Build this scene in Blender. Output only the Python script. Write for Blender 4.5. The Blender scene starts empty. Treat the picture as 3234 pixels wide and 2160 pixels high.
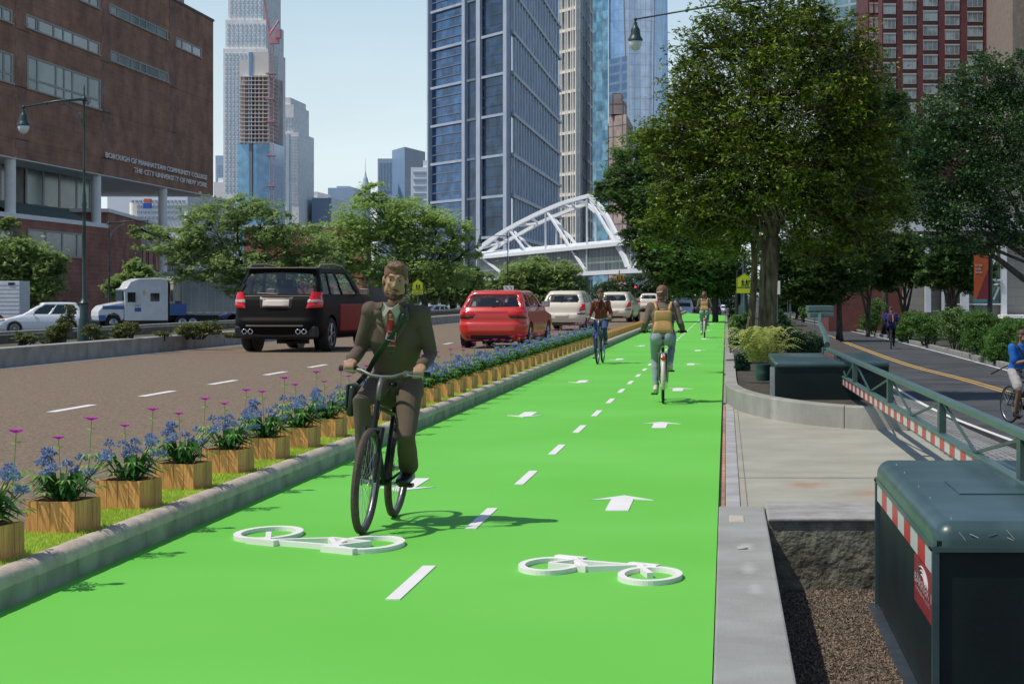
import bpy, bmesh, math, random
import numpy as np
from mathutils import Vector, Matrix, noise, Euler
R = math.radians
sc = bpy.context.scene
COL = sc.collection
F, VX, HY, H = 4600.0, 1664.0, 678.0, 1.55      # lens in picture units, vanishing point, horizon, eye height
rnd = random.Random(7)

def P(px, py, Y):
    return Vector(((px-VX)*Y/F, Y, H-(py-HY)*Y/F))
def G(px, py, z=0.0):
    Y = F*(H-z)/(py-HY)
    return Vector(((px-VX)*Y/F, Y, z))

# ------------------------------------------------------------------ materials
MATS = {}
def mat(name, c1, c2=None, scale=8.0, rough=.7, metal=0.0, bump=0.0, bscale=None, detail=6, spec=.5, trans=0.0, emis=0.0, sub=0.0, lo=.35, hi=.65, coat=0.0, stretch=None):
    if name in MATS: return MATS[name]
    m = bpy.data.materials.new(name); m.use_nodes = True
    nt = m.node_tree; N = nt.nodes; L = nt.links
    b = N['Principled BSDF']
    b.inputs['Roughness'].default_value = rough
    b.inputs['Metallic'].default_value = metal
    b.inputs['Specular IOR Level'].default_value = spec
    b.inputs['Coat Weight'].default_value = coat
    b.inputs['Coat Roughness'].default_value = .08
    b.inputs['Base Color'].default_value = (*c1, 1)
    if emis: 
        b.inputs['Emission Color'].default_value = (*c1, 1); b.inputs['Emission Strength'].default_value = emis
    if trans:
        b.inputs['Transmission Weight'].default_value = trans
    tc = N.new('ShaderNodeTexCoord')
    vec = tc.outputs['Object']
    if stretch:
        mp = N.new('ShaderNodeMapping'); mp.inputs['Scale'].default_value = stretch
        L.new(vec, mp.inputs['Vector']); vec = mp.outputs['Vector']
    if c2 is not None:
        n = N.new('ShaderNodeTexNoise'); n.inputs['Scale'].default_value = scale; n.inputs['Detail'].default_value = detail
        L.new(vec, n.inputs['Vector'])
        r = N.new('ShaderNodeValToRGB')
        r.color_ramp.elements[0].position = lo; r.color_ramp.elements[0].color = (*c1, 1)
        r.color_ramp.elements[1].position = hi; r.color_ramp.elements[1].color = (*c2, 1)
        L.new(n.outputs['Fac'], r.inputs['Fac']); L.new(r.outputs['Color'], b.inputs['Base Color'])
    if bump:
        n2 = N.new('ShaderNodeTexNoise'); n2.inputs['Scale'].default_value = bscale or scale*4; n2.inputs['Detail'].default_value = 8
        L.new(vec, n2.inputs['Vector'])
        bp = N.new('ShaderNodeBump'); bp.inputs['Strength'].default_value = 1.0; bp.inputs['Distance'].default_value = bump
        L.new(n2.outputs['Fac'], bp.inputs['Height']); L.new(bp.outputs['Normal'], b.inputs['Normal'])
    MATS[name] = m
    return m

def glass(name, tint=(.75,.85,.85), alpha=.25, rough=.05):
    if name in MATS: return MATS[name]
    m = bpy.data.materials.new(name); m.use_nodes = True
    nt = m.node_tree; N = nt.nodes; L = nt.links
    N.remove(N['Principled BSDF'])
    t = N.new('ShaderNodeBsdfTransparent'); t.inputs['Color'].default_value = (*tint, 1)
    g = N.new('ShaderNodeBsdfGlossy'); g.inputs['Roughness'].default_value = rough
    mx = N.new('ShaderNodeMixShader'); mx.inputs['Fac'].default_value = alpha
    L.new(t.outputs[0], mx.inputs[1]); L.new(g.outputs[0], mx.inputs[2])
    L.new(mx.outputs[0], N['Material Output'].inputs['Surface'])
    MATS[name] = m
    return m

def leafmat(name, c1, c2, scale=1.5, tr=.35, rough=.55):
    if name in MATS: return MATS[name]
    m = bpy.data.materials.new(name); m.use_nodes = True
    nt = m.node_tree; N = nt.nodes; L = nt.links
    b = N['Principled BSDF']; b.inputs['Roughness'].default_value = rough; b.inputs['Specular IOR Level'].default_value = .3
    g = N.new('ShaderNodeNewGeometry')
    n = N.new('ShaderNodeTexNoise'); n.inputs['Scale'].default_value = scale; n.inputs['Detail'].default_value = 5
    L.new(g.outputs['Position'], n.inputs['Vector'])
    ad = N.new('ShaderNodeMath'); ad.operation = 'MULTIPLY_ADD'; ad.inputs[1].default_value = .5; 
    L.new(g.outputs['Random Per Island'], ad.inputs[0]); L.new(n.outputs['Fac'], ad.inputs[2])
    r = N.new('ShaderNodeValToRGB')
    r.color_ramp.elements[0].position = .45; r.color_ramp.elements[0].color = (*c1, 1)
    r.color_ramp.elements[1].position = 1.0; r.color_ramp.elements[1].color = (*c2, 1)
    L.new(ad.outputs[0], r.inputs['Fac']); L.new(r.outputs['Color'], b.inputs['Base Color'])
    t = N.new('ShaderNodeBsdfTranslucent'); L.new(r.outputs['Color'], t.inputs['Color'])
    mx = N.new('ShaderNodeMixShader'); mx.inputs['Fac'].default_value = tr
    L.new(b.outputs[0], mx.inputs[1]); L.new(t.outputs[0], mx.inputs[2])
    L.new(mx.outputs[0], N['Material Output'].inputs['Surface'])
    MATS[name] = m
    return m

def brickmat(name, c1, c2, mortar, w, h, d=(0,1,0), msize=.02, rough=.85, off=.5, bump=.004, mixn=.35, metal=0, spec=.4):
    """tiles laid along the horizontal direction d and z"""
    if name in MATS: return MATS[name]
    m = bpy.data.materials.new(name); m.use_nodes = True
    nt = m.node_tree; N = nt.nodes; L = nt.links
    b = N['Principled BSDF']; b.inputs['Roughness'].default_value = rough; b.inputs['Metallic'].default_value = metal
    b.inputs['Specular IOR Level'].default_value = spec
    g = N.new('ShaderNodeNewGeometry')
    dt = N.new('ShaderNodeVectorMath'); dt.operation = 'DOT_PRODUCT'; dt.inputs[1].default_value = d
    L.new(g.outputs['Position'], dt.inputs[0])
    sp = N.new('ShaderNodeSeparateXYZ'); L.new(g.outputs['Position'], sp.inputs[0])
    cb = N.new('ShaderNodeCombineXYZ'); L.new(dt.outputs['Value'], cb.inputs[0]); L.new(sp.outputs['Z'], cb.inputs[1])
    bt = N.new('ShaderNodeTexBrick'); bt.offset = off
    bt.inputs['Scale'].default_value = 1.0; bt.inputs['Brick Width'].default_value = w; bt.inputs['Row Height'].default_value = h
    bt.inputs['Mortar Size'].default_value = msize; bt.inputs['Mortar Smooth'].default_value = .1
    bt.inputs['Color1'].default_value = (*c1, 1); bt.inputs['Color2'].default_value = (*c2, 1); bt.inputs['Mortar'].default_value = (*mortar, 1)
    L.new(cb.outputs[0], bt.inputs['Vector'])
    n = N.new('ShaderNodeTexNoise'); n.inputs['Scale'].default_value = .35; n.inputs['Detail'].default_value = 8; L.new(g.outputs['Position'], n.inputs['Vector'])
    mr = N.new('ShaderNodeMapRange'); mr.inputs[1].default_value = .3; mr.inputs[2].default_value = .7; mr.inputs[3].default_value = 1-mixn; mr.inputs[4].default_value = 1+mixn
    L.new(n.outputs['Fac'], mr.inputs[0])
    ml = N.new('ShaderNodeVectorMath'); ml.operation = 'SCALE'; L.new(bt.outputs['Color'], ml.inputs[0]); L.new(mr.outputs[0], ml.inputs['Scale'])
    L.new(ml.outputs[0], b.inputs['Base Color'])
    if bump:
        bp = N.new('ShaderNodeBump'); bp.inputs['Distance'].default_value = bump; bp.invert = True
        L.new(bt.outputs['Fac'], bp.inputs['Height']); L.new(bp.outputs['Normal'], b.inputs['Normal'])
    MATS[name] = m
    return m

# ------------------------------------------------------------------ objects
def tag(o, label=None, cat=None, group=None, kind=None):
    if label: o['label'] = label
    if cat: o['category'] = cat
    if group: o['group'] = group
    if kind: o['kind'] = kind
    return o
def thing(name, label, cat, loc=(0,0,0), rotz=0.0, group=None, s=1.0):
    o = bpy.data.objects.new(name, None); COL.objects.link(o)
    o.empty_display_size = .2
    o.location = loc; o.rotation_euler = (0,0,rotz); o.scale = (s,s,s)
    return tag(o, label, cat, group)
def copy_tree(o, parent=None, keep=True):
    c = o.copy(); COL.objects.link(c); c.parent = parent
    for ch in list(o.children): copy_tree(ch, c)
    return c
def wmat(o):
    m = Matrix.LocRotScale(o.location, o.rotation_euler, o.scale)
    return wmat(o.parent) @ m if o.parent else m

class MB:
    def __init__(s): s.v=[]; s.f=[]
    def add(s, vs, fs):
        b=len(s.v); s.v += [Vector(v) for v in vs]; s.f += [tuple(i+b for i in f) for f in fs]; return s
    def quad(s, a,b,c,d): return s.add([a,b,c,d],[(0,1,2,3)])
    def hexa(s, p):   # 8 points: bottom 4 ccw, top 4 ccw
        return s.add(p, [(3,2,1,0),(4,5,6,7),(0,1,5,4),(1,2,6,5),(2,3,7,6),(3,0,4,7)])
    def box(s, x0,x1,y0,y1,z0,z1):
        return s.hexa([(x0,y0,z0),(x1,y0,z0),(x1,y1,z0),(x0,y1,z0),(x0,y0,z1),(x1,y0,z1),(x1,y1,z1),(x0,y1,z1)])
    def rbox(s, x0,x1,y0,y1,z0,z1,r=.02,n=3):
        """box with rounded vertical corners and chamfered top and bottom"""
        def ring(z, ins):
            out=[]
            a0,a1,b0,b1 = x0+ins,x1-ins,y0+ins,y1-ins; rr=max(r-ins*.3,.002)
            for cx,cy,st in ((a1-rr,b0+rr,-90),(a1-rr,b1-rr,0),(a0+rr,b1-rr,90),(a0+rr,b0+rr,180)):
                for k in range(n+1):
                    t=R(st+90*k/n); out.append((cx+rr*math.cos(t), cy+rr*math.sin(t), z))
            return out
        rings=[ring(z0, r*.7), ring(z0+r*.3, r*.2), ring(z0+r*.8,0), ring(z1-r*.8,0), ring(z1-r*.3,r*.2), ring(z1,r*.7)]
        return s.loft(rings)
    def loft(s, rings, cap=True, closed=True):
        b=len(s.v); n=len(rings[0])
        for r_ in rings: s.v += [Vector(p) for p in r_]
        for i in range(len(rings)-1):
            for j in range(n if closed else n-1):
                k=(j+1)%n
                s.f.append((b+i*n+j, b+i*n+k, b+(i+1)*n+k, b+(i+1)*n+j))
        if cap and closed:
            s.f.append(tuple(b+j for j in reversed(range(n)))); s.f.append(tuple(b+(len(rings)-1)*n+j for j in range(n)))
        return s
    def tube(s, pts, rad, n=8, cap=True, ref=(1,0,0), round_=False):
        pts=[Vector(p) for p in pts]; m=len(pts)
        if not isinstance(rad,list): rad=[rad]*m
        rad=list(rad)
        if round_:
            def rr(r): return r if isinstance(r,tuple) else (r,r)
            def ext(p,q,r):
                d=(p-q).normalized(); k=min(rr(r)); o=[]
                for a in (35,65,85):
                    o.append((p+d*k*math.sin(R(a)), (rr(r)[0]*math.cos(R(a)), rr(r)[1]*math.cos(R(a)))))
                return o
            A=ext(pts[0],pts[1],rad[0]); B=ext(pts[-1],pts[-2],rad[-1])
            pts=[a[0] for a in reversed(A)]+pts+[b_[0] for b_ in B]
            rad=[a[1] for a in reversed(A)]+rad+[b_[1] for b_ in B]; m=len(pts)
        rings=[]; side=None
        for i in range(m):
            t=(pts[min(i+1,m-1)]-pts[max(i-1,0)])
            if t.length<1e-9: t=Vector((0,0,1))
            t.normalize()
            ref_=Vector(ref) if side is None else side
            sd=ref_-t*ref_.dot(t)
            if sd.length<1e-3: sd=Vector((0,1,0))-t*t.y
            if sd.length<1e-3: sd=Vector((0,0,1))-t*t.z
            sd.normalize(); side=sd; up=t.cross(sd)
            r_=rad[i]; ra,rb = r_ if isinstance(r_,tuple) else (r_,r_)
            rings.append([pts[i]+sd*(ra*math.cos(2*math.pi*k/n))+up*(rb*math.sin(2*math.pi*k/n)) for k in range(n)])
        return s.loft(rings, cap)
    def lathe(s, prof, c=(0,0,0), axis='z', n=24, cap=True):
        c=Vector(c); rings=[]
        for r_,h in prof:
            ring=[]
            for k in range(n):
                a=2*math.pi*k/n; x,y=r_*math.cos(a), r_*math.sin(a)
                p={'z':(x,y,h),'x':(h,x,y),'y':(y,h,x)}[axis]
                ring.append(c+Vector(p))
            rings.append(ring)
        return s.loft(rings, cap)
    def ell(s, c, r, rot=None, n=14, m=10):
        c=Vector(c); r=(r,r,r) if not isinstance(r,(tuple,list)) else r
        rings=[]
        for i in range(m+1):
            a=-math.pi/2+math.pi*min(max(i/m,.02),.98)
            ring=[]
            for k in range(n):
                b=2*math.pi*k/n
                p=Vector((r[0]*math.cos(a)*math.cos(b), r[1]*math.cos(a)*math.sin(b), r[2]*math.sin(a)))
                if rot: p=rot@p
                ring.append(c+p)
            rings.append(ring)
        return s.loft(rings)
    def prism(s, poly, z0, z1):
        n=len(poly)
        return s.add([(x,y,z0) for x,y in poly]+[(x,y,z1) for x,y in poly],
            [tuple(reversed(range(n))), tuple(range(n,2*n))]+[(i,(i+1)%n,n+(i+1)%n,n+i) for i in range(n)])
    def xf(s, M):
        s.v=[M@v for v in s.v]; return s
    def merge(s, o, M=None):
        return s.add([M@v for v in o.v] if M else o.v, o.f)
    def build(s, name, m=None, parent=None, smooth=False, world=False, bevel=0, sub=0, solid=0, fix=True, angle=None):
        me=bpy.data.meshes.new(name)
        vs=s.v
        if world and parent:
            inv=wmat(parent).inverted(); vs=[inv@v for v in vs]
        me.from_pydata([tuple(v) for v in vs],[],s.f)
        if fix:
            bm=bmesh.new(); bm.from_mesh(me)
            bmesh.ops.recalc_face_normals(bm, faces=bm.faces); bm.to_mesh(me); bm.free()
        me.validate()
        o=bpy.data.objects.new(name,me); COL.objects.link(o)
        if parent: o.parent=parent
        if m: me.materials.append(m)
        if smooth: me.shade_smooth()
        if angle: me.set_sharp_from_angle(angle=R(angle))
        if solid:
            md=o.modifiers.new('solid','SOLIDIFY'); md.thickness=solid; md.offset=0
        if bevel:
            md=o.modifiers.new('bevel','BEVEL'); md.width=bevel; md.segments=2; md.limit_method='ANGLE'
        if sub:
            md=o.modifiers.new('sub','SUBSURF'); md.levels=sub; md.render_levels=sub
        return o

def evalmesh(o, others=()):
    ws=bpy.data.scenes.new('work')
    for q in (o,)+tuple(others): ws.collection.objects.link(q)
    ws.view_layers[0].update(); dg=ws.view_layers[0].depsgraph
    me=bpy.data.meshes.new_from_object(o.evaluated_get(dg))
    bpy.data.scenes.remove(ws)
    return me
def bake(o):
    others=[md.object for md in o.modifiers if md.type=='BOOLEAN']
    me=evalmesh(o,others)
    old=o.data; o.modifiers.clear(); me.name=old.name; o.data=me
    return o

def organic(name, mb, m, parent, vox=.01, smooth=4, wr=0.0, wscale=9.0):
    o=mb.build(name, m, parent, fix=True)
    md=o.modifiers.new('r','REMESH'); md.mode='VOXEL'; md.voxel_size=vox
    if smooth:
        md=o.modifiers.new('s','SMOOTH'); md.iterations=smooth; md.factor=.5
    bake(o)
    me=o.data
    if wr:
        n=len(me.vertices)
        co_=np.empty(n*3,np.float32); no_=np.empty(n*3,np.float32)
        me.vertices.foreach_get('co',co_); me.vertices.foreach_get('normal',no_)
        co_=co_.reshape(-1,3); no_=no_.reshape(-1,3)
        d_=np.array([noise.noise((c[0]*wscale,c[1]*wscale,c[2]*wscale*1.6))+.5*noise.noise((c[0]*wscale*2.3,c[1]*wscale*2.3,c[2]*wscale*2.3)) for c in co_.tolist()])
        me.vertices.foreach_set('co',(co_+no_*d_[:,None]*wr).astype(np.float32).ravel()); me.update()
    if not me.materials: me.materials.append(m)
    me.shade_smooth()
    return o

def text_obj(txt, name, m, M, w=None, h=None, extrude=.01, parent=None, align='LEFT', world=True, space=1.0):
    """text mesh; M maps local x (reading), y (up), z (out)"""
    cu=bpy.data.curves.new(name,'FONT'); cu.body=txt; cu.size=1; cu.extrude=0; cu.align_x=align; cu.space_line=.9; cu.space_character=space
    o=bpy.data.objects.new(name,cu); COL.objects.link(o)
    me=evalmesh(o)
    bpy.data.objects.remove(o); bpy.data.curves.remove(cu)
    vs=[v.co.copy() for v in me.vertices]
    x0=min(v.x for v in vs); x1=max(v.x for v in vs); y0=min(v.y for v in vs); y1=max(v.y for v in vs)
    sx=(w/(x1-x0)) if w else (h/(y1-y0)); sy=(h/(y1-y0)) if h else sx
    cx = x0 if align=='LEFT' else (x0+x1)/2
    for i,v in enumerate(me.vertices):
        v.co = M @ Vector(((v.co.x-cx)*sx, (v.co.y-y0)*sy, extrude))
    me.name=name; me.materials.clear(); me.materials.append(m)
    o=bpy.data.objects.new(name,me); COL.objects.link(o)
    if parent:
        if world: me.transform(wmat(parent).inverted())
        o.parent=parent
    if extrude>.003:
        md=o.modifiers.new('s','SOLIDIFY'); md.thickness=extrude; md.offset=-1
    return o

# fast leaf clouds ---------------------------------------------------------
def npmesh(name, V, nv, m, parent=None, world=True):
    """V (k*nv,3): k separate polygons of nv vertices"""
    V=np.asarray(V,dtype=np.float64)
    if parent and world:
        inv=np.array(wmat(parent).inverted()); V=V@inv[:3,:3].T+inv[:3,3]
    k=len(V)//nv
    me=bpy.data.meshes.new(name)
    me.vertices.add(len(V)); me.vertices.foreach_set('co',V.astype(np.float32).ravel())
    me.loops.add(len(V)); me.loops.foreach_set('vertex_index',np.arange(len(V),dtype=np.int32))
    me.polygons.add(k); me.polygons.foreach_set('loop_start',np.arange(0,len(V),nv,dtype=np.int32))
    me.polygons.foreach_set('loop_total',np.full(k,nv,dtype=np.int32))
    me.update(); me.validate()
    me.materials.append(m)
    o=bpy.data.objects.new(name,me); COL.objects.link(o)
    if parent: o.parent=parent
    return o
def leaves(C, size, rs, aspect=.45, droop=.3, upbias=.5):
    """C (n,3) centres -> rhombus leaves"""
    n=len(C)
    d=rs.normal(size=(n,3)); d[:,2]=d[:,2]*.6-droop; d/=np.linalg.norm(d,axis=1)[:,None]
    up=rs.normal(size=(n,3)); up[:,2]+=upbias*2; 
    sd=np.cross(d,up); sd/=np.linalg.norm(sd,axis=1)[:,None]+1e-9
    L=size*rs.uniform(.6,1.3,n)[:,None]
    a=C-d*L*.5; b=C+sd*L*aspect*.5; c=C+d*L*.5; e=C-sd*L*aspect*.5
    return np.stack([a,b,c,e],1).reshape(-1,3)
def fan(C, size, rs, k=5, aspect=.3, spread=1.2):
    """each centre gets a spray of k leaflets"""
    out=[]
    n=len(C)
    base=rs.normal(size=(n,3)); base[:,2]*=.4; base/=np.linalg.norm(base,axis=1)[:,None]
    up=rs.normal(size=(n,3))*.4; up[:,2]+=1
    sd=np.cross(base,up); sd/=np.linalg.norm(sd,axis=1)[:,None]
    nrm=np.cross(sd,base)
    for i in range(k):
        a=(i/(k-1)-.5)*2*spread if k>1 else 0
        d=base*math.cos(a)+sd*math.sin(a)+nrm*rs.normal(0,.15,(n,1)); s2=np.cross(nrm,d)
        L=size*rs.uniform(.7,1.2,n)[:,None]
        A=C; B=C+d*L*.5+s2*L*aspect*.5; D=C+d*L; E=C+d*L*.5-s2*L*aspect*.5
        out.append(np.stack([A,B,D,E],1))
    return np.concatenate(out,0).reshape(-1,3)
def blob_points(blobs, n, rs, clump=.16, per=40, shell=.55):
    """blobs: (centre, (rx,ry,rz)); clumped points near the skins of the blobs"""
    vol=np.array([b[1][0]*b[1][2]*(b[1][1]**.5) for b in blobs]); vol/=vol.sum()
    out=[]
    for (c,r_),w in zip(blobs,vol):
        k=max(int(n*w/per),3)
        d=rs.normal(size=(k,3)); d/=np.linalg.norm(d,axis=1)[:,None]
        rad=rs.uniform(shell,1.02,k)[:,None]
        cc=np.array(c)+d*rad*np.array(r_)
        pts=np.repeat(cc,per,0)+rs.normal(size=(k*per,3))*clump*np.array([r_[0]*.9+.0,r_[0]*.9,r_[2]*.55])*rs.uniform(.5,1.3,(k,1)).repeat(per,0)
        out.append(pts)
    return np.concatenate(out,0)
# ================================================================== camera, light, sky
cam=bpy.data.cameras.new('camera'); co=bpy.data.objects.new('camera',cam); COL.objects.link(co)
co.location=(0,0,H); co.rotation_euler=(R(90),0,0)
cam.sensor_width=36; cam.lens=36*F/2348; cam.shift_x=(1174-VX)/2348; cam.shift_y=-(784-HY)/2348
cam.clip_end=20000; cam.clip_start=.1
sc.camera=co
SUN=Vector((.57,.20,-1)).normalized()
el=math.asin(-SUN.z)
az=math.atan2(-SUN.x,-SUN.y)      # direction towards the sun, from +Y clockwise
w=bpy.data.worlds.new('World'); sc.world=w; w.use_nodes=True
bg=w.node_tree.nodes['Background']
sky=w.node_tree.nodes.new('ShaderNodeTexSky'); sky.sky_type='NISHITA'; sky.sun_disc=False
sky.sun_elevation=el; sky.sun_rotation=az
sky.air_density=1.0; sky.dust_density=.3; sky.ozone_density=1.2; sky.altitude=0
# pale summer haze low on the horizon, clear sky above
NW=w.node_tree.nodes; LW=w.node_tree.links
tc=NW.new('ShaderNodeTexCoord'); sx=NW.new('ShaderNodeSeparateXYZ'); LW.new(tc.outputs['Generated'],sx.inputs[0])
hr=NW.new('ShaderNodeMapRange'); hr.interpolation_type='SMOOTHSTEP'
hr.inputs[1].default_value=.02; hr.inputs[2].default_value=.30; hr.inputs[3].default_value=.92; hr.inputs[4].default_value=.0
LW.new(sx.outputs['Z'],hr.inputs[0])
hc=NW.new('ShaderNodeValToRGB'); hc.color_ramp.elements[0].position=.0; hc.color_ramp.elements[0].color=(.83,.91,.93,1); hc.color_ramp.elements[1].position=.19; hc.color_ramp.elements[1].color=(.58,.77,.88,1)
LW.new(sx.outputs['Z'],hc.inputs[0])
cn=NW.new('ShaderNodeTexNoise'); cn.inputs['Scale'].default_value=5; cn.inputs['Detail'].default_value=7; cn.inputs['Distortion'].default_value=.4
mpw=NW.new('ShaderNodeMapping'); mpw.inputs['Scale'].default_value=(1,1,3.5); LW.new(tc.outputs['Generated'],mpw.inputs[0]); LW.new(mpw.outputs[0],cn.inputs[0])
cr=NW.new('ShaderNodeMapRange'); cr.inputs[1].default_value=.45; cr.inputs[2].default_value=.75; cr.inputs[3].default_value=8.2; cr.inputs[4].default_value=9.2; LW.new(cn.outputs[0],cr.inputs[0])
hs=NW.new('ShaderNodeVectorMath'); hs.operation='SCALE'; LW.new(hc.outputs[0],hs.inputs[0]); LW.new(cr.outputs[0],hs.inputs['Scale'])
mw=NW.new('ShaderNodeMix'); mw.data_type='RGBA'; LW.new(hr.outputs[0],mw.inputs[0]); LW.new(sky.outputs[0],mw.inputs[6]); LW.new(hs.outputs[0],mw.inputs[7])
LW.new(mw.outputs[2],bg.inputs['Color']); bg.inputs['Strength'].default_value=.122
sl=bpy.data.lights.new('sun','SUN'); sl.energy=3.6; sl.angle=R(.5); sl.color=(1,.94,.84)
so=bpy.data.objects.new('sun',sl); COL.objects.link(so); so.rotation_euler=SUN.to_track_quat('-Z','Y').to_euler()
so.location=(-20,-10,40)
sc.view_settings.view_transform='Standard'; sc.view_settings.look='None'; sc.view_settings.gamma=1; sc.view_settings.exposure=0
sc.view_settings.use_curve_mapping=False

# ================================================================== common materials
M_asph=mat('asphalt_far',(.05,.05,.052),(.08,.08,.08),.4,.9,bump=.004,bscale=60)
M_white=mat('white_paint',(.80,.78,.74),(.70,.68,.64),3,.6)
M_iron=mat('green_iron',(.028,.055,.05),(.04,.07,.062),3,.4,.3)
M_black=mat('black_plastic',(.008,.008,.009),None,rough=.45)
M_rubber=mat('rubber',(.012,.012,.012),(.022,.021,.02),20,.85)
M_chrome=mat('chrome',(.62,.62,.62),None,rough=.18,metal=1)
M_alu=mat('aluminium',(.42,.43,.44),(.34,.35,.36),10,.35,1)
M_conc=mat('concrete',(.23,.225,.20),(.33,.325,.295),2.2,.9,bump=.006,bscale=30)

def struct(name, mb, m, **k):
    o=mb.build(name,m,**k); o['kind']='structure'; return o

# ground ------------------------------------------------------------
g=MB(); g.quad((-4000,-200,-1),(4000,-200,-1),(4000,9000,-1),(-4000,9000,-1))
struct('ground',g,M_asph)

def lanemat():
    m=mat('lane_green',(.138,.50,.060),(.160,.54,.078),.35,.7,detail=2,spec=.15)
    return m
LXL,LXR=-3.57,-.055
lane=struct('bike_lane', MB().prism([(LXL,4.5),(LXR,4.5),(LXR,157),(LXL,181)],-.95,0), lanemat())
# dashes, arrows as parts painted on the lane
M_lp=mat('lane_paint',(.84,.80,.77),(.78,.74,.71),2,.6)
protodash=None
for k in range(48):
    Y=10.86+3.116*k
    if Y>160: break
    d=MB().box(-1.735,-1.66,-.635,.635,0,.006)
    if protodash is None:
        protodash=d.build('lane_dash',M_lp,lane); o=protodash
    else:
        o=protodash.copy(); COL.objects.link(o)
    o.location=(0,Y,0)
def arrow(cx,tip,sgn,lng=1.1):
    a=MB(); hw,sw=.237,.084
    p=[(0,0),(hw,-.36),(sw,-.28),(sw,-lng),(-sw,-lng),(-sw,-.28),(-hw,-.36)]
    a.prism([(x*1,y) for x,y in p],0,.006)
    return a
pa=None
for cx,tips,rot in ((-.785,[15.55,24.6,33.7,45.9,57.2,72.5,90,111,139],0),(-2.59,[15.9,25.6,35.6,48.3,61.3,78,95,117],math.pi)):
    for t in tips:
        if pa is None: pa=arrow(0,0,1).build('direction_arrow',M_lp,lane); o=pa
        else: o=pa.copy(); COL.objects.link(o)
        o.location=(cx,t,0); o.rotation_euler=(0,0,rot)

# raised bicycle symbols
def symbol(name,label,front,rear,vdir,ry,rx,vs):
    fx,fy=front; rx_,ry_=rear
    e=Vector((rx_-fx, ry_-fy)); 
    def T(u,v): return (fx+e.x*u, fy+e.y*u+vdir*v*vs)
    t=thing(name,label,'road symbol',(fx,fy,0))
    zt=.027
    def ring(c):
        m=MB(); n=40; rings=[]
        for rr,z in ((1,0),(1,zt),(.80,zt),(.80,0)):
            rings.append([(c[0]+rx*rr*math.cos(2*math.pi*k/n)*(1 if rr==1 else .985), c[1]+ry*rr*math.sin(2*math.pi*k/n), z) for k in range(n)])
        m.loft(rings,cap=False)
        b=0
        for k in range(n):
            m.f.append((k,3*n+k,3*n+(k+1)%n,(k+1)%n))
        return m
    ring(front).build('wheel_ring',M_lp,t,world=True); ring(rear).build('wheel_ring',M_lp,t,world=True)
    m=MB()
    def bar(a,b,w=.017,dz=0):
        a=Vector(T(*a)); b=Vector(T(*b)); d=(b-a).normalized(); n=Vector((-d.y,d.x))*w
        n.y*=1.3
        q=[a-n,b-n,b+n,a+n]
        m.add([(p.x,p.y,0) for p in q]+[(p.x,p.y,zt+.003+dz) for p in q],[(3,2,1,0),(4,5,6,7),(0,1,5,4),(1,2,6,5),(2,3,7,6),(3,0,4,7)])
    bar((0,0),(.13,.52)); bar((.13,.5),(.78,.42),dz=.001); bar((.13,.5),(.62,.02),dz=.002)
    bar((.62,0),(.80,.52),dz=.003); bar((.62,0),(1,0),dz=.004); bar((1,0),(.78,.42),dz=.005)
    bar((-.06,.56),(.22,.56),.02,dz=.006); bar((.68,.58),(.98,.58),.02,dz=.007)
    m.build('symbol_frame',M_lp,t,world=True)
symbol('bicycle_symbol','raised white bicycle symbol on the green lane under the front wheel of the suited cyclist',(-2.95,12.95),(-2.205,12.42),-1,.36,.212,.72)
symbol('bicycle_symbol','raised white bicycle symbol lying alone on the green lane, nearest the concrete kerb',(-.415,11.02),(-1.0,11.42),1,.30,.178,.55)

# road ---------------------------------------------------------------
def roadmat():
    m=mat('road_asphalt',(.12,.083,.050),(.28,.205,.132),36,.93,detail=10,lo=.38,hi=.68,bump=.004,bscale=120)
    return m
road=struct('road', MB().prism([(-14.0,5),(-4.12,5),(-4.12,181),(-14.0,240)],-.95,.15), roadmat())
pd=None
for k in range(-1,38):
    Y=24.95+3.75*k
    if Y<12 or Y>170: continue
    if pd is None: pd=MB().box(-.06,.06,-.8,.8,0,.004).build('lane_dash',M_lp,road); o=pd
    else: o=pd.copy(); COL.objects.link(o)
    o.location=(-8.12,Y,.15)
MB().box(-13.93,-13.78,5,240,.15,.154).build('edge_line',M_lp,road)

# median: kerb with rounded top stones, turf ------------------------------------
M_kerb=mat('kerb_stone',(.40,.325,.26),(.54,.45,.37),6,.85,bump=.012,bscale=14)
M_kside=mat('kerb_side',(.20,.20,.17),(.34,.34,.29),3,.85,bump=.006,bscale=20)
kb=thing('median_kerb','long stone kerb with rounded top stones between planters and green lane','kerb',(-3.6,4.5,0))
rs=np.random.RandomState(3)
kt=MB(); Y=5.2
while Y<180.5:
    L=.325 if Y<80 else 1.3
    def ring(y,s):
        c=(-3.645,.095); pts=[]
        prof=[(.075,-.015),(.075,.03),(.062,.062),(.035,.080),(0,.086),(-.035,.082),(-.062,.066),(-.075,.04),(-.075,-.015)]
        return [(c[0]+x*s,y,c[1]+z*s+(.0)) for x,z in prof]
    kt.loft([ring(Y,.94),ring(Y+.02,1),ring(Y+L/2,1.02),ring(Y+L-.02,1),ring(Y+L,.94)])
    Y+=L
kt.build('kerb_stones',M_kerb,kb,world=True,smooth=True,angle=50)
ks=MB(); Y=5.2
while Y<180.5:
    L=.65 if Y<80 else 2.6
    ks.box(-3.72,-3.568,Y+.003,Y+L-.003,-.9,.1); Y+=L
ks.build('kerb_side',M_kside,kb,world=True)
struct('turf_base',MB().box(-4.14,-3.70,5,180.5,-.9,.165),mat('turf_soil',(.20,.28,.04),(.28,.38,.05),20,.95))
M_turf=leafmat('turf_blades',(.36,.50,.05),(.66,.80,.12),3,.4)
n=60000
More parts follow.
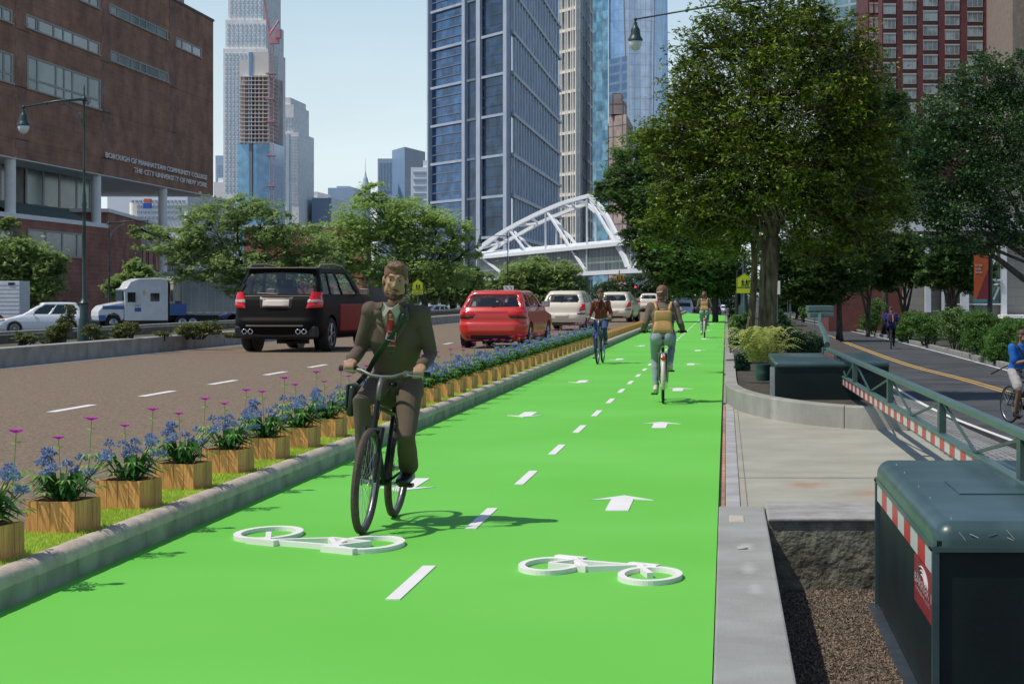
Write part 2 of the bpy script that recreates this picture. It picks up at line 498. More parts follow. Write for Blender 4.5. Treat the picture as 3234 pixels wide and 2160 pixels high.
yy=np.concatenate([rs.uniform(8.5,22,int(n*.66)),rs.uniform(22,60,int(n*.34))]); xx=rs.uniform(-4.13,-3.70,len(yy))
C=np.stack([xx,yy,np.full(len(yy),.163)],1)
ang=rs.uniform(0,6.28,len(C)); hgt=rs.uniform(.012,.03,len(C)); lean=rs.normal(0,.009,(len(C),2)); sw=.0035*(1+ (yy-8)/18)
a=C+np.stack([np.cos(ang)*sw,np.sin(ang)*sw,0*sw],1); b=C-np.stack([np.cos(ang)*sw,np.sin(ang)*sw,0*sw],1)
t=C+np.stack([lean[:,0],lean[:,1],hgt],1)
tf=npmesh('turf',np.stack([a,b,t],1).reshape(-1,3),3,M_turf)
tag(tf,'bright green artificial turf strip between the wooden planters','turf',kind='stuff')

# planter boxes ---------------------------------------------------------------
def woodmat():
    name='planter_wood'
    m=bpy.data.materials.new(name); m.use_nodes=True; nt=m.node_tree; N=nt.nodes; L=nt.links
    b=N['Principled BSDF']; b.inputs['Roughness'].default_value=.6
    tc=N.new('ShaderNodeTexCoord')
    mp=N.new('ShaderNodeMapping'); mp.inputs['Scale'].default_value=(14,14,1.6); L.new(tc.outputs['Object'],mp.inputs[0])
    n=N.new('ShaderNodeTexNoise'); n.inputs['Scale'].default_value=2.2; n.inputs['Detail'].default_value=8; n.inputs['Distortion'].default_value=1.2; L.new(mp.outputs[0],n.inputs[0])
    oi=N.new('ShaderNodeObjectInfo')
    r=N.new('ShaderNodeValToRGB'); e=r.color_ramp.elements
    e[0].position=.3; e[0].color=(.50,.20,.055,1); e[1].position=.7; e[1].color=(.86,.43,.13,1)
    L.new(n.outputs[0],r.inputs[0]); 
    g=N.new('ShaderNodeNewGeometry')
    mr=N.new('ShaderNodeMapRange'); mr.inputs[3].default_value=.82; mr.inputs[4].default_value=1.12; L.new(g.outputs['Random Per Island'],mr.inputs[0])
    v=N.new('ShaderNodeVectorMath'); v.operation='SCALE'; L.new(r.outputs[0],v.inputs[0]); L.new(mr.outputs[0],v.inputs['Scale'])
    L.new(v.outputs[0],b.inputs['Base Color'])
    n2=N.new('ShaderNodeTexNoise'); n2.inputs['Scale'].default_value=9; L.new(mp.outputs[0],n2.inputs[0])
    bp=N.new('ShaderNodeBump'); bp.inputs['Distance'].default_value=.002; L.new(n2.outputs[0],bp.inputs['Height']); L.new(bp.outputs[0],b.inputs['Normal'])
    return m
M_wood=woodmat()
M_soil=mat('planter_soil',(.05,.02,.012),(.10,.045,.03),60,.95,bump=.01,bscale=50)
BW,BD,BH=.305,.325,.188
def make_planter():
    t=thing('planter_box','x','planter',(0,0,0))
    m=MB(); n=4
    for (ax,ay,bx,by) in ((-BW/2,-BD/2,BW/2,-BD/2),(BW/2,-BD/2,BW/2,BD/2),(BW/2,BD/2,-BW/2,BD/2),(-BW/2,BD/2,-BW/2,-BD/2)):
        k=n if ay==by else 6
        d=Vector((bx-ax,by-ay)).normalized(); nn=Vector((-d.y,d.x))*.016
        for i in range(k):
            p=Vector((ax+(bx-ax)*i/k,ay+(by-ay)*i/k))+d*.0018; q=Vector((ax+(bx-ax)*(i+1)/k,ay+(by-ay)*(i+1)/k))-d*.0018
            if i==0: p=p+d*(.0 if ay==by else .016)
            if i==k-1: q=q-d*(.0 if ay==by else .016)
            m.hexa([(p.x,p.y,0),(q.x,q.y,0),(q.x+nn.x,q.y+nn.y,0),(p.x+nn.x,p.y+nn.y,0),(p.x,p.y,BH),(q.x,q.y,BH),(q.x+nn.x,q.y+nn.y,BH),(p.x+nn.x,p.y+nn.y,BH)])
    m.build('plank_box',M_wood,t)
    MB().box(-BW/2+.01,BW/2-.01,-BD/2+.01,BD/2-.01,.004,BH-.012).build('soil',M_soil,t)
    return t
M_lf=leafmat('plant_leaf_dark',(.02,.07,.012),(.06,.19,.03),8,.25)
M_lp2=leafmat('plant_leaf_pale',(.16,.36,.06),(.36,.58,.14),8,.45)
M_stem=mat('plant_stem',(.10,.22,.05),(.16,.30,.08),10,.7)
M_blue=leafmat('blue_petals',(.14,.19,.38),(.47,.57,.80),30,.2)
M_mag=leafmat('magenta_petals',(.42,.01,.40),(.62,.03,.52),30,.25)
def make_plant(seed):
    r=random.Random(seed); q=np.random.RandomState(seed)
    t=thing('flowering_plant','x','plant',(0,0,0))
    # blue umbels on dark stalks
    st=MB(); petals=[]
    for k in range(13):
        a=r.uniform(0,6.28); d=r.uniform(.01,.13)
        bx,by=.4*d*math.cos(a),.4*d*math.sin(a)+0
        hx,hy,hz=bx+d*1.15*math.cos(a)+.02, by+d*1.1*math.sin(a), r.uniform(.125,.225)-.25*d
        st.tube([(bx,by,-.01),((bx+hx)/2-.004,(by+hy)/2,hz*.55),(hx,hy,hz)],[.0032,.0026,.0022],5)
        cc=np.array([[hx,hy,hz]]).repeat(40,0)
        dr=q.normal(size=(40,3)); dr[:,2]=np.abs(dr[:,2])*.9+.1; dr/=np.linalg.norm(dr,axis=1)[:,None]
        tip=cc+dr*q.uniform(.020,.036,(40,1))
        for j in range(3):
            L_=q.normal(size=(40,3))*.5+dr; L_/=np.linalg.norm(L_,axis=1)[:,None]
            s_=np.cross(L_,q.normal(size=(40,3))); s_/=np.linalg.norm(s_,axis=1)[:,None]
            petals.append(np.stack([tip-L_*.008,tip+s_*.005,tip+L_*.0105,tip-s_*.005],1).reshape(-1,3))
    st.build('stalks',M_lf,t)
    npmesh('blue_flowers',np.concatenate(petals),4,M_blue,t,world=False)
    # broad leaves
    V=[]
    for k in range(54):
        a=r.uniform(0,6.28); L=r.uniform(.09,.21); w=r.uniform(.009,.026) if k%4 else r.uniform(.022,.034); up=r.uniform(.02,.14)
        b=Vector((.05*math.cos(a)*r.random(),.05*math.sin(a)*r.random(),0)); d=Vector((math.cos(a),math.sin(a),0)); s=Vector((-d.y,d.x,0))
        p0=b; p1=b+d*L*.45+Vector((0,0,up)); p2=b+d*L+Vector((0,0,up*.45))
        V+= [p0,p1-s*w,p1+Vector((0,0,-.004)),p0, p0,p1+Vector((0,0,-.004)),p1+s*w,p0, p1-s*w,p2,p1+Vector((0,0,-.004)),p1-s*w, p1+Vector((0,0,-.004)),p2,p1+s*w,p1+s*w]
    m=MB()
    for i in range(0,len(V),4):
        q4=V[i:i+4]; 
        m.add(q4[:3],[(0,1,2)])
    m.build('dark_leaves',M_lf,t,fix=False)
    # pale palmate leaves + magenta flower stems
    pal=MB(); sm=MB(); mg=MB()
    def palm(c,d,size,nl=7):
        d=Vector(d).normalized(); s=d.cross(Vector((0,0,1))).normalized(); n_=s.cross(d)
        for i in range(nl):
            a=(i/(nl-1)-.5)*3.4; e=(d*math.cos(a)+s*math.sin(a)); f=n_.cross(e); L=size*1.25*(1-.35*abs(i/(nl-1)-.5))
            sag=Vector((0,0,-L*.25))
            pal.add([c,c+e*L*.55+f*size*.10,c+e*L+sag,c+e*L*.55-f*size*.10],[(0,1,2,3)])
    for (fx,fy,fz,seed2) in ((.115,.10,.345,1),(-.02,-.02,.27,2)):
        b=Vector((fx*.75,fy*.8,0)); top=Vector((fx,fy,fz))
        sm.tube([b,b.lerp(top,.5)+Vector((.006,0,0)),top],[.0026,.0022,.0018],5)
        if fz>.3:
            palm(top-Vector((0,0,fz*.42)),(.9,-.3,.1),.085); palm(top-Vector((0,0,fz*.45)),(-.9,-.2,.15),.06)
        palm(top-Vector((0,0,.034)),(1,0,.2),.030,8); palm(top-Vector((0,0,.036)),(-1,0,.2),.030,8)
        for k in range(11):
            a=2*math.pi*k/11; d=Vector((math.cos(a),math.sin(a),.35)); s=Vector((-d.y,d.x,0)); L=.048 if fz>.3 else .040
            mg.add([top,top+d*L*.6+s*.012,top+d*L,top+d*L*.6-s*.012],[(0,1,2,3)])
    for (x,y,z,dx,dy,sz) in ((-.08,-.12,.12,-.6,-.8,.10),(.06,-.14,.10,.5,-.9,.07),(.14,-.04,.16,1,-.3,.07),(-.12,-.1,.08,-.9,-.5,.085),(-.09,.02,.13,-1,.2,.06),(.13,.12,.05,.9,.3,.08),(-.05,-.16,.05,-.2,-1,.06),(.16,.02,.10,1,.1,.05)):
        sm.tube([(x*.2,y*.2,0),(x,y,z)],[.002,.0016],4); palm(Vector((x,y,z)),(dx,dy,.1),sz)
    # violet disc flower at the back
    pal.build('pale_leaves',M_lp2,t,fix=False); sm.build('flower_stems',M_stem,t); mg.build('magenta_flowers',M_mag,t,fix=False)
    return t
ORD='first second third fourth fifth sixth seventh eighth ninth tenth eleventh twelfth thirteenth fourteenth fifteenth sixteenth seventeenth eighteenth nineteenth twentieth twenty-first twenty-second twenty-third twenty-fourth twenty-fifth twenty-sixth twenty-seventh twenty-eighth twenty-ninth thirtieth thirty-first thirty-second thirty-third thirty-fourth thirty-fifth thirty-sixth thirty-seventh thirty-eighth thirty-ninth fortieth'.split()
pb=make_planter(); pl=[make_plant(5),make_plant(11)]; used=[0,0]
for k in range(128):
    Y=10.37+1.30*k+BD/2
    o=pb if k==0 else copy_tree(pb)
    o.location=(-3.905,Y,.165); o.rotation_euler=(0,0,R(-9)+rnd.uniform(-.015,.015))
    if k<39:
        w_='wooden planter box holding blue flowers, %s in the row counted from the front'%ORD[k]
        tag(o,w_,'planter',group='wooden planter boxes along the median')
        j=0 if k%2==0 else 1
        if used[j]==0: q=pl[j]; used[j]=1
        else: q=copy_tree(pl[j])
        q.location=(-3.905,Y,.165+BH-.012); q.rotation_euler=(0,0,rnd.uniform(-.12,.12)); 
        sc_=rnd.uniform(1.26,1.4); q.scale=(sc_*.86,sc_*.86,sc_*1.03)
        tag(q,'blue and magenta flowering plant in the %s planter box counted from the front'%ORD[k],'plant',group='flowering plants in the wooden planters')
    else:
        tag(o,'small wooden planter box without flowers in the far end of the median row','planter',group='flowerless planter boxes in the far median row')

# left median: concrete planter wall ------------------------------------------------
t=thing('concrete_planter_wall','low grey concrete planter wall along the far side of the brown road','wall',(-14,30,.15))
m=MB(); Y=20
while Y<238:
    m.box(-14.42,-14.0,Y+.02,Y+12-.02,-.9,.53); Y+=12
m.build('front_wall',M_conc,t,world=True,bevel=.015)
m=MB(); m.box(-19.3,-19.0,20,240,-.9,.60); m.build('back_wall',M_conc,t,world=True)
m=MB()
m.box(-17.2,-17.0,20,240,.3,.62)
m.build('timber_rail',mat('old_timber',(.10,.085,.065),(.17,.15,.12),4,.9),t,world=True)
struct('planting_soil',MB().box(-19.0,-14.42,20,240,-.9,.42),mat('median_soil',(.06,.05,.03),(.11,.10,.05),3,.95,bump=.03,bscale=8))
# far pavement at the foot of the college and its opposing road
M_paint2=mat('faded_paint',(.6,.6,.57),None)
struct('opposing_road',MB().box(-58,-19.3,60,400,-1.0,-.82),mat('asphalt_left',(.06,.06,.062),(.09,.09,.09),1,.9))
struct('far_pavement',MB().box(-90,-58,60,600,-1.0,-.68),M_conc)

# ================================================================== right hand ground
def sheet(pxs,z,name,m,thick=.9):
    poly=[(G(x,y,z).x,G(x,y,z).y) for x,y in pxs]
    return struct(name,MB().prism(poly,z-thick,z),m)
def concmat(name,c1,c2,stain=None):
    m=bpy.data.materials.new(name); m.use_nodes=True; nt=m.node_tree; N=nt.nodes; L=nt.links
    b=N['Principled BSDF']; b.inputs['Roughness'].default_value=.9; b.inputs['Specular IOR Level'].default_value=.25
    g=N.new('ShaderNodeNewGeometry')
    n=N.new('ShaderNodeTexNoise'); n.inputs['Scale'].default_value=1.3; n.inputs['Detail'].default_value=9; n.inputs['Roughness'].default_value=.6; L.new(g.outputs['Position'],n.inputs[0])
    r=N.new('ShaderNodeValToRGB'); r.color_ramp.elements[0].position=.3; r.color_ramp.elements[0].color=(*c1,1); r.color_ramp.elements[1].position=.7; r.color_ramp.elements[1].color=(*c2,1)
    L.new(n.outputs[0],r.inputs[0]); col=r.outputs[0]
    # specks
    v=N.new('ShaderNodeTexVoronoi'); v.inputs['Scale'].default_value=22; L.new(g.outputs['Position'],v.inputs['Vector'])
    mr=N.new('ShaderNodeMapRange'); mr.inputs[1].default_value=.06; mr.inputs[2].default_value=.12; L.new(v.outputs['Distance'],mr.inputs[0])
    n3=N.new('ShaderNodeTexNoise'); n3.inputs['Scale'].default_value=6; L.new(g.outputs['Position'],n3.inputs[0])
    mr3=N.new('ShaderNodeMapRange'); mr3.inputs[1].default_value=.55; mr3.inputs[2].default_value=.6; mr3.inputs[3].default_value=1; mr3.inputs[4].default_value=0; L.new(n3.outputs[0],mr3.inputs[0])
    mxm=N.new('ShaderNodeMath'); mxm.operation='MAXIMUM'; L.new(mr.outputs[0],mxm.inputs[0]); L.new(mr3.outputs[0],mxm.inputs[1])
    mx=N.new('ShaderNodeMix'); mx.data_type='RGBA'; mx.inputs[6].default_value=(c1[0]*.4,c1[1]*.38,c1[2]*.36,1); L.new(mxm.outputs[0],mx.inputs[0]); L.new(col,mx.inputs[7]); col=mx.outputs[2]
    for (sx,sy,rx_,ry_,sc3) in (stain or []):
        mp=N.new('ShaderNodeMapping'); mp.inputs['Location'].default_value=(-sx/rx_,-sy/ry_,0); mp.inputs['Scale'].default_value=(1/rx_,1/ry_,0); L.new(g.outputs['Position'],mp.inputs[0])
        ln=N.new('ShaderNodeVectorMath'); ln.operation='LENGTH'; L.new(mp.outputs[0],ln.inputs[0])
        n4=N.new('ShaderNodeTexNoise'); n4.inputs['Scale'].default_value=9; n4.inputs['Detail'].default_value=6; L.new(g.outputs['Position'],n4.inputs[0])
        ad=N.new('ShaderNodeMath'); ad.operation='MULTIPLY_ADD'; ad.inputs[1].default_value=1.6; L.new(n4.outputs[0],ad.inputs[0]); L.new(ln.outputs['Value'],ad.inputs[2])
        m2=N.new('ShaderNodeMapRange'); m2.inputs[1].default_value=.9; m2.inputs[2].default_value=1.9; m2.inputs[3].default_value=.5; m2.inputs[4].default_value=0; L.new(ad.outputs[0],m2.inputs[0])
        mx=N.new('ShaderNodeMix'); mx.data_type='RGBA'; mx.inputs[7].default_value=(*sc3,1); L.new(m2.outputs[0],mx.inputs[0]); L.new(col,mx.inputs[6]); col=mx.outputs[2]
    L.new(col,b.inputs['Base Color'])
    n2=N.new('ShaderNodeTexNoise'); n2.inputs['Scale'].default_value=60; n2.inputs['Detail'].default_value=6; L.new(g.outputs['Position'],n2.inputs[0])
    bp=N.new('ShaderNodeBump'); bp.inputs['Distance'].default_value=.004; L.new(n2.outputs[0],bp.inputs['Height']); L.new(bp.outputs[0],b.inputs['Normal'])
    return m
s1=G(1890,1112,-.02); s2=G(2000,1128,-.02)
M_pad=concmat('pad_concrete',(.30,.285,.225),(.40,.38,.31),[(s1.x-.15,s1.y,.22,.35,(.35,.13,.05)),(s2.x,s2.y-.1,.25,.3,(.36,.14,.06)),(s1.x+.25,s1.y-1.6,.25,.4,(.38,.2,.1))])
py0=G(1700,1166,-.02).y
pad=MB().prism([(.115,py0),(2.2,py0),(2.15,23.4),(2.1,31),(.115,31)],-.9,-.02)
struct('sidewalk',pad,M_pad)
jl=MB()
for Yj in (17.3,):
    jl.box(.115,2.12,Yj-.008,Yj+.008,-.03,-.0165)
jl.box(.16,.166,py0,29,-.03,-.0168)
o=jl.build('pavement_joint',mat('joint_dark',(.13,.12,.10),(.2,.19,.16),20,.95)); o['kind']='structure'
M_gran=mat('granite',(.30,.29,.275),(.41,.40,.385),2.5,.8,bump=.003,bscale=50)
gm=MB(); Y=py0
while Y<29:
    gm.box(.0,.112,Y+.012,min(Y+1.9,29)-.0,-.9,-.012); Y+=1.9
o=gm.build('granite_kerb_strip',M_gran,bevel=.008); o['kind']='structure'
o=MB().box(-.034,-.006,py0,29,-.9,-.025).build('gutter_joint',brickmat('joint_brick',(.42,.17,.09),(.55,.33,.22),(.25,.18,.14),.05,.05,(0,1,0),.006)); o['kind']='structure'
o=MB().box(-.052,.112,4,160,-.9,-.04).build('lane_edge_bed',M_kside); o['kind']='structure'
# mulch bed with chips
struct('mulch_bed',MB().box(-.05,6,4.5,13.78,-.9,-.47),mat('mulch',(.06,.042,.032),(.15,.11,.085),45,.95,bump=.02,bscale=60,detail=9))
n=26000
C=np.stack([rs.uniform(.26,1.0,n),rs.uniform(9.6,13.7,n),-.47+rs.uniform(0,.022,n)],1)
V=leaves(C,.022,rs,aspect=.33,droop=0,upbias=1.2)
V[:,2]=np.clip(V[:,2],-.474,-.43)
ch=npmesh('mulch_chips',V,4,leafmat('chips',(.045,.035,.027),(.34,.26,.185),40,.0,.9)); tag(ch,'loose brown bark mulch in the bed beside the green cabinet','mulch',kind='stuff')
# foreground kerb block
kbk=thing('concrete_kerb','wide weathered grey concrete kerb beside the green lane in the foreground','kerb',(.13,9,0))
M_fk=concmat('kerb_concrete',(.235,.235,.215),(.36,.36,.335),[(.12,12.4,.06,.2,(.62,.61,.57)),(.13,11.4,.05,.3,(.5,.5,.47)),(.16,10.6,.05,.2,(.52,.52,.5))])
MB().box(-.052,.285,5.5,py0-.01,-.9,.0).build('kerb_body',M_fk,kbk,world=True,bevel=.012)
c=G(1690,1189,0)
MB().box(c.x-.055,c.x+.05,c.y-.2,c.y+.18,-.01,.006).build('patch_plate',mat('patch',(.42,.38,.30),(.5,.46,.37),9,.9,bump=.004),kbk,world=True,bevel=.01)
c=G(1702,1258,0)
MB().lathe([(.0,0),(.03,0),(.035,.006),(.02,.01),(0,.01)],(c.x,c.y,.001),n=14).build('survey_stud',mat('patch',(0,0,0)),kbk,world=True,smooth=True)
# low retaining wall
lw=thing('retaining_wall','low stained concrete wall between the pavement and the mulch bed','wall',(.3,13.8,-.47))
MB().box(.292,6,13.77,py0-.012,-.9,-.0).build('wall_face',mat('mossy_concrete',(.09,.09,.06),(.27,.26,.19),7,.95,bump=.03,bscale=18,detail=10),lw,world=True)
MB().box(.288,6,13.755,py0+.02,.0,.028).build('coping',mat('coping_stone',(.25,.24,.225),(.36,.345,.32),5,.9,bump=.006,bscale=30),lw,world=True,bevel=.012)
# curved planter wall
base=[(0.0,45.6),(0.0,36),(0.0,30.3),(.04,28.9),(.16,27.6),(.36,26.4),(.62,25.4),(.95,24.5),(1.3,23.9),(1.6,23.55),(2.1,23.35)]
def offs(poly,d):
    out=[]
    for i,p in enumerate(poly):
        a=Vector(poly[max(i-1,0)]); b=Vector(poly[min(i+1,len(poly)-1)]); t_=(b-a).normalized(); nrm=Vector((-t_.y,t_.x))
        out.append((p[0]+nrm.x*d,p[1]+nrm.y*d))
    return out
# smooth resample
def cat(pts,n=6):
    P_=[Vector(p) for p in pts]; out=[]
    for i in range(len(P_)-1):
        p0=P_[max(i-1,0)];p1=P_[i];p2=P_[i+1];p3=P_[min(i+2,len(P_)-1)]
        for k in range(n):
            t_=k/n; out.append(.5*((2*p1)+(-p0+p2)*t_+(2*p0-5*p1+4*p2-p3)*t_*t_+(-p0+3*p1-3*p2+p3)*t_**3))
    out.append(P_[-1]); return out
bs=[(p.x,p.y) for p in cat(base)]; inn=offs(bs,.17)
cw=thing('curved_planter_wall','curved pale concrete planter wall beside the lane around the far green cabinet','wall',(.9,24.6,0))
def wall_piece(i0,i1,name,gap=0):
    rings=[]
    for i in range(i0,i1+1):
        a=bs[i]; b=inn[i]
        rings.append([(a[0],a[1],-.9),(a[0],a[1],.235),(a[0]+(b[0]-a[0])*.06,a[1]+(b[1]-a[1])*.06,.25),(b[0],b[1],.25),(b[0],b[1],-.9)])
    return MB().loft(rings)
M_cw=concmat('wall_concrete',(.24,.235,.205),(.37,.36,.32),[(.6,25.4,.1,.2,(.5,.5,.46))])
nsp=len(bs); cut=int(nsp*.83)
wall_piece(0,cut,'a').build('wall_segment',M_cw,cw,world=True)
rings=wall_piece(cut,nsp-1,'b'); rings.xf(Matrix.Translation((.012,-.006,0))); rings.build('wall_segment',M_cw,cw,world=True)
struct('planter_soil_bed',MB().prism([(.13,160),(.13,29.6),(.3,27.4),(.6,25.9),(1.0,24.9),(1.6,23.8),(2.05,23.55),(2.5,31),(3.4,60),(4.2,158)],-.9,.2),mat('bed_soil',(.035,.03,.02),(.08,.065,.045),6,.95,bump=.02,bscale=20))
# bikeway
ZB=-.5
left=[(2420,1053),(2348,1025),(2148,947),(2044,889),(1900,800),(1830,757),(1795,733)]
right=[(1800,727),(1889,746),(2028,775),(2148,804),(2348,857),(2460,888)]
LL=[G(x,y,ZB) for x,y in left]; RR=[G(x,y,ZB) for x,y in right]
LL=[Vector((4.0,14,ZB))]+LL; RR=RR+[Vector((7.7,14,ZB))]
struct('bikeway',MB().prism([(p.x,p.y) for p in LL+RR],-.95,ZB),mat('bikeway_asphalt',(.035,.036,.037),(.07,.072,.073),.9,.9,detail=10,bump=.004,bscale=80))  # shade of the overhanging trees is put into this dark asphalt colour
def stripe(pts,w,z,name,m):
    p=[Vector((q.x,q.y)) for q in pts]; a=offs([(q.x,q.y) for q in p],w/2); b=offs([(q.x,q.y) for q in p],-w/2)
    mm=MB()
    for i in range(len(p)-1):
        mm.quad((*a[i],z),(*a[i+1],z),(*b[i+1],z),(*b[i],z))
    o=mm.build(name,m); o['kind']='structure'; return o
M_yel=mat('yellow_paint',(.62,.36,.08),(.50,.30,.08),5,.7)
yc=[G(x,y,ZB) for x,y in [(2420,934),(2348,911),(2206,869),(2083,837),(1981,801),(1889,766),(1808,736)]]
yc=[Vector((6.2,14,ZB))]+yc
sy=cat([(q.x,q.y,0) for q in yc],4)
stripe([Vector((p.x-.085,p.y,0)) for p in sy],.085,ZB+.004,'yellow_line',M_yel); stripe([Vector((p.x+.085,p.y,0)) for p in sy],.085,ZB+.004,'yellow_line',M_yel)
wr=cat([(q.x-.12,q.y,0) for q in RR[:-1]],4); stripe(wr,.09,ZB+.004,'edge_line',M_white)
wl=cat([(q.x+.08,q.y,0) for q in LL],4); stripe(wl,.09,ZB+.004,'edge_line',M_white)
# cobble apron between the pavement and the bikeway
cb=MB(); 
pL=[(2.2,py0-6),(2.2,py0),(2.15,23.4),(2.1,31),(2.5,44),(3.4,60)]
pR=[(4.0,py0-6),(4.02,py0+2),(3.95,24),(3.72,31),(3.66,44),(3.8,60)]
vs=[];
for a,b in zip(pL,pR): vs+=[(a[0],a[1],-.02),(b[0],b[1],ZB+.005)]
cb.add(vs,[(2*i,2*i+1,2*i+3,2*i+2) for i in range(len(pL)-1)])
def cobmat():
    m=brickmat('cobbles',(.20,.19,.175),(.36,.35,.33),(.07,.065,.055),.26,.2,(1,0,0),.02,bump=.02)
    nt=m.node_tree
    for nd in nt.nodes:
        if nd.type=='COMBXYZ':
            sp=[x for x in nt.nodes if x.type=='SEPXYZ'][0]
            nt.links.new(sp.outputs['Y'],nd.inputs[1])
    return m
struct('cobble_apron',cb,cobmat())
# beds right of the bikeway and plaza
bp_=[(p.x+.25,p.y) for p in RR]
struct('planting_bed',MB().prism([(5.9,172)]+bp_+[(9.5,14),(11.5,40),(13,90),(13,172)],-.95,ZB+.05),MATS['bed_soil'])
tk=thing('bed_edging','low stone edging along the planting bed right of the bikeway','kerb',(8,40,ZB))
mm=MB()
ed=cat([(q.x+.18,q.y,0) for q in RR],5)
for i in range(len(ed)-1):
    a,b=ed[i],ed[i+1]
    mm.hexa([(a.x,a.y,ZB-.2),(a.x+.14,a.y,ZB-.2),(b.x+.14,b.y,ZB-.2),(b.x,b.y,ZB-.2),(a.x,a.y,ZB+.12),(a.x+.14,a.y,ZB+.12),(b.x+.14,b.y,ZB+.12),(b.x,b.y,ZB+.12)])
mm.build('edging_stone',M_conc,tk,world=True)
struct('plaza',MB().prism([(9.5,14),(60,14),(60,172),(13,172),(13,90),(11.5,40)],-.95,ZB+.03),mat('plaza_paving',(.30,.29,.27),(.40,.39,.36),2,.85))
# ================================================================== cars
def outline(yr,yf,hw,rc,n,bow=.04,bowf=.08):
    """rounded rectangle starting at the rear centre going to +x"""
    L=yf-yr; rc=min(rc,hw*.9,L*.45)
    segs=[]
    def arc(cx,cy,a0,a1,k=10):
        return [(cx+rc*math.cos(R(a0+(a1-a0)*i/k)),cy+rc*math.sin(R(a0+(a1-a0)*i/k))) for i in range(k+1)]
    poly=[(0,yr)]+arc(hw-rc,yr+rc,-90,0)+arc(hw-rc,yf-rc,0,90)+[(0,yf)]
    poly+= [(-x,y) for x,y in reversed(poly[1:-1])]
    poly.append(poly[0])
    cum=[0]
    for a,b in zip(poly,poly[1:]): cum.append(cum[-1]+math.hypot(b[0]-a[0],b[1]-a[1]))
    tot=cum[-1]; out=[]; j=0
    for i in range(n):
        t=tot*i/n
        while cum[j+1]<t: j+=1
        f=(t-cum[j])/max(cum[j+1]-cum[j],1e-9)
        x=poly[j][0]+(poly[j+1][0]-poly[j][0])*f; y=poly[j][1]+(poly[j+1][1]-poly[j][1])*f
        u=max(0,1-(x/hw)**2)
        m=(y-yr)/L
        if m<.5: y-=bow*u*(1-2*m)
        else: y+=bowf*u*(2*m-1)
        out.append((x,y))
    return out
def interp(tab,z):
    if z<=tab[0][0]: return tab[0][1:]
    for a,b in zip(tab,tab[1:]):
        if z<=b[0]:
            f=(z-a[0])/(b[0]-a[0]); f=f*f*(3-2*f)*.35+f*.65
            return tuple(a[k]+(b[k]-a[k])*f for k in range(1,len(a)))
    return tab[-1][1:]
NOUT=120
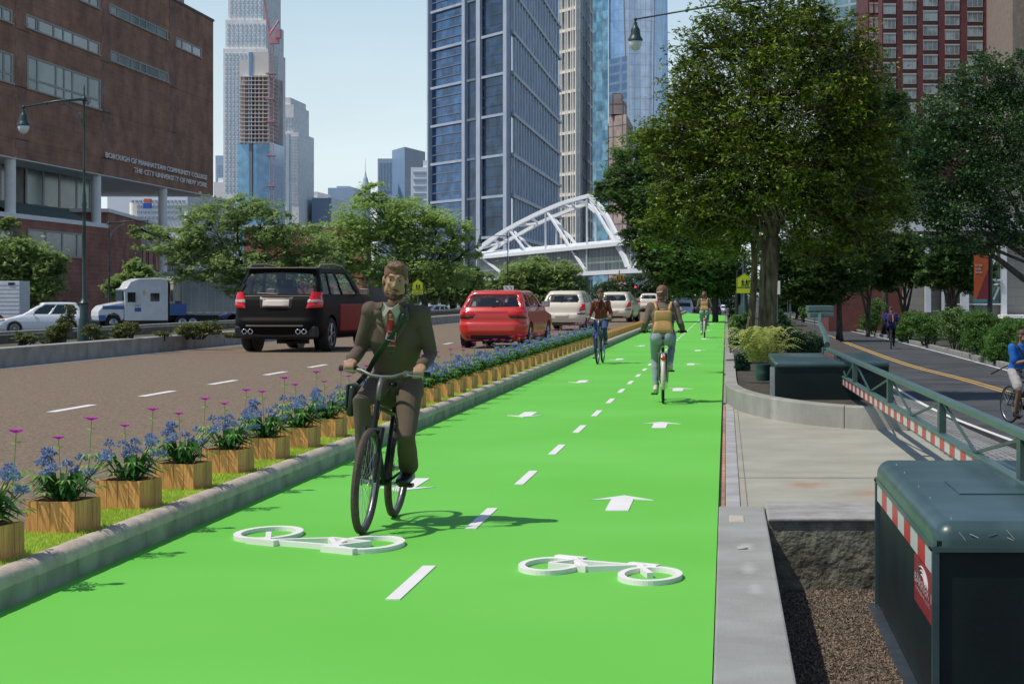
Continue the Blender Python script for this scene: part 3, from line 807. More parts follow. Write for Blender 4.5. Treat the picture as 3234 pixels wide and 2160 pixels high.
def make_car(name,label,spec,paint,cat_='car',group=None,lights='hatch',mirrors=True,plate=True):
    """spec: dict with W (half width), layers [(z,yr,yf,hw,rc)], cabin (z0,z1 + rear/front y and hw)"""
    t=thing(name,label,cat_,(0,0,0),0,group)
    lay=spec['layers']; zs=[]
    z0,z1=lay[0][0],lay[-1][0]
    def ring(tab,z,off=0,n=NOUT):
        yr,yf,hw,rc=interp(tab,z)
        return [(x,y,z) for x,y in outline(yr-off,yf+off,hw+off,rc+off,n)]
    k=26
    m=MB(); rings=[ring(lay,z0+(z1-z0)*i/k) for i in range(k+1)]
    # crowned top
    top=rings[-1]; cy=sum(p[1] for p in top)/len(top)
    for s_,dz in ((.97,.012),(.8,.02)): rings.append([(p[0]*s_,cy+(p[1]-cy)*s_,z1+dz) for p in top])
    m.loft(rings)
    body=m.build('body',paint,t)
    wb=spec['wheels']; wr=spec['wr']; W=spec['W']
    cut=MB()
    for y in wb:
        for s_ in (-1,1):
            cut.lathe([(wr*1.13,0),(wr*1.13,.34)],(s_*(W+.08)-(.34 if s_>0 else 0),y,wr*1.02),'x',n=30)
    c=cut.build('cut',None)
    md=body.modifiers.new('b','BOOLEAN'); md.operation='DIFFERENCE'; md.object=c; md.solver='EXACT'
    bake(body); bpy.data.objects.remove(c); body.data.shade_smooth(); body.data.set_sharp_from_angle(angle=R(32))
    if not body.data.materials: body.data.materials.append(paint)
    wl=MB()
    for y in wb:
        for s_ in (-1,1): wl.lathe([(0,0),(wr*1.10,0),(wr*1.10,.02)],(s_*(W-.28)-.01,y,wr*1.02),'x',n=24)
    wl.box(-W*.8,W*.8,lay[0][1]+.1,lay[0][2]-.1,z0-.03,z0+.01)
    wl.build('underbody',M_black,t)
    # ---- cabin
    ca=spec['cabin']; nz=14
    c0,c1=ca[0][0],ca[-1][0]
    cr=[ring(ca,c0+(c1-c0)*i/nz) for i in range(nz+1)]
    # per ring normalised coordinates
    shell=MB(); glassf={}
    def cls(i,j):
        a=cr[i][j]; b=cr[i][(j+1)%NOUT]; c_=cr[i+1][j]
        z=(cr[i][j][2]+cr[i+1][j][2])/2; zf=(z-c0)/(c1-c0)
        yr,yf,hw,rc=interp(ca,z)
        x=(a[0]+b[0])/2; y=(a[1]+b[1])/2; v=(y-yr)/(yf-yr); u=x/hw
        g=spec['glass']
        if abs(u)<g['ru'] and v<.1:
            rr=.16
            if g['rz'][0]<zf<g['rz'][1]:
                return 'rear_window'
        if abs(u)<.9 and v>.9 and .06<zf<.92: return 'windscreen'
        if abs(u)>.9 and .04<zf<.86:
            for q,(a0,a1) in enumerate(g['side']):
                if a0<v<a1: return 'side_window_%s%d'%('r' if u>0 else 'l',q)
        return None
    for i in range(nz):
        for j in range(NOUT):
            q=[cr[i][j],cr[i][(j+1)%NOUT],cr[i+1][(j+1)%NOUT],cr[i+1][j]]
            kx=cls(i,j)
            if kx: glassf.setdefault(kx,[]).append(q)
            else: shell.add(q,[(0,1,2,3)])
    top=cr[-1]; cy=sum(p[1] for p in top)/len(top); prev=top
    for s_,dz in ((.97,.018),(.88,.035),(.55,.05),(.02,.055)):
        nx=[(p[0]*s_,cy+(p[1]-cy)*s_,c1+dz) for p in top]
        for j in range(NOUT): shell.add([prev[j],prev[(j+1)%NOUT],nx[(j+1)%NOUT],nx[j]],[(0,1,2,3)])
        prev=nx
    def weld(o,d=1e-4):
        bm=bmesh.new(); bm.from_mesh(o.data); bmesh.ops.remove_doubles(bm,verts=bm.verts,dist=d); bmesh.ops.recalc_face_normals(bm,faces=bm.faces); bm.to_mesh(o.data); bm.free()
    sh=shell.build('cabin_shell',spec.get('shellmat',paint),t,solid=.05,fix=False); weld(sh); sh.data.shade_smooth(); sh.data.set_sharp_from_angle(angle=R(40))
    sh.modifiers['solid'].offset=-1
    for kx,qs in glassf.items():
        gm=MB()
        for q in qs: gm.add(q,[(0,1,2,3)])
        o=gm.build(kx.split('_r')[0].split('_l')[0] if kx.startswith('side') else kx,spec['gmat'],t,fix=False); weld(o); o.data.shade_smooth()
        o.scale=(.985,.993,1); 
    # rear window frame trim (painted darker on hatchbacks)
    def spos(tab,u,z,off=.0):
        """point on the rear skin at lateral fraction u"""
        yr,yf,hw,rc=interp(tab,z)
        pts=outline(yr,yf,hw,rc,NOUT*4)
        half=pts[:NOUT*2]
        x=abs(u)*hw
        for a,b in zip(half,half[1:]):
            if a[0]<=x<=b[0] or (x<=b[0]):
                f=(x-a[0])/max(b[0]-a[0],1e-9); y=a[1]+(b[1]-a[1])*min(max(f,0),1); break
        return Vector((math.copysign(x,u),y-off,z))
    def rearpatch(name,poly,mm,th=.02,tab=None,parent=None,res=7,bev=0):
        """poly: 4 corners (x, z) -> thick patch hugging the rear skin; corners order bl br tr tl"""
        tab=tab or lay
        g=MB(); A=[];B=[]
        for i in range(res+1):
            for j in range(res+1):
                a=Vector(poly[0]).lerp(Vector(poly[1]),j/res); b=Vector(poly[3]).lerp(Vector(poly[2]),j/res); p=a.lerp(b,i/res)
                hw=interp(tab,p.y)[2]; u=max(min(p.x/hw,.9999),-.9999)
                e=.35 if (i in (0,res) or j in (0,res)) and bev else 1
                q=spos(tab,u,p.y,0); nx=(abs(u)**6)*math.copysign(1,u)
                A.append(q+Vector((nx*th*e,-th*e,0))); B.append(q+Vector((-nx*.01,.01,0)))
        n=res+1; g.add(A+B,[(i*n+j,i*n+j+1,(i+1)*n+j+1,(i+1)*n+j) for i in range(res) for j in range(res)])
        o=n*n; ed=[(0*n+j,0*n+j+1) for j in range(res)]+[(j*n+res,(j+1)*n+res) for j in range(res)]+[(res*n+j+1,res*n+j) for j in range(res)]+[((j+1)*n,j*n) for j in range(res)]
        g.f+=[(a,b,b+o,a+o) for a,b in ed]
        return g.build(name,mm,parent or t,smooth=True,angle=50)
    for (nm,poly,mm,th) in spec['rear']:
        o=None
        polys=[poly] if not isinstance(poly[0][0],(tuple,list)) else poly
        for pq in polys: o=rearpatch(nm,pq,mm,th,bev=1)
        if nm=='tail_light':
            pass
    # wheels
    def _unused(): pass
    for y in wb:
        for s_ in (-1,1):
            x=s_*(W-.115)
            wo=bpy.data.objects.new('wheel',None); COL.objects.link(wo); wo.parent=t; wo.location=(x,y,wr); wo.empty_display_size=.1
            m=MB(); w2=.11
            m.lathe([(wr*.64,-w2*.9),(wr*.9,-w2),(wr*.985,-w2*.72),(wr,0),(wr*.985,w2*.72),(wr*.9,w2),(wr*.64,w2*.9),(wr*.62,0),(wr*.64,-w2*.9)],(0,0,0),'x',n=36,cap=False)
            m.build('tyre',M_rubber,wo,smooth=True)
            m=MB(); xx=s_*w2*.75
            m.lathe([(wr*.60,-.02),(wr*.66,-.02),(wr*.66,.02),(wr*.60,.02),(wr*.60,-.02)],(xx,0,0),'x',n=30,cap=False)
            m.lathe([(0,-.02),(wr*.13,-.02),(wr*.13,.02),(0,.03)],(xx,0,0),'x',n=16)
            m.lathe([(wr*.63,-.1),(wr*.63,.1)],(0,0,0),'x',n=30,cap=False)
            for q in range(5):
                for dq in (-.16,.16):
                    a=2*math.pi*q/5+dq*.45; b=2*math.pi*q/5+dq
                    m.tube([(xx,wr*.1*math.cos(a),wr*.1*math.sin(a)),(xx,wr*.62*math.cos(b),wr*.62*math.sin(b))],[.020,.016],4)
            m.build('rim',M_alu,wo)
    # mirrors
    if mirrors:
        yr,yf,hw,rc=interp(ca,c0+.06)
        for s_ in (-1,1):
            my=yr+(yf-yr)*spec.get('mv',.80)
            m=MB(); m.tube([(s_*(hw-.03),my,c0+.03),(s_*(hw+.08),my-.01,c0+.06)],[.025,.02],6)
            m.rbox(s_*(hw+.17)-.105,s_*(hw+.17)+.105,my-.06,my+.05,c0+.02,c0+.17,.035)
            mo=m.build('wing_mirror',spec.get('mirmat',M_black),t,smooth=True,angle=40)
            MB().box(s_*(hw+.17)-.09,s_*(hw+.17)+.09,my-.066,my-.062,c0+.035,c0+.155).build('mirror_glass',spec.get('mglass',M_chrome),mo)
    # interior
    yr,yf,hw,rc=interp(ca,c0)
    MB().box(-hw*.86,hw*.86,yr+.12,yf-.3,c0-.3,c0+.03).build('parcel_shelf',M_black,t)
    for (fy,rows) in ((.30,spec.get('rear_seats',True)),(.58,True)):
        if not rows: continue
        for s_ in (-1,1):
            y=yr+(yf-yr)*fy; m=MB()
            m.rbox(s_*hw*.45-.23,s_*hw*.45+.23,y-.07,y+.07,c0-.3,c0+(c1-c0)*.36,.06)
            m.rbox(s_*hw*.45-.13,s_*hw*.45+.13,y-.05,y+.05,c0+(c1-c0)*.34,c0+(c1-c0)*.64,.05)
            m.build('seat',M_black,t,smooth=True,angle=40)
    y=yr+(yf-yr)*.74
    st=MB(); n=20; st.tube([(-hw*.42+.18*math.cos(2*math.pi*i/n),y,c0+.02+.18*math.sin(2*math.pi*i/n)) for i in range(n+1)],.016,6); st.build('steering_wheel',M_black,t)
    t_=t
    return t,rearpatch,spos

M_suv=mat('suv_paint',(.006,.005,.0045),None,rough=.55,spec=.12)
M_red=mat('red_paint',(.60,.035,.022),None,rough=.28,coat=.5)
M_redd=mat('red_door_paint',(.22,.004,.004),None,rough=.45,spec=.2)
M_cream=mat('cream_paint',(.70,.62,.50),None,rough=.3,coat=.4)
M_tail=mat('tail_red',(.75,.012,.016),(.55,.005,.01),30,.18,coat=.5,lo=.45,hi=.55)
M_tail2=mat('tail_clear',(.62,.55,.50),(.35,.30,.26),60,.2,lo=.45,hi=.55)
M_plate=mat('blank_plate',(.62,.53,.45),None,rough=.5)
M_plate2=mat('cream_plate',(.66,.58,.48),None,rough=.5)
M_trim=mat('dark_trim',(.02,.016,.013),None,rough=.4)
M_tan=mat('tan_frame',(.20,.165,.13),None,rough=.45)
M_cglass=glass('car_glass',(.86,.90,.90),.10)
M_dglass=glass('car_glass_tint',(.45,.40,.35),.12)
M_mgl=mat('mirror_mesh',(.30,.26,.22),(.08,.07,.06),90,.4,lo=.48,hi=.52)

def quadpoly(x0,x1,z0,z1): return [(x0,z0),(x1,z0),(x1,z1),(x0,z1)]
def mirr(p): return [(-p[1][0],p[1][1]),(-p[0][0],p[0][1]),(-p[3][0],p[3][1]),(-p[2][0],p[2][1])]
# --- SUV: half width .96, height 1.82
tl=[(.66,.93),(.945,.95),(.93,1.27),(.74,1.28)]
suv=dict(rear_seats=False,W=.96,wr=.37,wheels=(-1.42,1.40),
 layers=[(.30,-2.16,2.1,.84,.25),(.36,-2.26,2.2,.90,.28),(.50,-2.32,2.28,.945,.30),(.66,-2.33,2.32,.955,.30),(.74,-2.28,2.30,.955,.28),(.95,-2.24,2.26,.95,.24),(1.10,-2.20,1.5,.935,.2),(1.20,-2.15,1.15,.92,.18)],
 cabin=[(1.19,-2.15,1.05,.915,.10),(1.45,-2.02,.70,.86,.10),(1.76,-1.86,.25,.775,.10)],
 glass=dict(ru=.90,rz=(.06,.90),side=((.07,.24),(.27,.50),(.53,.86))),gmat=M_cglass,mirmat=M_tan,mglass=M_mgl,mv=.86,
 rear=[('tail_light',tl,M_tail,.03),('tail_light',mirr(tl),M_tail,.03),
   ('reversing_light',[(.67,1.05),(.935,1.06),(.93,1.12),(.69,1.12)],M_tail2,.036),('reversing_light',mirr([(.67,1.05),(.935,1.06),(.93,1.12),(.69,1.12)]),M_tail2,.036),
   ('number_plate',quadpoly(-.285,.285,.965,1.115),M_plate,.05),
   ('plate_surround',[(-.34,.93),(.34,.93),(.36,1.17),(-.36,1.17)],M_trim,.02),
   ('bumper_lip',quadpoly(-.62,.62,.545,.575),M_tan,.035),
   ('tailgate_edge',quadpoly(-.80,.80,1.185,1.198),M_tan,.012)])
SUV,rp,sp=make_car('parked_suv','x',suv,M_suv,'car')
tag(SUV,'black SUV seen from behind with red tail lights and a blank cream number plate','car')
m=MB()
for s_ in (-1,1):
    for dx in (0,.13):
        mm=MB(); mm.lathe([(.040,0),(.055,-.005),(.055,.12),(.04,.12),(.04,0)],(s_*(.52+dx),-2.38,.44),'y',n=18,cap=False); mm.build('exhaust_pipe',M_chrome,SUV,smooth=True)
for s_ in (-1,1):
    mm=MB(); mm.tube([(s_*.76,-1.75,1.79),(s_*.765,-1.62,1.85),(s_*.77,-.8,1.875),(s_*.76,-.1,1.84),(s_*.74,.1,1.77)],[.022,.028,.028,.026,.02],8); mm.build('roof_rail',M_tan,SUV,smooth=True)
    MB().box(min(s_*.90,s_*.966),max(s_*.90,s_*.966),-.85,.95,.42,1.02).build('door_panel',M_redd,SUV,bevel=.03)
MB().box(-.78,.78,-1.98,-1.86,1.775,1.80).build('roof_spoiler',M_tan,SUV,bevel=.008)
MB().rbox(-.9,.9,-2.30,-2.1,.30,.56,.05).build('rear_diffuser',M_black,SUV)
wp=MB(); wp.tube([(-.02,-2.17,1.23),(-.45,-2.13,1.25)],.012,5); wp.tube([(0,-2.2,1.22),(0,-2.14,1.24)],.02,6); wp.build('wiper',M_tan,SUV)
mm=MB(); mm.box(-.35,.35,-1.2,-1.1,.16,.34); mm.tube([(-.8,-1.42,.37),(.8,-1.42,.37)],.05,8); mm.ell((0,-1.42,.33),(.18,.12,.13)); mm.build('rear_axle',M_black,SUV)
s=1.17; SUV.scale=(s,s,s)
SUV.rotation_euler=(0,0,R(-6.5)); SUV.location=(-10.82,49.5+2.32*s,.15)

# --- red hatchback
tlr=[(.40,.82),(.86,.80),(.855,.93),(.44,.90)]
red=dict(W=.87,wr=.315,wheels=(-1.28,1.20),
 layers=[(.20,-1.86,1.8,.74,.25),(.27,-1.93,1.88,.80,.3),(.42,-1.985,1.95,.855,.33),(.58,-1.98,1.97,.87,.33),(.66,-1.93,1.95,.865,.3),(.80,-1.93,1.9,.855,.28),(.90,-1.91,1.2,.84,.25),(1.0,-1.84,.98,.80,.2)],
 cabin=[(.99,-1.83,.92,.79,.14),(1.2,-1.66,.60,.72,.16),(1.385,-1.50,.22,.635,.18)],
 glass=dict(ru=.86,rz=(.10,.84),side=((.12,.30),(.34,.84))),gmat=M_cglass,shellmat=None,mv=.80,
 rear=[('tail_light',tlr,M_tail,.02),('tail_light',mirr(tlr),M_tail,.02),
   ('light_trim',[(.46,.755),(.84,.73),(.86,.79),(.42,.805)],M_trim,.012),('light_trim',mirr([(.46,.755),(.84,.73),(.86,.79),(.42,.805)]),M_trim,.012),
   ('tailgate_crease',quadpoly(-.40,.40,.885,.893),M_trim,.004),
   ('lower_bumper',[(-.60,.21),(.60,.21),(.64,.33),(-.64,.33)],M_black,.012)])
red['shellmat']=M_red
REDC,rp,sp=make_car('parked_car','x',red,M_red)
tag(REDC,'bright red hatchback seen from behind beyond the flowering planters','car')
mm=MB(); mm.lathe([(.03,0),(.042,0),(.042,.1),(.03,.1),(.03,0)],(-.48,-1.98,.26),'y',n=16,cap=False); mm.build('exhaust_pipe',M_trim,REDC)
MB().tube([(0,-1.2,1.43),(0,-1.28,1.60)],.006,5).build('roof_aerial',M_black,REDC)
wp=MB(); wp.tube([(0,-1.86,1.02),(.42,-1.80,1.05)],.012,5); wp.build('wiper',M_black,REDC)
mm=MB(); mm.box(-.35,.35,-1.3,-.9,.12,.24); mm.build('silencer',M_black,REDC)
s=1.08; REDC.scale=(s,s,s); REDC.rotation_euler=(0,0,R(-5)); REDC.location=(-6.03,53.2+1.95*s,.15)

# --- cream hatchbacks
tlc=[(.62,.72),(.835,.75),(.80,1.0),(.70,.99)]
cre=dict(W=.86,wr=.30,wheels=(-1.25,1.25),
 layers=[(.22,-1.86,1.8,.74,.28),(.30,-1.94,1.9,.80,.34),(.45,-2.0,1.95,.85,.38),(.58,-1.99,1.95,.86,.38),(.66,-1.90,1.93,.855,.34),(.85,-1.88,1.85,.84,.3),(.95,-1.84,1.1,.81,.26),(1.02,-1.78,.95,.775,.22)],
 cabin=[(1.01,-1.77,.9,.765,.20),(1.25,-1.62,.56,.69,.22),(1.42,-1.46,.2,.59,.24)],
 glass=dict(ru=.82,rz=(.08,.80),side=((.12,.28),(.31,.54),(.57,.84))),gmat=M_cglass,mv=.80,
 rear=[('tail_light',tlc,M_tail,.035),('tail_light',mirr(tlc),M_tail,.035),
   ('number_plate',quadpoly(-.255,.255,.505,.63),M_plate2,.03),
   ('bumper_insert',quadpoly(.56,.83,.60,.645),M_trim,.02),('bumper_insert',quadpoly(-.83,-.56,.60,.645),M_trim,.02),
   ('lower_bumper',quadpoly(-.6,.6,.23,.30),M_trim,.012)])
CREM,rp,sp=make_car('parked_car','x',cre,M_cream,group='cream hatchbacks in the lane beside the median')
MB().box(-.13,.13,-1.49,-1.47,1.40,1.425).build('brake_light',M_tail,CREM)
wp=MB(); wp.tube([(0,-1.80,1.04),(-.40,-1.76,1.06)],.012,5); wp.build('wiper',M_black,CREM)
for i,(px,Y,lab) in enumerate(((1299,80.5,'cream hatchback next to the red car, nearest of the three alike'),(1414,105.6,'cream hatchback partly hidden by the woman in the red jacket, middle of three'),(1490.5,171,'cream hatchback farthest down the road, smallest of the three alike'))):
    o=CREM if i==0 else copy_tree(CREM)
    s=1.09; o.scale=(s,s,s); o.rotation_euler=(0,0,R((-5,-5,-4)[i])); o.location=((px-VX)*Y/F,Y+2.0*s,.15)
    tag(o,lab,'car')

# --- white estate-like car across the median (seen from the side), photo traffic
M_wcar=mat('white_car_paint',(.72,.74,.76),None,rough=.25,coat=.5)
M_wgl=mat('dark_window',(.02,.035,.035),None,rough=.06)
M_hl=mat('headlight',(.7,.72,.75),None,rough=.12,metal=.4)
def traffic_car(label,paint,loc,rot,s=1.0,group=None,tall=1.0):
    sp_=dict(W=.93,wr=.36,wheels=(-1.42,1.42),
     layers=[(.26,-2.18,2.15,.80,.3),(.36,-2.30,2.27,.88,.34),(.55,-2.33,2.33,.92,.36),(.72,-2.30,2.30,.93,.36),(.86,-2.27,2.05,.92,.34),(.98,-2.24,1.45,.90,.3),(1.08,-2.16,1.15,.86,.25)],
     cabin=[(1.07,-2.12,1.10,.85,.18),(1.35,-1.98,.66,.76,.2),(1.60*tall,-1.72,.05,.66,.22)],
     glass=dict(ru=.84,rz=(.1,.85),side=((.09,.27),(.30,.54),(.57,.86))),gmat=M_wgl,mv=.82,mirmat=paint,
     rear=[('tail_light',[(.66,.85),(.9,.85),(.88,1.05),(.72,1.05)],M_tail,.02),('tail_light',mirr([(.66,.85),(.9,.85),(.88,1.05),(.72,1.05)]),M_tail,.02)])
    t,_,_=make_car('parked_car','x',sp_,paint)
    for s_ in (-1,1):
        m=MB(); m.ell((s_*.68,2.12,.80),(.22,.20,.09)); m.build('headlight',M_hl,t,smooth=True)
        m=MB(); m.ell((s_*.86,1.98,.80),(.06,.14,.06)); m.build('indicator',mat('amber',(.8,.2,.03),None,rough=.3),t,smooth=True)
    MB().rbox(-.55,.55,2.24,2.385,.42,.68,.05).build('grille',M_black,t)
    t.location=loc; t.rotation_euler=(0,0,rot); t.scale=(s,s,s)
    return tag(t,label,'car',group)
traffic_car('white crossover car passing behind the lamp post on the left',M_wcar,((98-VX)*122/F,122,-.82),R(108),1.12,tall=1.07)
M_navy=mat('navy_paint',(.02,.04,.10),None,rough=.25,coat=.5)
traffic_car('dark blue car half hidden behind the black SUV',M_navy,((548-VX)*150/F,150,-.82),R(100),.95)
traffic_car('white car seen just beyond the elbow of the suited cyclist',M_wcar,((985-VX)*172/F,172,-.82),R(150),.95)

# --- lorry with blue chassis side tank
def bxs(name,m,par,*b,bev=.0):
    mm=MB()
    for q in b: mm.box(*q)
    return mm.build(name,m,par,bevel=bev)
Yt=138; TX=(215-VX)*Yt/F
tr=thing('semi_truck','white and blue articulated lorry with a grey trailer behind the median shrubs','truck',(TX,Yt,-.82))
k=Yt/F; tr.rotation_euler=(0,0,R(30)); tr.scale=(1.04,1.04,1.04)
M_tw=mat('truck_white',(.74,.76,.78),(.66,.68,.70),2,.3,coat=.3); M_tb=mat('truck_blue',(.03,.12,.36),None,rough=.3,coat=.3)
M_trl=mat('trailer_grey',(.34,.37,.38),(.24,.28,.29),.8,.4,.5)
# local x runs to the right along the lorry (nose at left)
def cabprof():
    pts=[(0,1.55),(.10,1.02),(.3,.75),(.9,.6),(5.9-1.2,.6),(5.9-1.2,3.35),(3.9,3.42),(2.3,3.38),(1.9,3.05),(1.9,2.55),(1.62,1.85),(.35,1.72)]
    return pts
hood=MB()
prof=[(.02,.95),(.05,1.3),(.35,1.62),(1.2,1.80),(1.75,1.88),(1.75,.75),(1.55,.62),(1.45,.95),(1.1,1.15),(.7,1.0),(.5,.62),(.1,.62)]
hood.add([(x,-1.0,z) for x,z in prof]+[(x,1.0,z) for x,z in prof],[tuple(range(12)),tuple(reversed(range(12,24)))]+[(i,(i+1)%12,12+(i+1)%12,12+i) for i in range(12)])
hood.build('bonnet',M_tw,tr,bevel=.08)
cp=[(1.75,.62),(1.75,1.86),(1.98,2.55),(1.3,2.62),(1.3,2.74),(2.0,2.80),(2.1,3.18),(2.6,3.40),(4.1,3.45),(4.62,3.35),(4.62,.62)]
c=MB(); n=len(cp)
cp=[(1.76,.62),(1.76,1.86),(1.72,2.62),(1.60,2.70),(1.9,2.80),(2.15,3.22),(2.7,3.42),(4.1,3.46),(4.62,3.35),(4.62,.62)]; n=len(cp)
c.add([(x,-1.05,z) for x,z in cp]+[(x,1.05,z) for x,z in cp],[tuple(range(n)),tuple(reversed(range(n,2*n)))]+[(i,(i+1)%n,n+(i+1)%n,n+i) for i in range(n)])
c.build('cab',M_tw,tr,bevel=.05)
bxs('windscreen',M_wgl,tr,(1.64,1.755,-.95,.95,1.95,2.60))
bxs('side_window',M_wgl,tr,(1.95,2.4,-1.06,-1.052,1.85,2.5),bev=0); bxs('side_window',M_wgl,tr,(3.45,4.05,-1.06,-1.052,1.9,2.45))
bxs('door_mirror',M_black,tr,(2.25,2.4,-1.35,-1.15,1.85,2.5))
bxs('blue_stripe',M_tb,tr,(.35,1.74,-1.012,-1.003,1.38,1.62),(.1,.55,-1.02,-1.003,.64,1.0))
bxs('chassis',M_black,tr,(4.62,8.2,-.45,.45,.62,.95),(1.6,4.6,-.9,-.5,.3,.62)); bxs('side_tank',M_tb,tr,(4.75,5.9,-1.0,-.6,.95,1.75),bev=.04)
bxs('exhaust_stack',M_chrome,tr,(4.68,4.8,-.95,-.83,.95,3.1))
bxs('fairing_panel',M_black,tr,(4.625,4.75,-1.0,-.8,.9,3.3))
text_obj('EAST','door_text',M_tb,wmat(tr)@Matrix.Translation((2.42,-1.066,1.55))@Matrix.Rotation(R(90),4,'X'),w=.42,h=.16,extrude=.002,parent=tr)
bxs('door_logo',M_tb,tr,(2.42,2.84,-1.062,-1.053,1.22,1.48))
bxs('yellow_marker',mat('yellow_mark',(.75,.45,.03)),tr,(2.98,3.08,-1.062,-1.053,2.3,2.62))
bxs('trailer',M_trl,tr,(5.55,13.6,-.98,1.1,1.15,3.62)); bxs('trailer_ribs',mat('trailer_rib',(.42,.45,.46),None,rough=.4,metal=.5),tr,*[(5.6+i*.55,5.64+i*.55,-.995,-.98,1.2,3.6) for i in range(9)])
bxs('trailer_rail',mat('rail_grey',(.5,.52,.52)),tr,(5.55,13.6,-1.0,-.96,1.08,1.20))
bxs('reflector_tape',M_tail,tr,*[(5.7+i*.6,5.95+i*.6,-1.008,-1.0,1.12,1.16) for i in range(8)])
bxs('cooling_unit',mat('unit_cream',(.45,.43,.36),(.36,.35,.30),3),tr,(5.0,5.54,-.85,.85,1.9,3.55),bev=.04)
tw=[(1.05,.5),(5.6,.5),(6.3,.5),(9.6,.5)]
for x,r_ in tw:
    for yy_ in (-1.0,.72):
        m=MB(); m.lathe([(.28,0),(.46,0),(.5,.05),(.5,.22),(.46,.27),(.28,.27)],(x,yy_,.5),'y',n=28); m.build('wheel',M_rubber,tr,smooth=True,angle=40)
        if yy_<0: MB().lathe([(0,-.02),(.14,-.03),(.16,-.015),(.27,-.012),(.28,.02)],(x,yy_,.5),'y',n=24).build('hub_rim',M_alu,tr,smooth=True)
# white box van at the far left edge
Yb=150
bt=thing('box_truck','white ribbed box truck body at the left edge of the view','truck',((-60-VX)*Yb/F,Yb,-.82))
bxs('cargo_box',mat('ribbed_white',(.62,.64,.66),(.54,.56,.58),2,.5),bt,(-1.5,116*Yb/F,-1,1.2,.55,3.45),bev=.03)
bxs('box_rib',M_trl,bt,*[(-1.4,116*Yb/F-.05,-1.02,-1.0,.75+i*.3,.77+i*.3) for i in range(9)])
bxs('marker_lamp',M_black,bt,(98*Yb/F-.25,98*Yb/F+.2,-1.05,-1.0,3.15,3.35))
for x in (0.2,2.2):
    MB().lathe([(0,0),(.45,0),(.5,.05),(.5,.25),(0,.25)],(x,-1.0,.5),'y',n=24).build('wheel',M_rubber,bt)

# distant traffic at the end of the road ------------------------------------------
def van(label,px0,px1,pyt,Y,paint,group):
    x0=(px0-VX)*Y/F; x1=(px1-VX)*Y/F; W=(x1-x0)/2; zt=H-(pyt-HY)*Y/F; zg=-.98
    Ht=zt-zg
    t=thing('distant_vehicle',label,'vehicle',((x0+x1)/2,Y,zg),0,group)
    m=MB(); k=Ht
    rings=[]
    for (z,yf,hw) in ((.25,0,.9),(.4*k*.8,-.05,1),(.55*k,.1,.98),(.8*k,.5,.88),(.97*k,.8,.8),(k,1.0,.7)):
        rings.append([(x,y,z) for x,y in outline(yf,5-yf*.3,W*hw,.2,40)])
    m.loft(rings); m.build('body',paint,t,smooth=True,angle=40)
    MB().box(-W*.74,W*.74,-.02+.2,.4,.56*k,.84*k).build('windscreen',M_wgl,t)
    for s_ in (-1,1):
        MB().box(s_*W*.75-.15,s_*W*.75+.15,-.10,.1,.38*k*.9,.46*k).build('lamp',M_tail if 'red' in label else M_hl,t)
        MB().lathe([(0,0),(.33,0),(.36,.05),(.36,.22),(0,.22)],(s_*W*.8-.11,.7,.33),'x',n=16).build('wheel',M_rubber,t)
    return t
M_sil=mat('silver_paint',(.50,.54,.58),None,rough=.3,metal=.5)
vg='queue of distant traffic at the end of the road'
v=van('silver van with roof bars at the head of the distant queue',1541,1589,688,235,M_sil,vg)
bxs('roof_bar',M_alu,v,(-.9,.9,1.2,1.3,H-(685-HY)*235/F+.98,H-(683.5-HY)*235/F+.98))
for (a,b,c_,Y,pn,lab) in ((1588,1606,705,240,'dark','dark car with red lights just right of the distant silver van'),(1606,1626,703,255,'dark','black distant car behind the far backpack cyclist'),(1632,1654,700,238,'dark','dark red-lit distant SUV right of the far backpack cyclist'),(1560,1578,694,300,'white','small white distant van behind the silver van'),(1652,1664,699,290,'white','tiny white distant car at the kerb end of the queue'),(1520,1541,697,250,'grey','grey distant car left of the silver van'),(1496,1512,694,270,'white','white distant car between the last parked hatchback and the cyclist')):
    van(lab,a,b,c_,Y,{'dark':M_navy,'white':M_wcar,'grey':M_sil}[pn],vg)
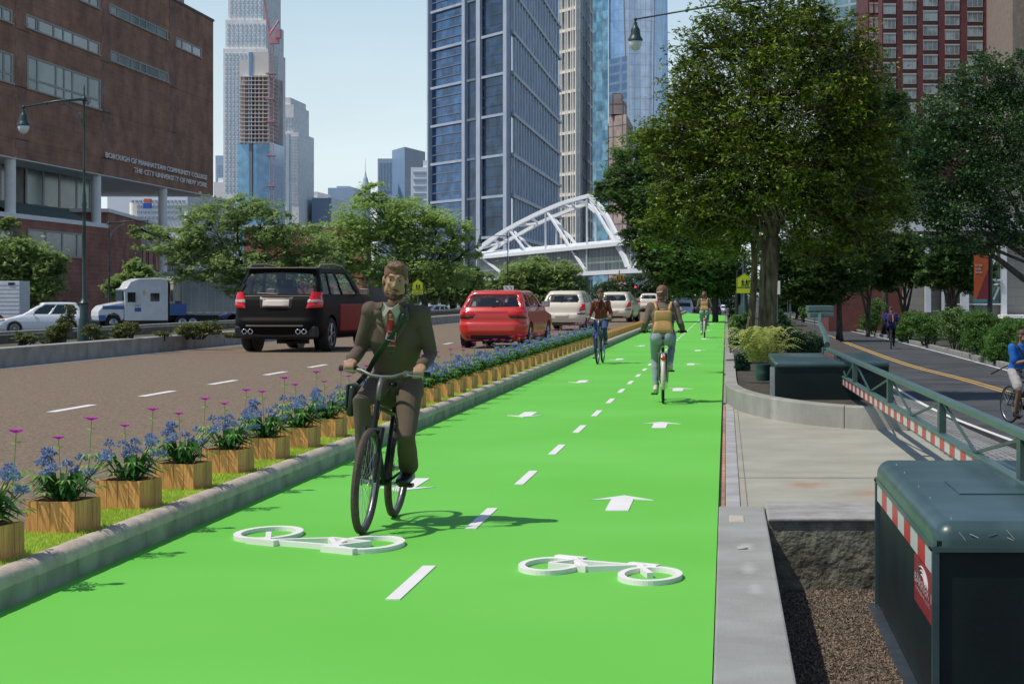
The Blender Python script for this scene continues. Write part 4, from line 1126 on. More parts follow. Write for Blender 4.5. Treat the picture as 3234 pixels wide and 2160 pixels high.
# ================================================================== bicycles and riders
M_brnt=mat('tyre_brown',(.10,.065,.05),(.06,.042,.034),40,.85,bump=.003,bscale=120)
M_spoke=mat('spoke',(.35,.36,.36),None,rough=.3,metal=.8)
M_grip=mat('grip',(.015,.014,.013),None,rough=.7)
M_fr_blk=mat('frame_black',(.008,.009,.009),None,rough=.5,spec=.3)
M_fr_red=mat('frame_dark_red',(.16,.02,.02),None,rough=.3)
M_cr=mat('cream_plastic',(.62,.52,.44),None,rough=.45)
M_saddle=mat('saddle_brown',(.09,.05,.035),None,rough=.6)
WR=.345
def make_bike(name,label,fr,rack=False,fend=False,tyre=None,crank=0,group=None,barz=1.05,barw=.30,bary=.24,hx=.52,cat_='bicycle',basket=False,lean=.0):
    t=thing(name,label,cat_,(0,0,0),0,group)
    tyre=tyre or M_rubber
    ry,fy=-hx,hx
    for nm,y in (('rear_wheel',ry),('front_wheel',fy)):
        wo=bpy.data.objects.new(nm,None); COL.objects.link(wo); wo.parent=t; wo.location=(0,y,WR); wo.empty_display_size=.1
        m=MB(); rt=.027 if tyre is M_brnt else .021
        m.lathe([(WR-rt+rt*math.cos(a*math.pi/4),rt*math.sin(a*math.pi/4)) for a in range(9)],(0,0,0),'x',n=48,cap=False)
        m.build('tyre',tyre,wo,smooth=True)
        m=MB(); m.lathe([(WR-.036,-.012),(WR-.036,.012),(WR-.055,.008),(WR-.055,-.008),(WR-.036,-.012)],(0,0,0),'x',n=48,cap=False)
        m.build('rim',M_alu,wo,smooth=True)
        m=MB()
        for k in range(28):
            a=2*math.pi*k/28; s_=1 if k%2 else -1; b=a+(.5 if (k//2)%2 else -.5)
            m.tube([(s_*.026,.02*math.cos(b),.02*math.sin(b)),(0,(WR-.05)*math.cos(a),(WR-.05)*math.sin(a))],.0014,3)
        m.tube([(-.05,0,0),(.05,0,0)],.016,8); m.tube([(-.03,0,0),(-.026,0,0)],.03,10); m.tube([(.03,0,0),(.026,0,0)],.03,10)
        m.build('spokes',M_spoke,wo)
    BB=Vector((0,-.07,.285)); seat=Vector((0,-.25,.80)); hd=Vector((0,.34,.86)); hb=Vector((0,.385,.68))
    m=MB()
    for a,b,r_ in ((BB,seat,.016),(hd,hb,.02),(seat.lerp(BB,.12),hd.lerp(hb,.2),.016),(BB,hb.lerp(hd,.15),.019)):
        m.tube([a,b],r_,8)
    for s_ in (-1,1):
        m.tube([BB+Vector((s_*.02,0,0)),Vector((s_*.055,ry,WR))],.010,6); m.tube([seat.lerp(BB,.1),Vector((s_*.055,ry,WR))],.008,6)
    m.tube([BB-Vector((.04,0,0)),BB+Vector((.04,0,0))],.022,8)
    m.build('frame',fr,t,smooth=True,angle=60)
    m=MB()
    cr=hb+Vector((0,.008,-.01)); m.tube([cr-Vector((.055,0,0)),cr+Vector((.055,0,0))],.022,8)
    for s_ in (-1,1): m.tube([cr+Vector((s_*.055,0,.02)),Vector((s_*.055,.47,.50)),Vector((s_*.055,fy,WR))],[.018,.017,.011],8)
    m.build('fork',fr,t,smooth=True,angle=60)
    m=MB(); m.tube([hd,hd+Vector((0,-.02,.10)),Vector((0,bary+.06,barz-.03))],.016,8)
    pts=[Vector((0,bary+.07,barz-.03)),Vector((.07,bary+.07,barz-.025)),Vector((.14,bary+.04,barz)),Vector((barw-.09,bary,barz+.005)),Vector((barw,bary-.02,barz+.005))]
    allp=[Vector((-p.x,p.y,p.z)) for p in reversed(pts[1:])]+pts
    m.tube(allp,.0125,8,ref=(0,0,1)); m.build('handlebar',M_alu if fr is not M_fr_blk else mat('bar_grey',(.17,.165,.15),None,rough=.45,metal=.5),t,smooth=True)
    for s_ in (-1,1):
        m=MB(); m.tube([(s_*(barw-.11),bary+.003,barz+.005),(s_*(barw+.02),bary-.024,barz+.005)],.018,8); g_=m.build('grip',M_grip,t,smooth=True)
        m=MB(); m.tube([(s_*(barw-.14),bary+.02,barz+.0),(s_*(barw-.11),bary+.055,barz-.005),(s_*(barw-.02),bary+.05,barz-.01)],.006,5); m.tube([(s_*(barw-.15),bary+.02,barz),(s_*(barw-.12),bary+.01,barz)],.02,8); m.build('brake_lever',M_spoke,t)
    m=MB()
    for s_ in (-1,1): m.tube([(s_*(barw-.15),bary+.03,barz),(s_*.12,bary+.14,barz-.02),(s_*.04,bary+.16,barz-.15),(0.02*s_,.37,.74)],.003,4)
    m.tube([(.02,.37,.74),(.02,-.05,.36)],.003,4); m.build('brake_cable',M_black,t)
    m=MB(); m.tube([seat,Vector((0,-.285,.92))],.013,8); m.build('seat_post',M_alu,t)
    m=MB(); m.ell((0,-.33,.945),(.082,.10,.035)); m.ell((0,-.21,.95),(.03,.13,.022)); organic('saddle',m,M_saddle if fr is not M_fr_blk else M_black,t,.01,3)
    # cranks
    a=crank; c=MB(); c.lathe([(.0,.0),(.085,.0),(.092,.002),(.085,.004),(0,.004)],BB+Vector((.055,0,0)),'x',n=28)
    P_={}
    for s_,an in ((1,a),(-1,a+math.pi)):
        e=BB+Vector((s_*.075,.17*math.cos(an),.17*math.sin(an))); P_[s_]=e
        c.tube([BB+Vector((s_*.065,0,0)),e],[.013,.010],6)
    c.build('crankset',M_spoke,t)
    for s_ in (1,-1):
        e=P_[s_]; MB().box(e.x+(0 if s_>0 else -.095),e.x+(.095 if s_>0 else 0),e.y-.045,e.y+.045,e.z-.012,e.z+.012).build('pedal',M_black,t,bevel=.004)
    m=MB(); 
    for dz in (.088,-.088): m.tube([BB+Vector((.057,0,dz)),Vector((.057,ry,WR+dz*.38))],.004,4)
    m.build('chain',M_black,t)
    if fend:
        for y,a0,a1 in ((ry,20,200),(fy,-15,130)) if fend==2 else ((fy,40,120),):
            m=MB(); rings=[]
            for i in range(25):
                an=R(a0+(a1-a0)*i/24) if y!=ry else R(a0+(a1-a0)*i/24)
                cc=[]
                for x,dr in ((-.032,-.012),(-.022,.01),(0,.018),(.022,.01),(.032,-.012)):
                    rr=WR+.018+dr; sgn=1
                    cc.append((x,y+rr*math.cos(an),WR+rr*math.sin(an)))
                rings.append(cc)
            m.loft(rings,cap=False,closed=False); m.build('mudguard',M_cr if fend==2 else fr,t,smooth=True,solid=.003)
    if rack:
        m=MB()
        for x in (-.06,-.02,.02,.06): m.tube([(x,ry-.25,.73),(x,ry+.22,.73)],.006,5)
        m.tube([(-.065,ry-.25,.73),(.065,ry-.25,.73)],.006,5); m.tube([(-.065,ry+.1,.73),(.065,ry+.1,.73)],.006,5)
        for s_ in (-1,1): m.tube([(s_*.06,ry-.15,.73),(s_*.06,ry,WR)],.006,5); m.tube([(s_*.06,ry+.18,.73),(s_*.06,ry,WR)],.006,5)
        m.build('luggage_rack',M_spoke,t)
        m=MB(); m.ell((0,ry-.26,.66),(.04,.015,.03)); m.build('rear_reflector',M_tail,t)
    if tyre is M_brnt:
        m=MB(); m.tube([(.05,.44,.52),(.05,.47,.44)],.028,8); m.tube([(-.05,.44,.52),(-.05,.47,.44)],.028,8); m.build('fork_seal',M_black,t)
    return t,P_

def ik(a,b,l1,l2,pole):
    a=Vector(a); b=Vector(b); d=b-a; L=min(d.length,(l1+l2)*.999); dn=d.normalized()
    x=(l1*l1-l2*l2+L*L)/(2*L); h=math.sqrt(max(l1*l1-x*x,0))
    p=Vector(pole)-dn*Vector(pole).dot(dn); p.normalize()
    return a+dn*x+p*h

def head_shapes(m,c,rot,female=False,hs=1.0):
    def T(v): return c+rot@Vector((v[0],v[1],v[2]*hs))
    def E(v,r_): m.ell(T(v),(r_[0],r_[1],r_[2]*hs),rot,18,14)
    E((0,-.012,.025),(.073,.093,.092)); E((0,.022,-.012),(.063,.072,.075))
    E((0,.038,-.062),(.050,.050,.045) if not female else (.044,.046,.042)); E((0,.066,-.092),(.024,.020,.018))  # jaw chin
    for s_ in (-1,1):
        E((s_*.052,.035,-.055),(.018,.035,.035) if not female else (.012,.03,.03)); E((s_*.034,.072,-.010),(.021,.018,.016)); E((s_*.03,.082,.033),(.026,.010,.009))
        E((s_*.078,-.012,-.005),(.010,.020,.033)); E((s_*.012,.092,-.030),(.010,.012,.008))
    m.tube([T((0,.078,.026)),T((0,.094,.0)),T((0,.109,-.022)),T((0,.092,-.036))],[.009,.010,.013,.008],8)
    E((0,.078,-.057),(.026,.014,.0075)); E((0,.076,-.068),(.022,.013,.008))
    return T

def person(name,label,J,look,skin,top,legs,shoe,hairm,style,cat_='person',group=None,bare_arm=False,bare_leg=False,vox=.011,female=False,grip=True,slim=1.0):
    """J: joints in local bicycle coordinates (facing +y)"""
    t=thing(name,label,cat_,(0,0,0),0,group)
    V=lambda k:Vector(J[k])
    pel,che,nk,hd=V('pelvis'),V('chest'),V('neck'),V('head')
    rot=Euler((J.get('pitch',0),0,J.get('turn',0))).to_matrix()
    sh={s_:V('sh%d'%s_) for s_ in (1,-1)}; wr_={s_:V('wr%d'%s_) for s_ in (1,-1)}; hip={s_:V('hip%d'%s_) for s_ in (1,-1)}; an={s_:V('an%d'%s_) for s_ in (1,-1)}
    la,lf,lt,ls=J.get('len',(.29,.27,.44,.43))
    el_={s_:ik(sh[s_],wr_[s_],la,lf,(s_*J.get('eout',.28),-.6,-.9)) for s_ in (1,-1)}
    kn={s_:ik(hip[s_],an[s_],lt,ls,(s_*J.get('kout',.12),1,.25)) for s_ in (1,-1)}
    if 'kn1' in J: kn={1:V('kn1'),-1:V('kn-1')}
    # ---------- body (skin)
    b=MB(); T=head_shapes(b,hd,rot,female,J.get('hs',1.0))
    b.tube([nk-Vector((0,.01,.05)),nk.lerp(hd,.5)+Vector((0,-.012,0)),hd+rot@Vector((0,-.02,-.03))],[.056 if not female else .045,.052 if not female else .042,.05],14)
    def torso(mm,k=1.0,hem=0):
        w=J.get('sw',.17)
        mm.tube([pel+Vector((0,0,-.05)),pel+Vector((0,0,.05)),pel.lerp(che,.55),che,che.lerp(nk,.55),nk-Vector((0,0,.02))],
            [(.16*k*slim,.115*k),(.155*k*slim,.115*k),(.145*k*slim,.11*k),((w+.005)*k,.125*k),(w*.82*k,.10*k),(.07*k,.065*k)],20,round_=True)
        for s_ in (1,-1): mm.tube([che.lerp(nk,.35)+Vector((s_*.05,0,0)),sh[s_]],[.075*k,.066*k],12,round_=True)
    def arm(mm,s_,k=1.0,to=1.0,flare=0):
        w0=sh[s_]; e=el_[s_]; w1=e.lerp(wr_[s_],to)
        mm.tube([w0,w0.lerp(e,.4),e,e.lerp(w1,.35),w1],[.056*k*slim,.050*k*slim,.042*k*slim,.042*k*slim,(.030+flare)*k],12,round_=True)
    def leg(mm,s_,k=1.0,to=1.0,flare=0,hemr=None):
        a=an[s_]; e=kn[s_]; w1=e.lerp(a,to)
        mm.tube([hip[s_],hip[s_].lerp(e,.5),e,e.lerp(w1,.35),w1],[.092*k*slim,.077*k*slim,.058*k,.056*k+flare*.5,(hemr or .038)+flare],14,round_=True)
    torso(b,.9)
    for s_ in (1,-1):
        arm(b,s_,.88); leg(b,s_,.85)
        # hand
        w_=wr_[s_]
        if grip:
            gp=Vector(J['grip%d'%s_]); d=(gp-w_)
            ax=Vector((s_,-.08,0)).normalized()
            palm_c=w_.lerp(gp+Vector((0,.0,.026)),.62)
            knu=gp+Vector((0,.012,.030))
            for q in range(4):
                o=ax*(-.030+.0195*q)
                L=(.95,1.05,1.0,.82)[q if s_<0 else q]
                k0=knu+o+Vector((0,-.028,.004)); k1=knu+o+Vector((0,.012,.003)); k2=knu+o+Vector((0,.028*L,-.022)); k3=knu+o+Vector((0,.020*L,-.048)); k4=knu+o+Vector((0,.004,-.058*L))
                b.tube([w_.lerp(k0,.35),k0,k1],[.012,.0115,.011],8,round_=True)
                b.tube([k1,k2,k3,k4],[.0105,.0098,.009,.0078],8,round_=True)
            b.tube([w_,w_.lerp(knu,.5),knu+Vector((0,-.02,-.002))],[(.026,.020),(.036,.018),(.040,.016)],10,ref=tuple(ax),round_=True)
            th0=w_.lerp(knu,.45)-ax*.028; b.tube([th0,gp-ax*.045+Vector((0,-.012,-.004)),gp-ax*.040+Vector((0,.012,-.026)),gp-ax*.03+Vector((0,.024,-.032))],[.013,.0115,.010,.0085],8,round_=True)
        else:
            d=(w_-el_[s_]).normalized(); b.tube([w_,w_+d*.05,w_+d*.085],[(.026,.02),(.038,.018),(.034,.014)],10,round_=True)
            for q in range(4):
                o=Vector((.0,0,-.026+.018*q)); b.tube([w_+d*.075+o,w_+d*.12+o*1.1+Vector((0,.0,-.01)),w_+d*.15+o+Vector((0,.0,-.03))],[.0105,.0095,.008],7,round_=True)
            b.tube([w_+d*.02+Vector((0,.02,.01)),w_+d*.06+Vector((0,.03,.035)),w_+d*.09+Vector((0,.03,.04))],[.012,.010,.009],7,round_=True)
    organic('body',b,skin,t,min(vox,.0085),2)
    # face details
    if J.get('face',True):
        for s_ in (-1,1):
            MB().ell(T((s_*.031,.078,.012)),(.0115,.006,.0048),rot,12,8).build('eye',mat('eye_white',(.38,.35,.30),None,rough=.4),t,smooth=True)
            MB().ell(T((s_*.031,.0835,.012)),(.0058,.003,.0050),rot,10,6).build('iris',mat('iris',(.03,.02,.012),None,rough=.2),t,smooth=True)
            m=MB(); m.tube([T((s_*.014,.090,.032)),T((s_*.034,.0915,.039)),T((s_*.052,.077,.033))],[.0035,.0045,.0028],6); m.build('eyebrow',hairm,t,smooth=True)
        m=MB(); m.ell(T((0,.0865,-.058)),(.021,.008,.0045),rot); m.ell(T((0,.0845,-.066)),(.018,.008,.0055),rot); m.build('lips',mat('lip',(.30,.12,.09),None,rough=.5),t,smooth=True)
    # hair
    h=MB()
    if style=='short':
        h.ell(T((0,-.020,.050)),(.080,.098,.078),rot,20,14); h.ell(T((.0,.030,.092)),(.062,.052,.034),rot); h.ell(T((-.02,.06,.095)),(.035,.03,.022),rot); h.ell(T((0,-.055,.0)),(.072,.06,.065),rot)
        for s_ in (-1,1): h.ell(T((s_*.066,.01,.035)),(.012,.032,.035),rot)
    elif style=='bun':
        h.ell(T((0,-.020,.045)),(.083,.100,.082),rot,20,14); h.ell(T((0,.02,.085)),(.066,.060,.035),rot); h.ell(T((.0,-.08,-.01)),(.055,.045,.055),rot); h.ell(T((-.03,-.04,.125)),(.05,.045,.03),rot)
    elif style=='clip':
        h.ell(T((0,-.022,.036)),(.088,.105,.098),rot,20,14); h.ell(T((0,-.105,.01)),(.045,.035,.055),rot); h.ell(T((.012,-.10,-.055)),(.034,.028,.04),rot); h.ell(T((0,-.07,-.06)),(.06,.045,.04),rot)
    elif style=='cap':
        h.ell(T((0,-.015,.045)),(.080,.098,.080),rot,18,12)
    ho=organic('hair',h,hairm,t,.008,2,wr=.0035,wscale=38)
    if style=='clip':
        m=MB(); m.tube([T((-.045,-.135,.022)),T((.045,-.135,.034))],.006,6); m.build('hair_clip',M_cr,t)
    if style=='short':
        bd=MB()
        for s_ in (-1,1): bd.tube([T((s_*.073,.005,-.02)),T((s_*.066,.028,-.065)),T((s_*.040,.064,-.094)),T((0,.083,-.102))],[.010,.015,.016,.017],8,round_=True)
        bd.tube([T((-.03,.083,-.058)),T((-.018,.098,-.0465)),T((.018,.098,-.0465)),T((.03,.083,-.058))],.0055,6,round_=True); bd.ell(T((0,.080,-.085)),(.026,.014,.016),rot)
        organic('beard',bd,mat('beard_hair',(.045,.022,.013),(.09,.045,.025),90,.9,bump=.002,bscale=300),t,.006,2)
    return t,T,rot,dict(sh=sh,el=el_,wr=wr_,hip=hip,kn=kn,an=an,torso=torso,arm=arm,leg=leg,pel=pel,che=che,nk=nk,hd=hd)
def shoe_mesh(an,fy=1.0,L=.27,w=.048,drop=.075,pitch=0.0):
    m=MB(); c=Vector(an)
    r_=Euler((pitch,0,0)).to_matrix()
    def T(v): return c+r_@Vector(v)
    m.tube([T((0,-.055,-drop+.03)),T((0,.03,-drop+.035)),T((0,.12,-drop+.022)),T((0,L-.08,-drop+.018))],[(w*.8,.032),(w*.9,.042),(w,.03),(w*.8,.02)],12,ref=(1,0,0),round_=True)
    m.tube([T((0,-.03,-.02)),T((0,-.02,-drop+.04))],[.042,.044],12,round_=True)
    return m

def clothmat(n,c1,c2,sc_=18,bump=.006,rough=.85): return mat(n,tuple(.5*(a+b)*.97 for a,b in zip(c1,c2)),tuple(.5*(a+b)*1.03 for a,b in zip(c1,c2)),sc_*3,rough,bump=bump*.5,bscale=7,detail=2,spec=.2)
M_skin=mat('skin',(.42,.25,.15),(.34,.19,.11),14,.55,sub=0,spec=.35)
M_skin2=mat('skin_brown',(.26,.145,.08),(.20,.11,.06),14,.55)
M_suit=clothmat('suit_cloth',(.098,.072,.050),(.135,.103,.074),60,.008)
M_shirt=clothmat('shirt_cloth',(.38,.36,.32),(.46,.43,.38),80,.002)
M_tie=mat('tie_stripe',(.40,.025,.025),(.55,.36,.30),9,.6,lo=.56,hi=.58,stretch=(1,1,3))
M_hair=mat('hair_brown',(.11,.05,.025),(.20,.10,.05),60,.6,bump=.004,bscale=120,stretch=(1,.25,1))
M_hair2=mat('hair_dark',(.035,.02,.012),(.09,.05,.03),60,.6,bump=.004,bscale=120,stretch=(1,.25,1))
M_shoe=mat('shoe_black',(.012,.010,.010),None,rough=.35)

# ---- suited man riding toward the camera
cr0=R(8)
bike1,PD=make_bike('bicycle','brown-tyred black city bicycle ridden towards the viewer by the suited man',M_fr_blk,tyre=M_brnt,crank=cr0,barz=1.045,barw=.285,bary=.20)
p1,p2=PD[1],PD[-1]
J=dict(hs=1.09,pelvis=(0,-.27,.99),chest=(0,-.12,1.27),neck=(0,-.03,1.50),head=(.0,.060,1.655),pitch=R(-7),turn=R(10),
  sw=.20)
for s_ in (1,-1):
    J['sh%d'%s_]=(s_*.170,-.05,1.436); J['hip%d'%s_]=(s_*.095,-.24,.95)
    J['grip%d'%s_]=(s_*.235,.193,1.055); J['wr%d'%s_]=(s_*.235,.125,1.105)
    pe=PD[s_]; J['an%d'%s_]=(pe.x+s_*.035,pe.y-.10,pe.z+.115)
J['sw']=.178; J['len']=(.29,.26,.44,.45)
man,T,rot,K=person('person','bearded man in a brown-grey suit with striped tie riding towards the viewer',J,0,M_skin,None,None,None,M_hair,'short',vox=.009)
def clothes(t,K,parts,vox=.011,wr=.004,wsc=9):
    for nm,fn,mm in parts:
        g=MB(); fn(g); organic(nm,g,mm,t,vox,3,wr=wr,wscale=wsc)
def jk(g):
    K['torso'](g,1.08)
    g.tube([K['pel']+Vector((0,-.03,-.10)),K['pel']+Vector((0,0,.02)),K['pel'].lerp(K['che'],.5)],[(.185,.13),(.168,.125),(.158,.12)],22,round_=True)
    for s_ in (1,-1):
        K['arm'](g,s_,1.13,.94,flare=.010)
        g.ell(K['sh'][s_]+Vector((-s_*.025,0,-.010)),(.060,.060,.050)); g.tube([K['nk']+Vector((s_*.045,-.025,-.040)),K['nk'].lerp(K['sh'][s_],.55)+Vector((0,-.01,-.012)),K['sh'][s_]+Vector((-s_*.01,0,-.008))],[.048,.056,.060],12,round_=True)
clothes(man,K,[('suit_jacket',jk,M_suit)],wr=.0045,wsc=6,vox=.0085)
def tr_(g):
    g.ell(K['pel']+Vector((0,0,-.03)),(.17,.13,.11))
    for s_ in (1,-1): K['leg'](g,s_,1.06,.95,flare=.014,hemr=.055)
clothes(man,K,[('trousers',tr_,M_suit)],wr=.004,wsc=5,vox=.0085)
for s_ in (1,-1): organic('shoe',shoe_mesh(K['an'][s_],L=.30,w=.056,drop=.10),M_shoe,man,.009,3)
# shirt front, collar, tie, lapels
def tpt(x,z,y_=.0,off=.0):
    """point on the front of the jacket chest"""
    f=(z-1.0)/.45; yb=(-.20+.17*f)
    return Vector((x,yb+.135*math.sqrt(max(1-(x/.21)**2,.05))+.01+off,z))
m=MB(); n=8; rows=[]
for i in range(n+1):
    z=1.475-.235*i/n; w_=.062*(1-i/n)+.006
    rows.append([tpt(x*w_,z,off=.016) for x in (-1,-.5,0,.5,1)])
m.loft(rows,cap=False,closed=False); m.build('shirt_front',M_shirt,man,smooth=True,solid=.006)
m=MB()
for s_ in (-1,1):
    m.add([tpt(s_*.004,1.462,off=.05),tpt(s_*.05,1.505,off=.015),tpt(s_*.068,1.46,off=.02),tpt(s_*.040,1.405,off=.045)],[(0,1,2,3)])
m.build('shirt_collar',M_shirt,man,solid=.006)
m=MB(); rows=[[tpt(x*w_,z,off=.030+.008*(1-abs(x))) for x in (-1,0,1)] for z,w_ in ((1.468,.020),(1.445,.026),(1.43,.016),(1.40,.020),(1.33,.028),(1.27,.034),(1.215,.036))]
m.loft(rows,cap=False,closed=False); m.build('tie',M_tie,man,smooth=True,solid=.006)
m=MB()
for s_ in (-1,1):
    pts=[(.055,1.50),(.115,1.455),(.120,1.40),(.098,1.395),(.104,1.365),(.012,1.215),(.002,1.215)]
    inn_=[(.055,1.50),(.066,1.45),(.060,1.40),(.052,1.37),(.044,1.33),(.014,1.235),(.002,1.215)]
    for i in range(len(pts)-1):
        a,b,c_,d_=pts[i],pts[i+1],inn_[i+1],inn_[i]
        m.add([tpt(s_*a[0],a[1],off=.022),tpt(s_*b[0],b[1],off=.022),tpt(s_*c_[0],c_[1],off=.030),tpt(s_*d_[0],d_[1],off=.030)],[(0,1,2,3)])
m.build('lapel',M_suit,man,smooth=True,solid=.007)
m=MB(); m.lathe([(0,0),(.010,0),(.010,.006),(0,.008)],tpt(0,1.17,off=.014),'y',n=12); m.build('button',M_black,man)
m=MB()
for s_ in (1,-1):
    for q in range(3):
        c_=K['el'][s_].lerp(K['wr'][s_],.80+.05*q)+Vector((s_*.040,.012,.012)); m.ell(c_,.006)
m.build('cuff_buttons',M_black,man)
# messenger bag
bag=thing('messenger_bag','dark green messenger bag slung across the suited man','bag')
M_bag=mat('bag_green',(.010,.022,.014),(.018,.034,.022),10,.4)
st=[K['sh'][-1]+Vector((.095,-.01,.052)),tpt(-.10,1.44,off=.035),tpt(-.04,1.33,off=.045),tpt(.03,1.23,off=.05),tpt(.10,1.13,off=.045),tpt(.17,1.02,off=.03),Vector((.235,-.10,.94))]
# strap sits on the wearer's left shoulder (x<0 local) and ends at the bag on his right hip
m=MB(); m.tube(cat(st,5),(.019,.004),8,ref=(.6,0,.8)); m.build('strap',M_bag,bag,smooth=True)
m=MB(); c_=tpt(-.005,1.28,off=.052); 
for a,b in (((-.03,-.03),(.03,-.02)),((.03,-.02),(.02,.035)),((.02,.035),(-.035,.028)),((-.035,.028),(-.03,-.03))): m.tube([c_+Vector((a[0],0,a[1])),c_+Vector((b[0],0,b[1]))],.004,5)
m.build('buckle',M_chrome,bag)
m=MB(); m.rbox(.212,.268,-.20,.06,.72,.93,.025); o=m.build('bag_body',M_bag,bag,smooth=True,angle=40)
m=MB(); m.rbox(.262,.280,-.20,.06,.78,.935,.009); m.build('bag_flap',M_bag,bag)
def place(objs,px,py,rotz,s=1.0,z=0.0,wheel_y=-.0,Yc=None,X=None,tilt=0):
    for o in objs:
        o.location=(X,Yc,z); o.rotation_euler=(0,tilt,rotz); o.scale=(s,s,s)
place([bike1,man,bag],0,0,math.pi-.034,1.0,Yc=13.55,X=-2.345,z=.0,tilt=R(-4.4))
man.location.y-=0

# ---- woman in red leather jacket, riding towards the viewer
M_leather=mat('red_leather',(.20,.022,.018),(.13,.012,.010),12,.38,bump=.008,bscale=16)
M_jean=clothmat('jeans_blue',(.035,.055,.13),(.06,.09,.19),50)
M_shoe2=mat('shoe_tan',(.20,.11,.08),(.12,.06,.045),8,.5)
M_fr_blue=mat('frame_blue',(.03,.05,.16),None,rough=.3)
bike2,PD=make_bike('bicycle','blue-framed bicycle ridden towards the viewer by the woman in the red jacket',M_fr_blue,crank=R(-72),barz=1.03,barw=.30,bary=.16,fend=1)
J=dict(pelvis=(0,-.27,1.0),chest=(0,-.19,1.24),neck=(0,-.14,1.42),head=(0,-.09,1.575),pitch=R(-3),turn=R(24),sw=.15,len=(.27,.25,.43,.43),kout=.05)
for s_ in (1,-1):
    J['sh%d'%s_]=(s_*.165,-.14,1.375); J['hip%d'%s_]=(s_*.09,-.24,.96)
    J['grip%d'%s_]=(s_*.25,.153,1.04); J['wr%d'%s_]=(s_*.25,.085,1.085)
    pe=PD[s_]; J['an%d'%s_]=(pe.x+s_*.03,pe.y-.09,pe.z+.11)
wom,T,rot,K=person('person','woman with tied-up hair in a red leather jacket and jeans riding towards the viewer',J,0,M_skin2,None,None,None,M_hair2,'bun',vox=.011,female=True,slim=.9)
def jk(g):
    K['torso'](g,1.06)
    g.tube([K['pel']+Vector((0,0,.02)),K['pel'].lerp(K['che'],.5)],[(.165,.13),(.142,.118)],22,round_=True)
    for s_ in (1,-1):
        K['arm'](g,s_,1.14,.93,flare=.008); g.ell(K['che']+Vector((s_*.065,.085,.0)),(.062,.05,.062))
clothes(wom,K,[('leather_jacket',jk,M_leather)],wr=.006,wsc=14)
def tr_(g):
    g.ell(K['pel']+Vector((0,0,-.04)),(.165,.13,.11))
    for s_ in (1,-1): K['leg'](g,s_,1.05,.95,hemr=.046)
clothes(wom,K,[('jeans',tr_,M_jean)])
for s_ in (1,-1): organic('shoe',shoe_mesh(K['an'][s_],L=.25,w=.042,drop=.085,pitch=R(-12) if s_>0 else 0),M_shoe2,wom,.009,3)
def wpt(x,z,off=0): 
    f=(z-1.0)/.45; return Vector((x,-.25+.10*f+.125*math.sqrt(max(1-(x/.17)**2,.05))+.022+off,z))
m=MB(); rows=[[wpt(x*w_,z,.012) for x in (-1,0,1)] for z,w_ in ((1.40,.05),(1.36,.045),(1.30,.036),(1.24,.018))]
m.loft(rows,cap=False,closed=False); m.build('black_top',M_black,wom,solid=.006)
m=MB()
for s_ in (-1,1):
    pts=[(.055,1.425),(.105,1.38),(.10,1.33),(.02,1.21)]; inn_=[(.045,1.42),(.056,1.37),(.042,1.31),(.008,1.21)]
    for i in range(3):
        a,b,c_,d_=pts[i],pts[i+1],inn_[i+1],inn_[i]
        m.add([wpt(s_*a[0],a[1],.022),wpt(s_*b[0],b[1],.022),wpt(s_*c_[0],c_[1],.03),wpt(s_*d_[0],d_[1],.03)],[(0,1,2,3)])
m.build('lapel',M_leather,wom,solid=.007)
m=MB(); m.tube([wpt(-.006,1.21,.02),wpt(-.006,1.02,.02)],.003,4)
for s_ in (-1,1): m.tube([wpt(s_*.11,1.40,.02),wpt(s_*.125,1.30,.01)],.005,5)
m.build('zip',M_chrome,wom)
place([bike2,wom],0,0,math.pi-R(3),1.0,Yc=0,X=0)
Y2=F*H/157+.52; X2=(1376-VX)*(Y2)/F
for o in (bike2,wom): o.location=(X2,Y2,0)
wom.data if False else None

# ---- woman with tan backpack riding away (twice)
M_bjk=clothmat('brown_blazer',(.115,.09,.065),(.15,.12,.09),60,.004)
M_pale=clothmat('pale_jeans',(.20,.27,.27),(.28,.35,.34),50)
M_bp=mat('tan_leather',(.42,.23,.07),(.52,.30,.10),6,.5,bump=.003,bscale=40)
bike3,PD=make_bike('bicycle','x',M_fr_blk,rack=True,fend=2,crank=R(100),barz=1.02,barw=.33,bary=.10)
J=dict(pelvis=(0,-.28,1.0),chest=(0,-.16,1.25),neck=(0,-.10,1.43),head=(0,-.045,1.575),pitch=0,turn=R(-22),sw=.165,len=(.28,.26,.43,.43),face=False,kout=.06)
for s_ in (1,-1):
    J['sh%d'%s_]=(s_*.178,-.11,1.385); J['hip%d'%s_]=(s_*.10,-.25,.96)
    J['grip%d'%s_]=(s_*.29,.095,1.03); J['wr%d'%s_]=(s_*.285,.025,1.075)
    pe=PD[s_]; J['an%d'%s_]=(pe.x+s_*.03,pe.y-.09,pe.z+.11)
wb_,T,rot,K=person('person','x',J,0,M_skin,None,None,None,M_hair,'clip',vox=.011,female=True,slim=1.0)
def jk(g):
    K['torso'](g,1.08)
    g.tube([K['pel']+Vector((0,0,-.03)),K['pel'].lerp(K['che'],.5)],[(.185,.14),(.155,.12)],22,round_=True)
    for s_ in (1,-1): K['arm'](g,s_,1.14,.93,flare=.008)
clothes(wb_,K,[('blazer',jk,M_bjk)],wr=.005)
def tr_(g):
    for s_ in (1,-1):
        g.ell(K['pel']+Vector((s_*.075,-.045,-.06)),(.105,.11,.115)); K['leg'](g,s_,1.06,.97,hemr=.042)
clothes(wb_,K,[('jeans',tr_,M_pale)],wr=.004)
for s_ in (1,-1): organic('shoe',shoe_mesh(K['an'][s_],L=.25,w=.042,drop=.085,pitch=R(-15)),M_cr,wb_,.009,3)
bpk=thing('backpack','x','backpack')
yb=-.30
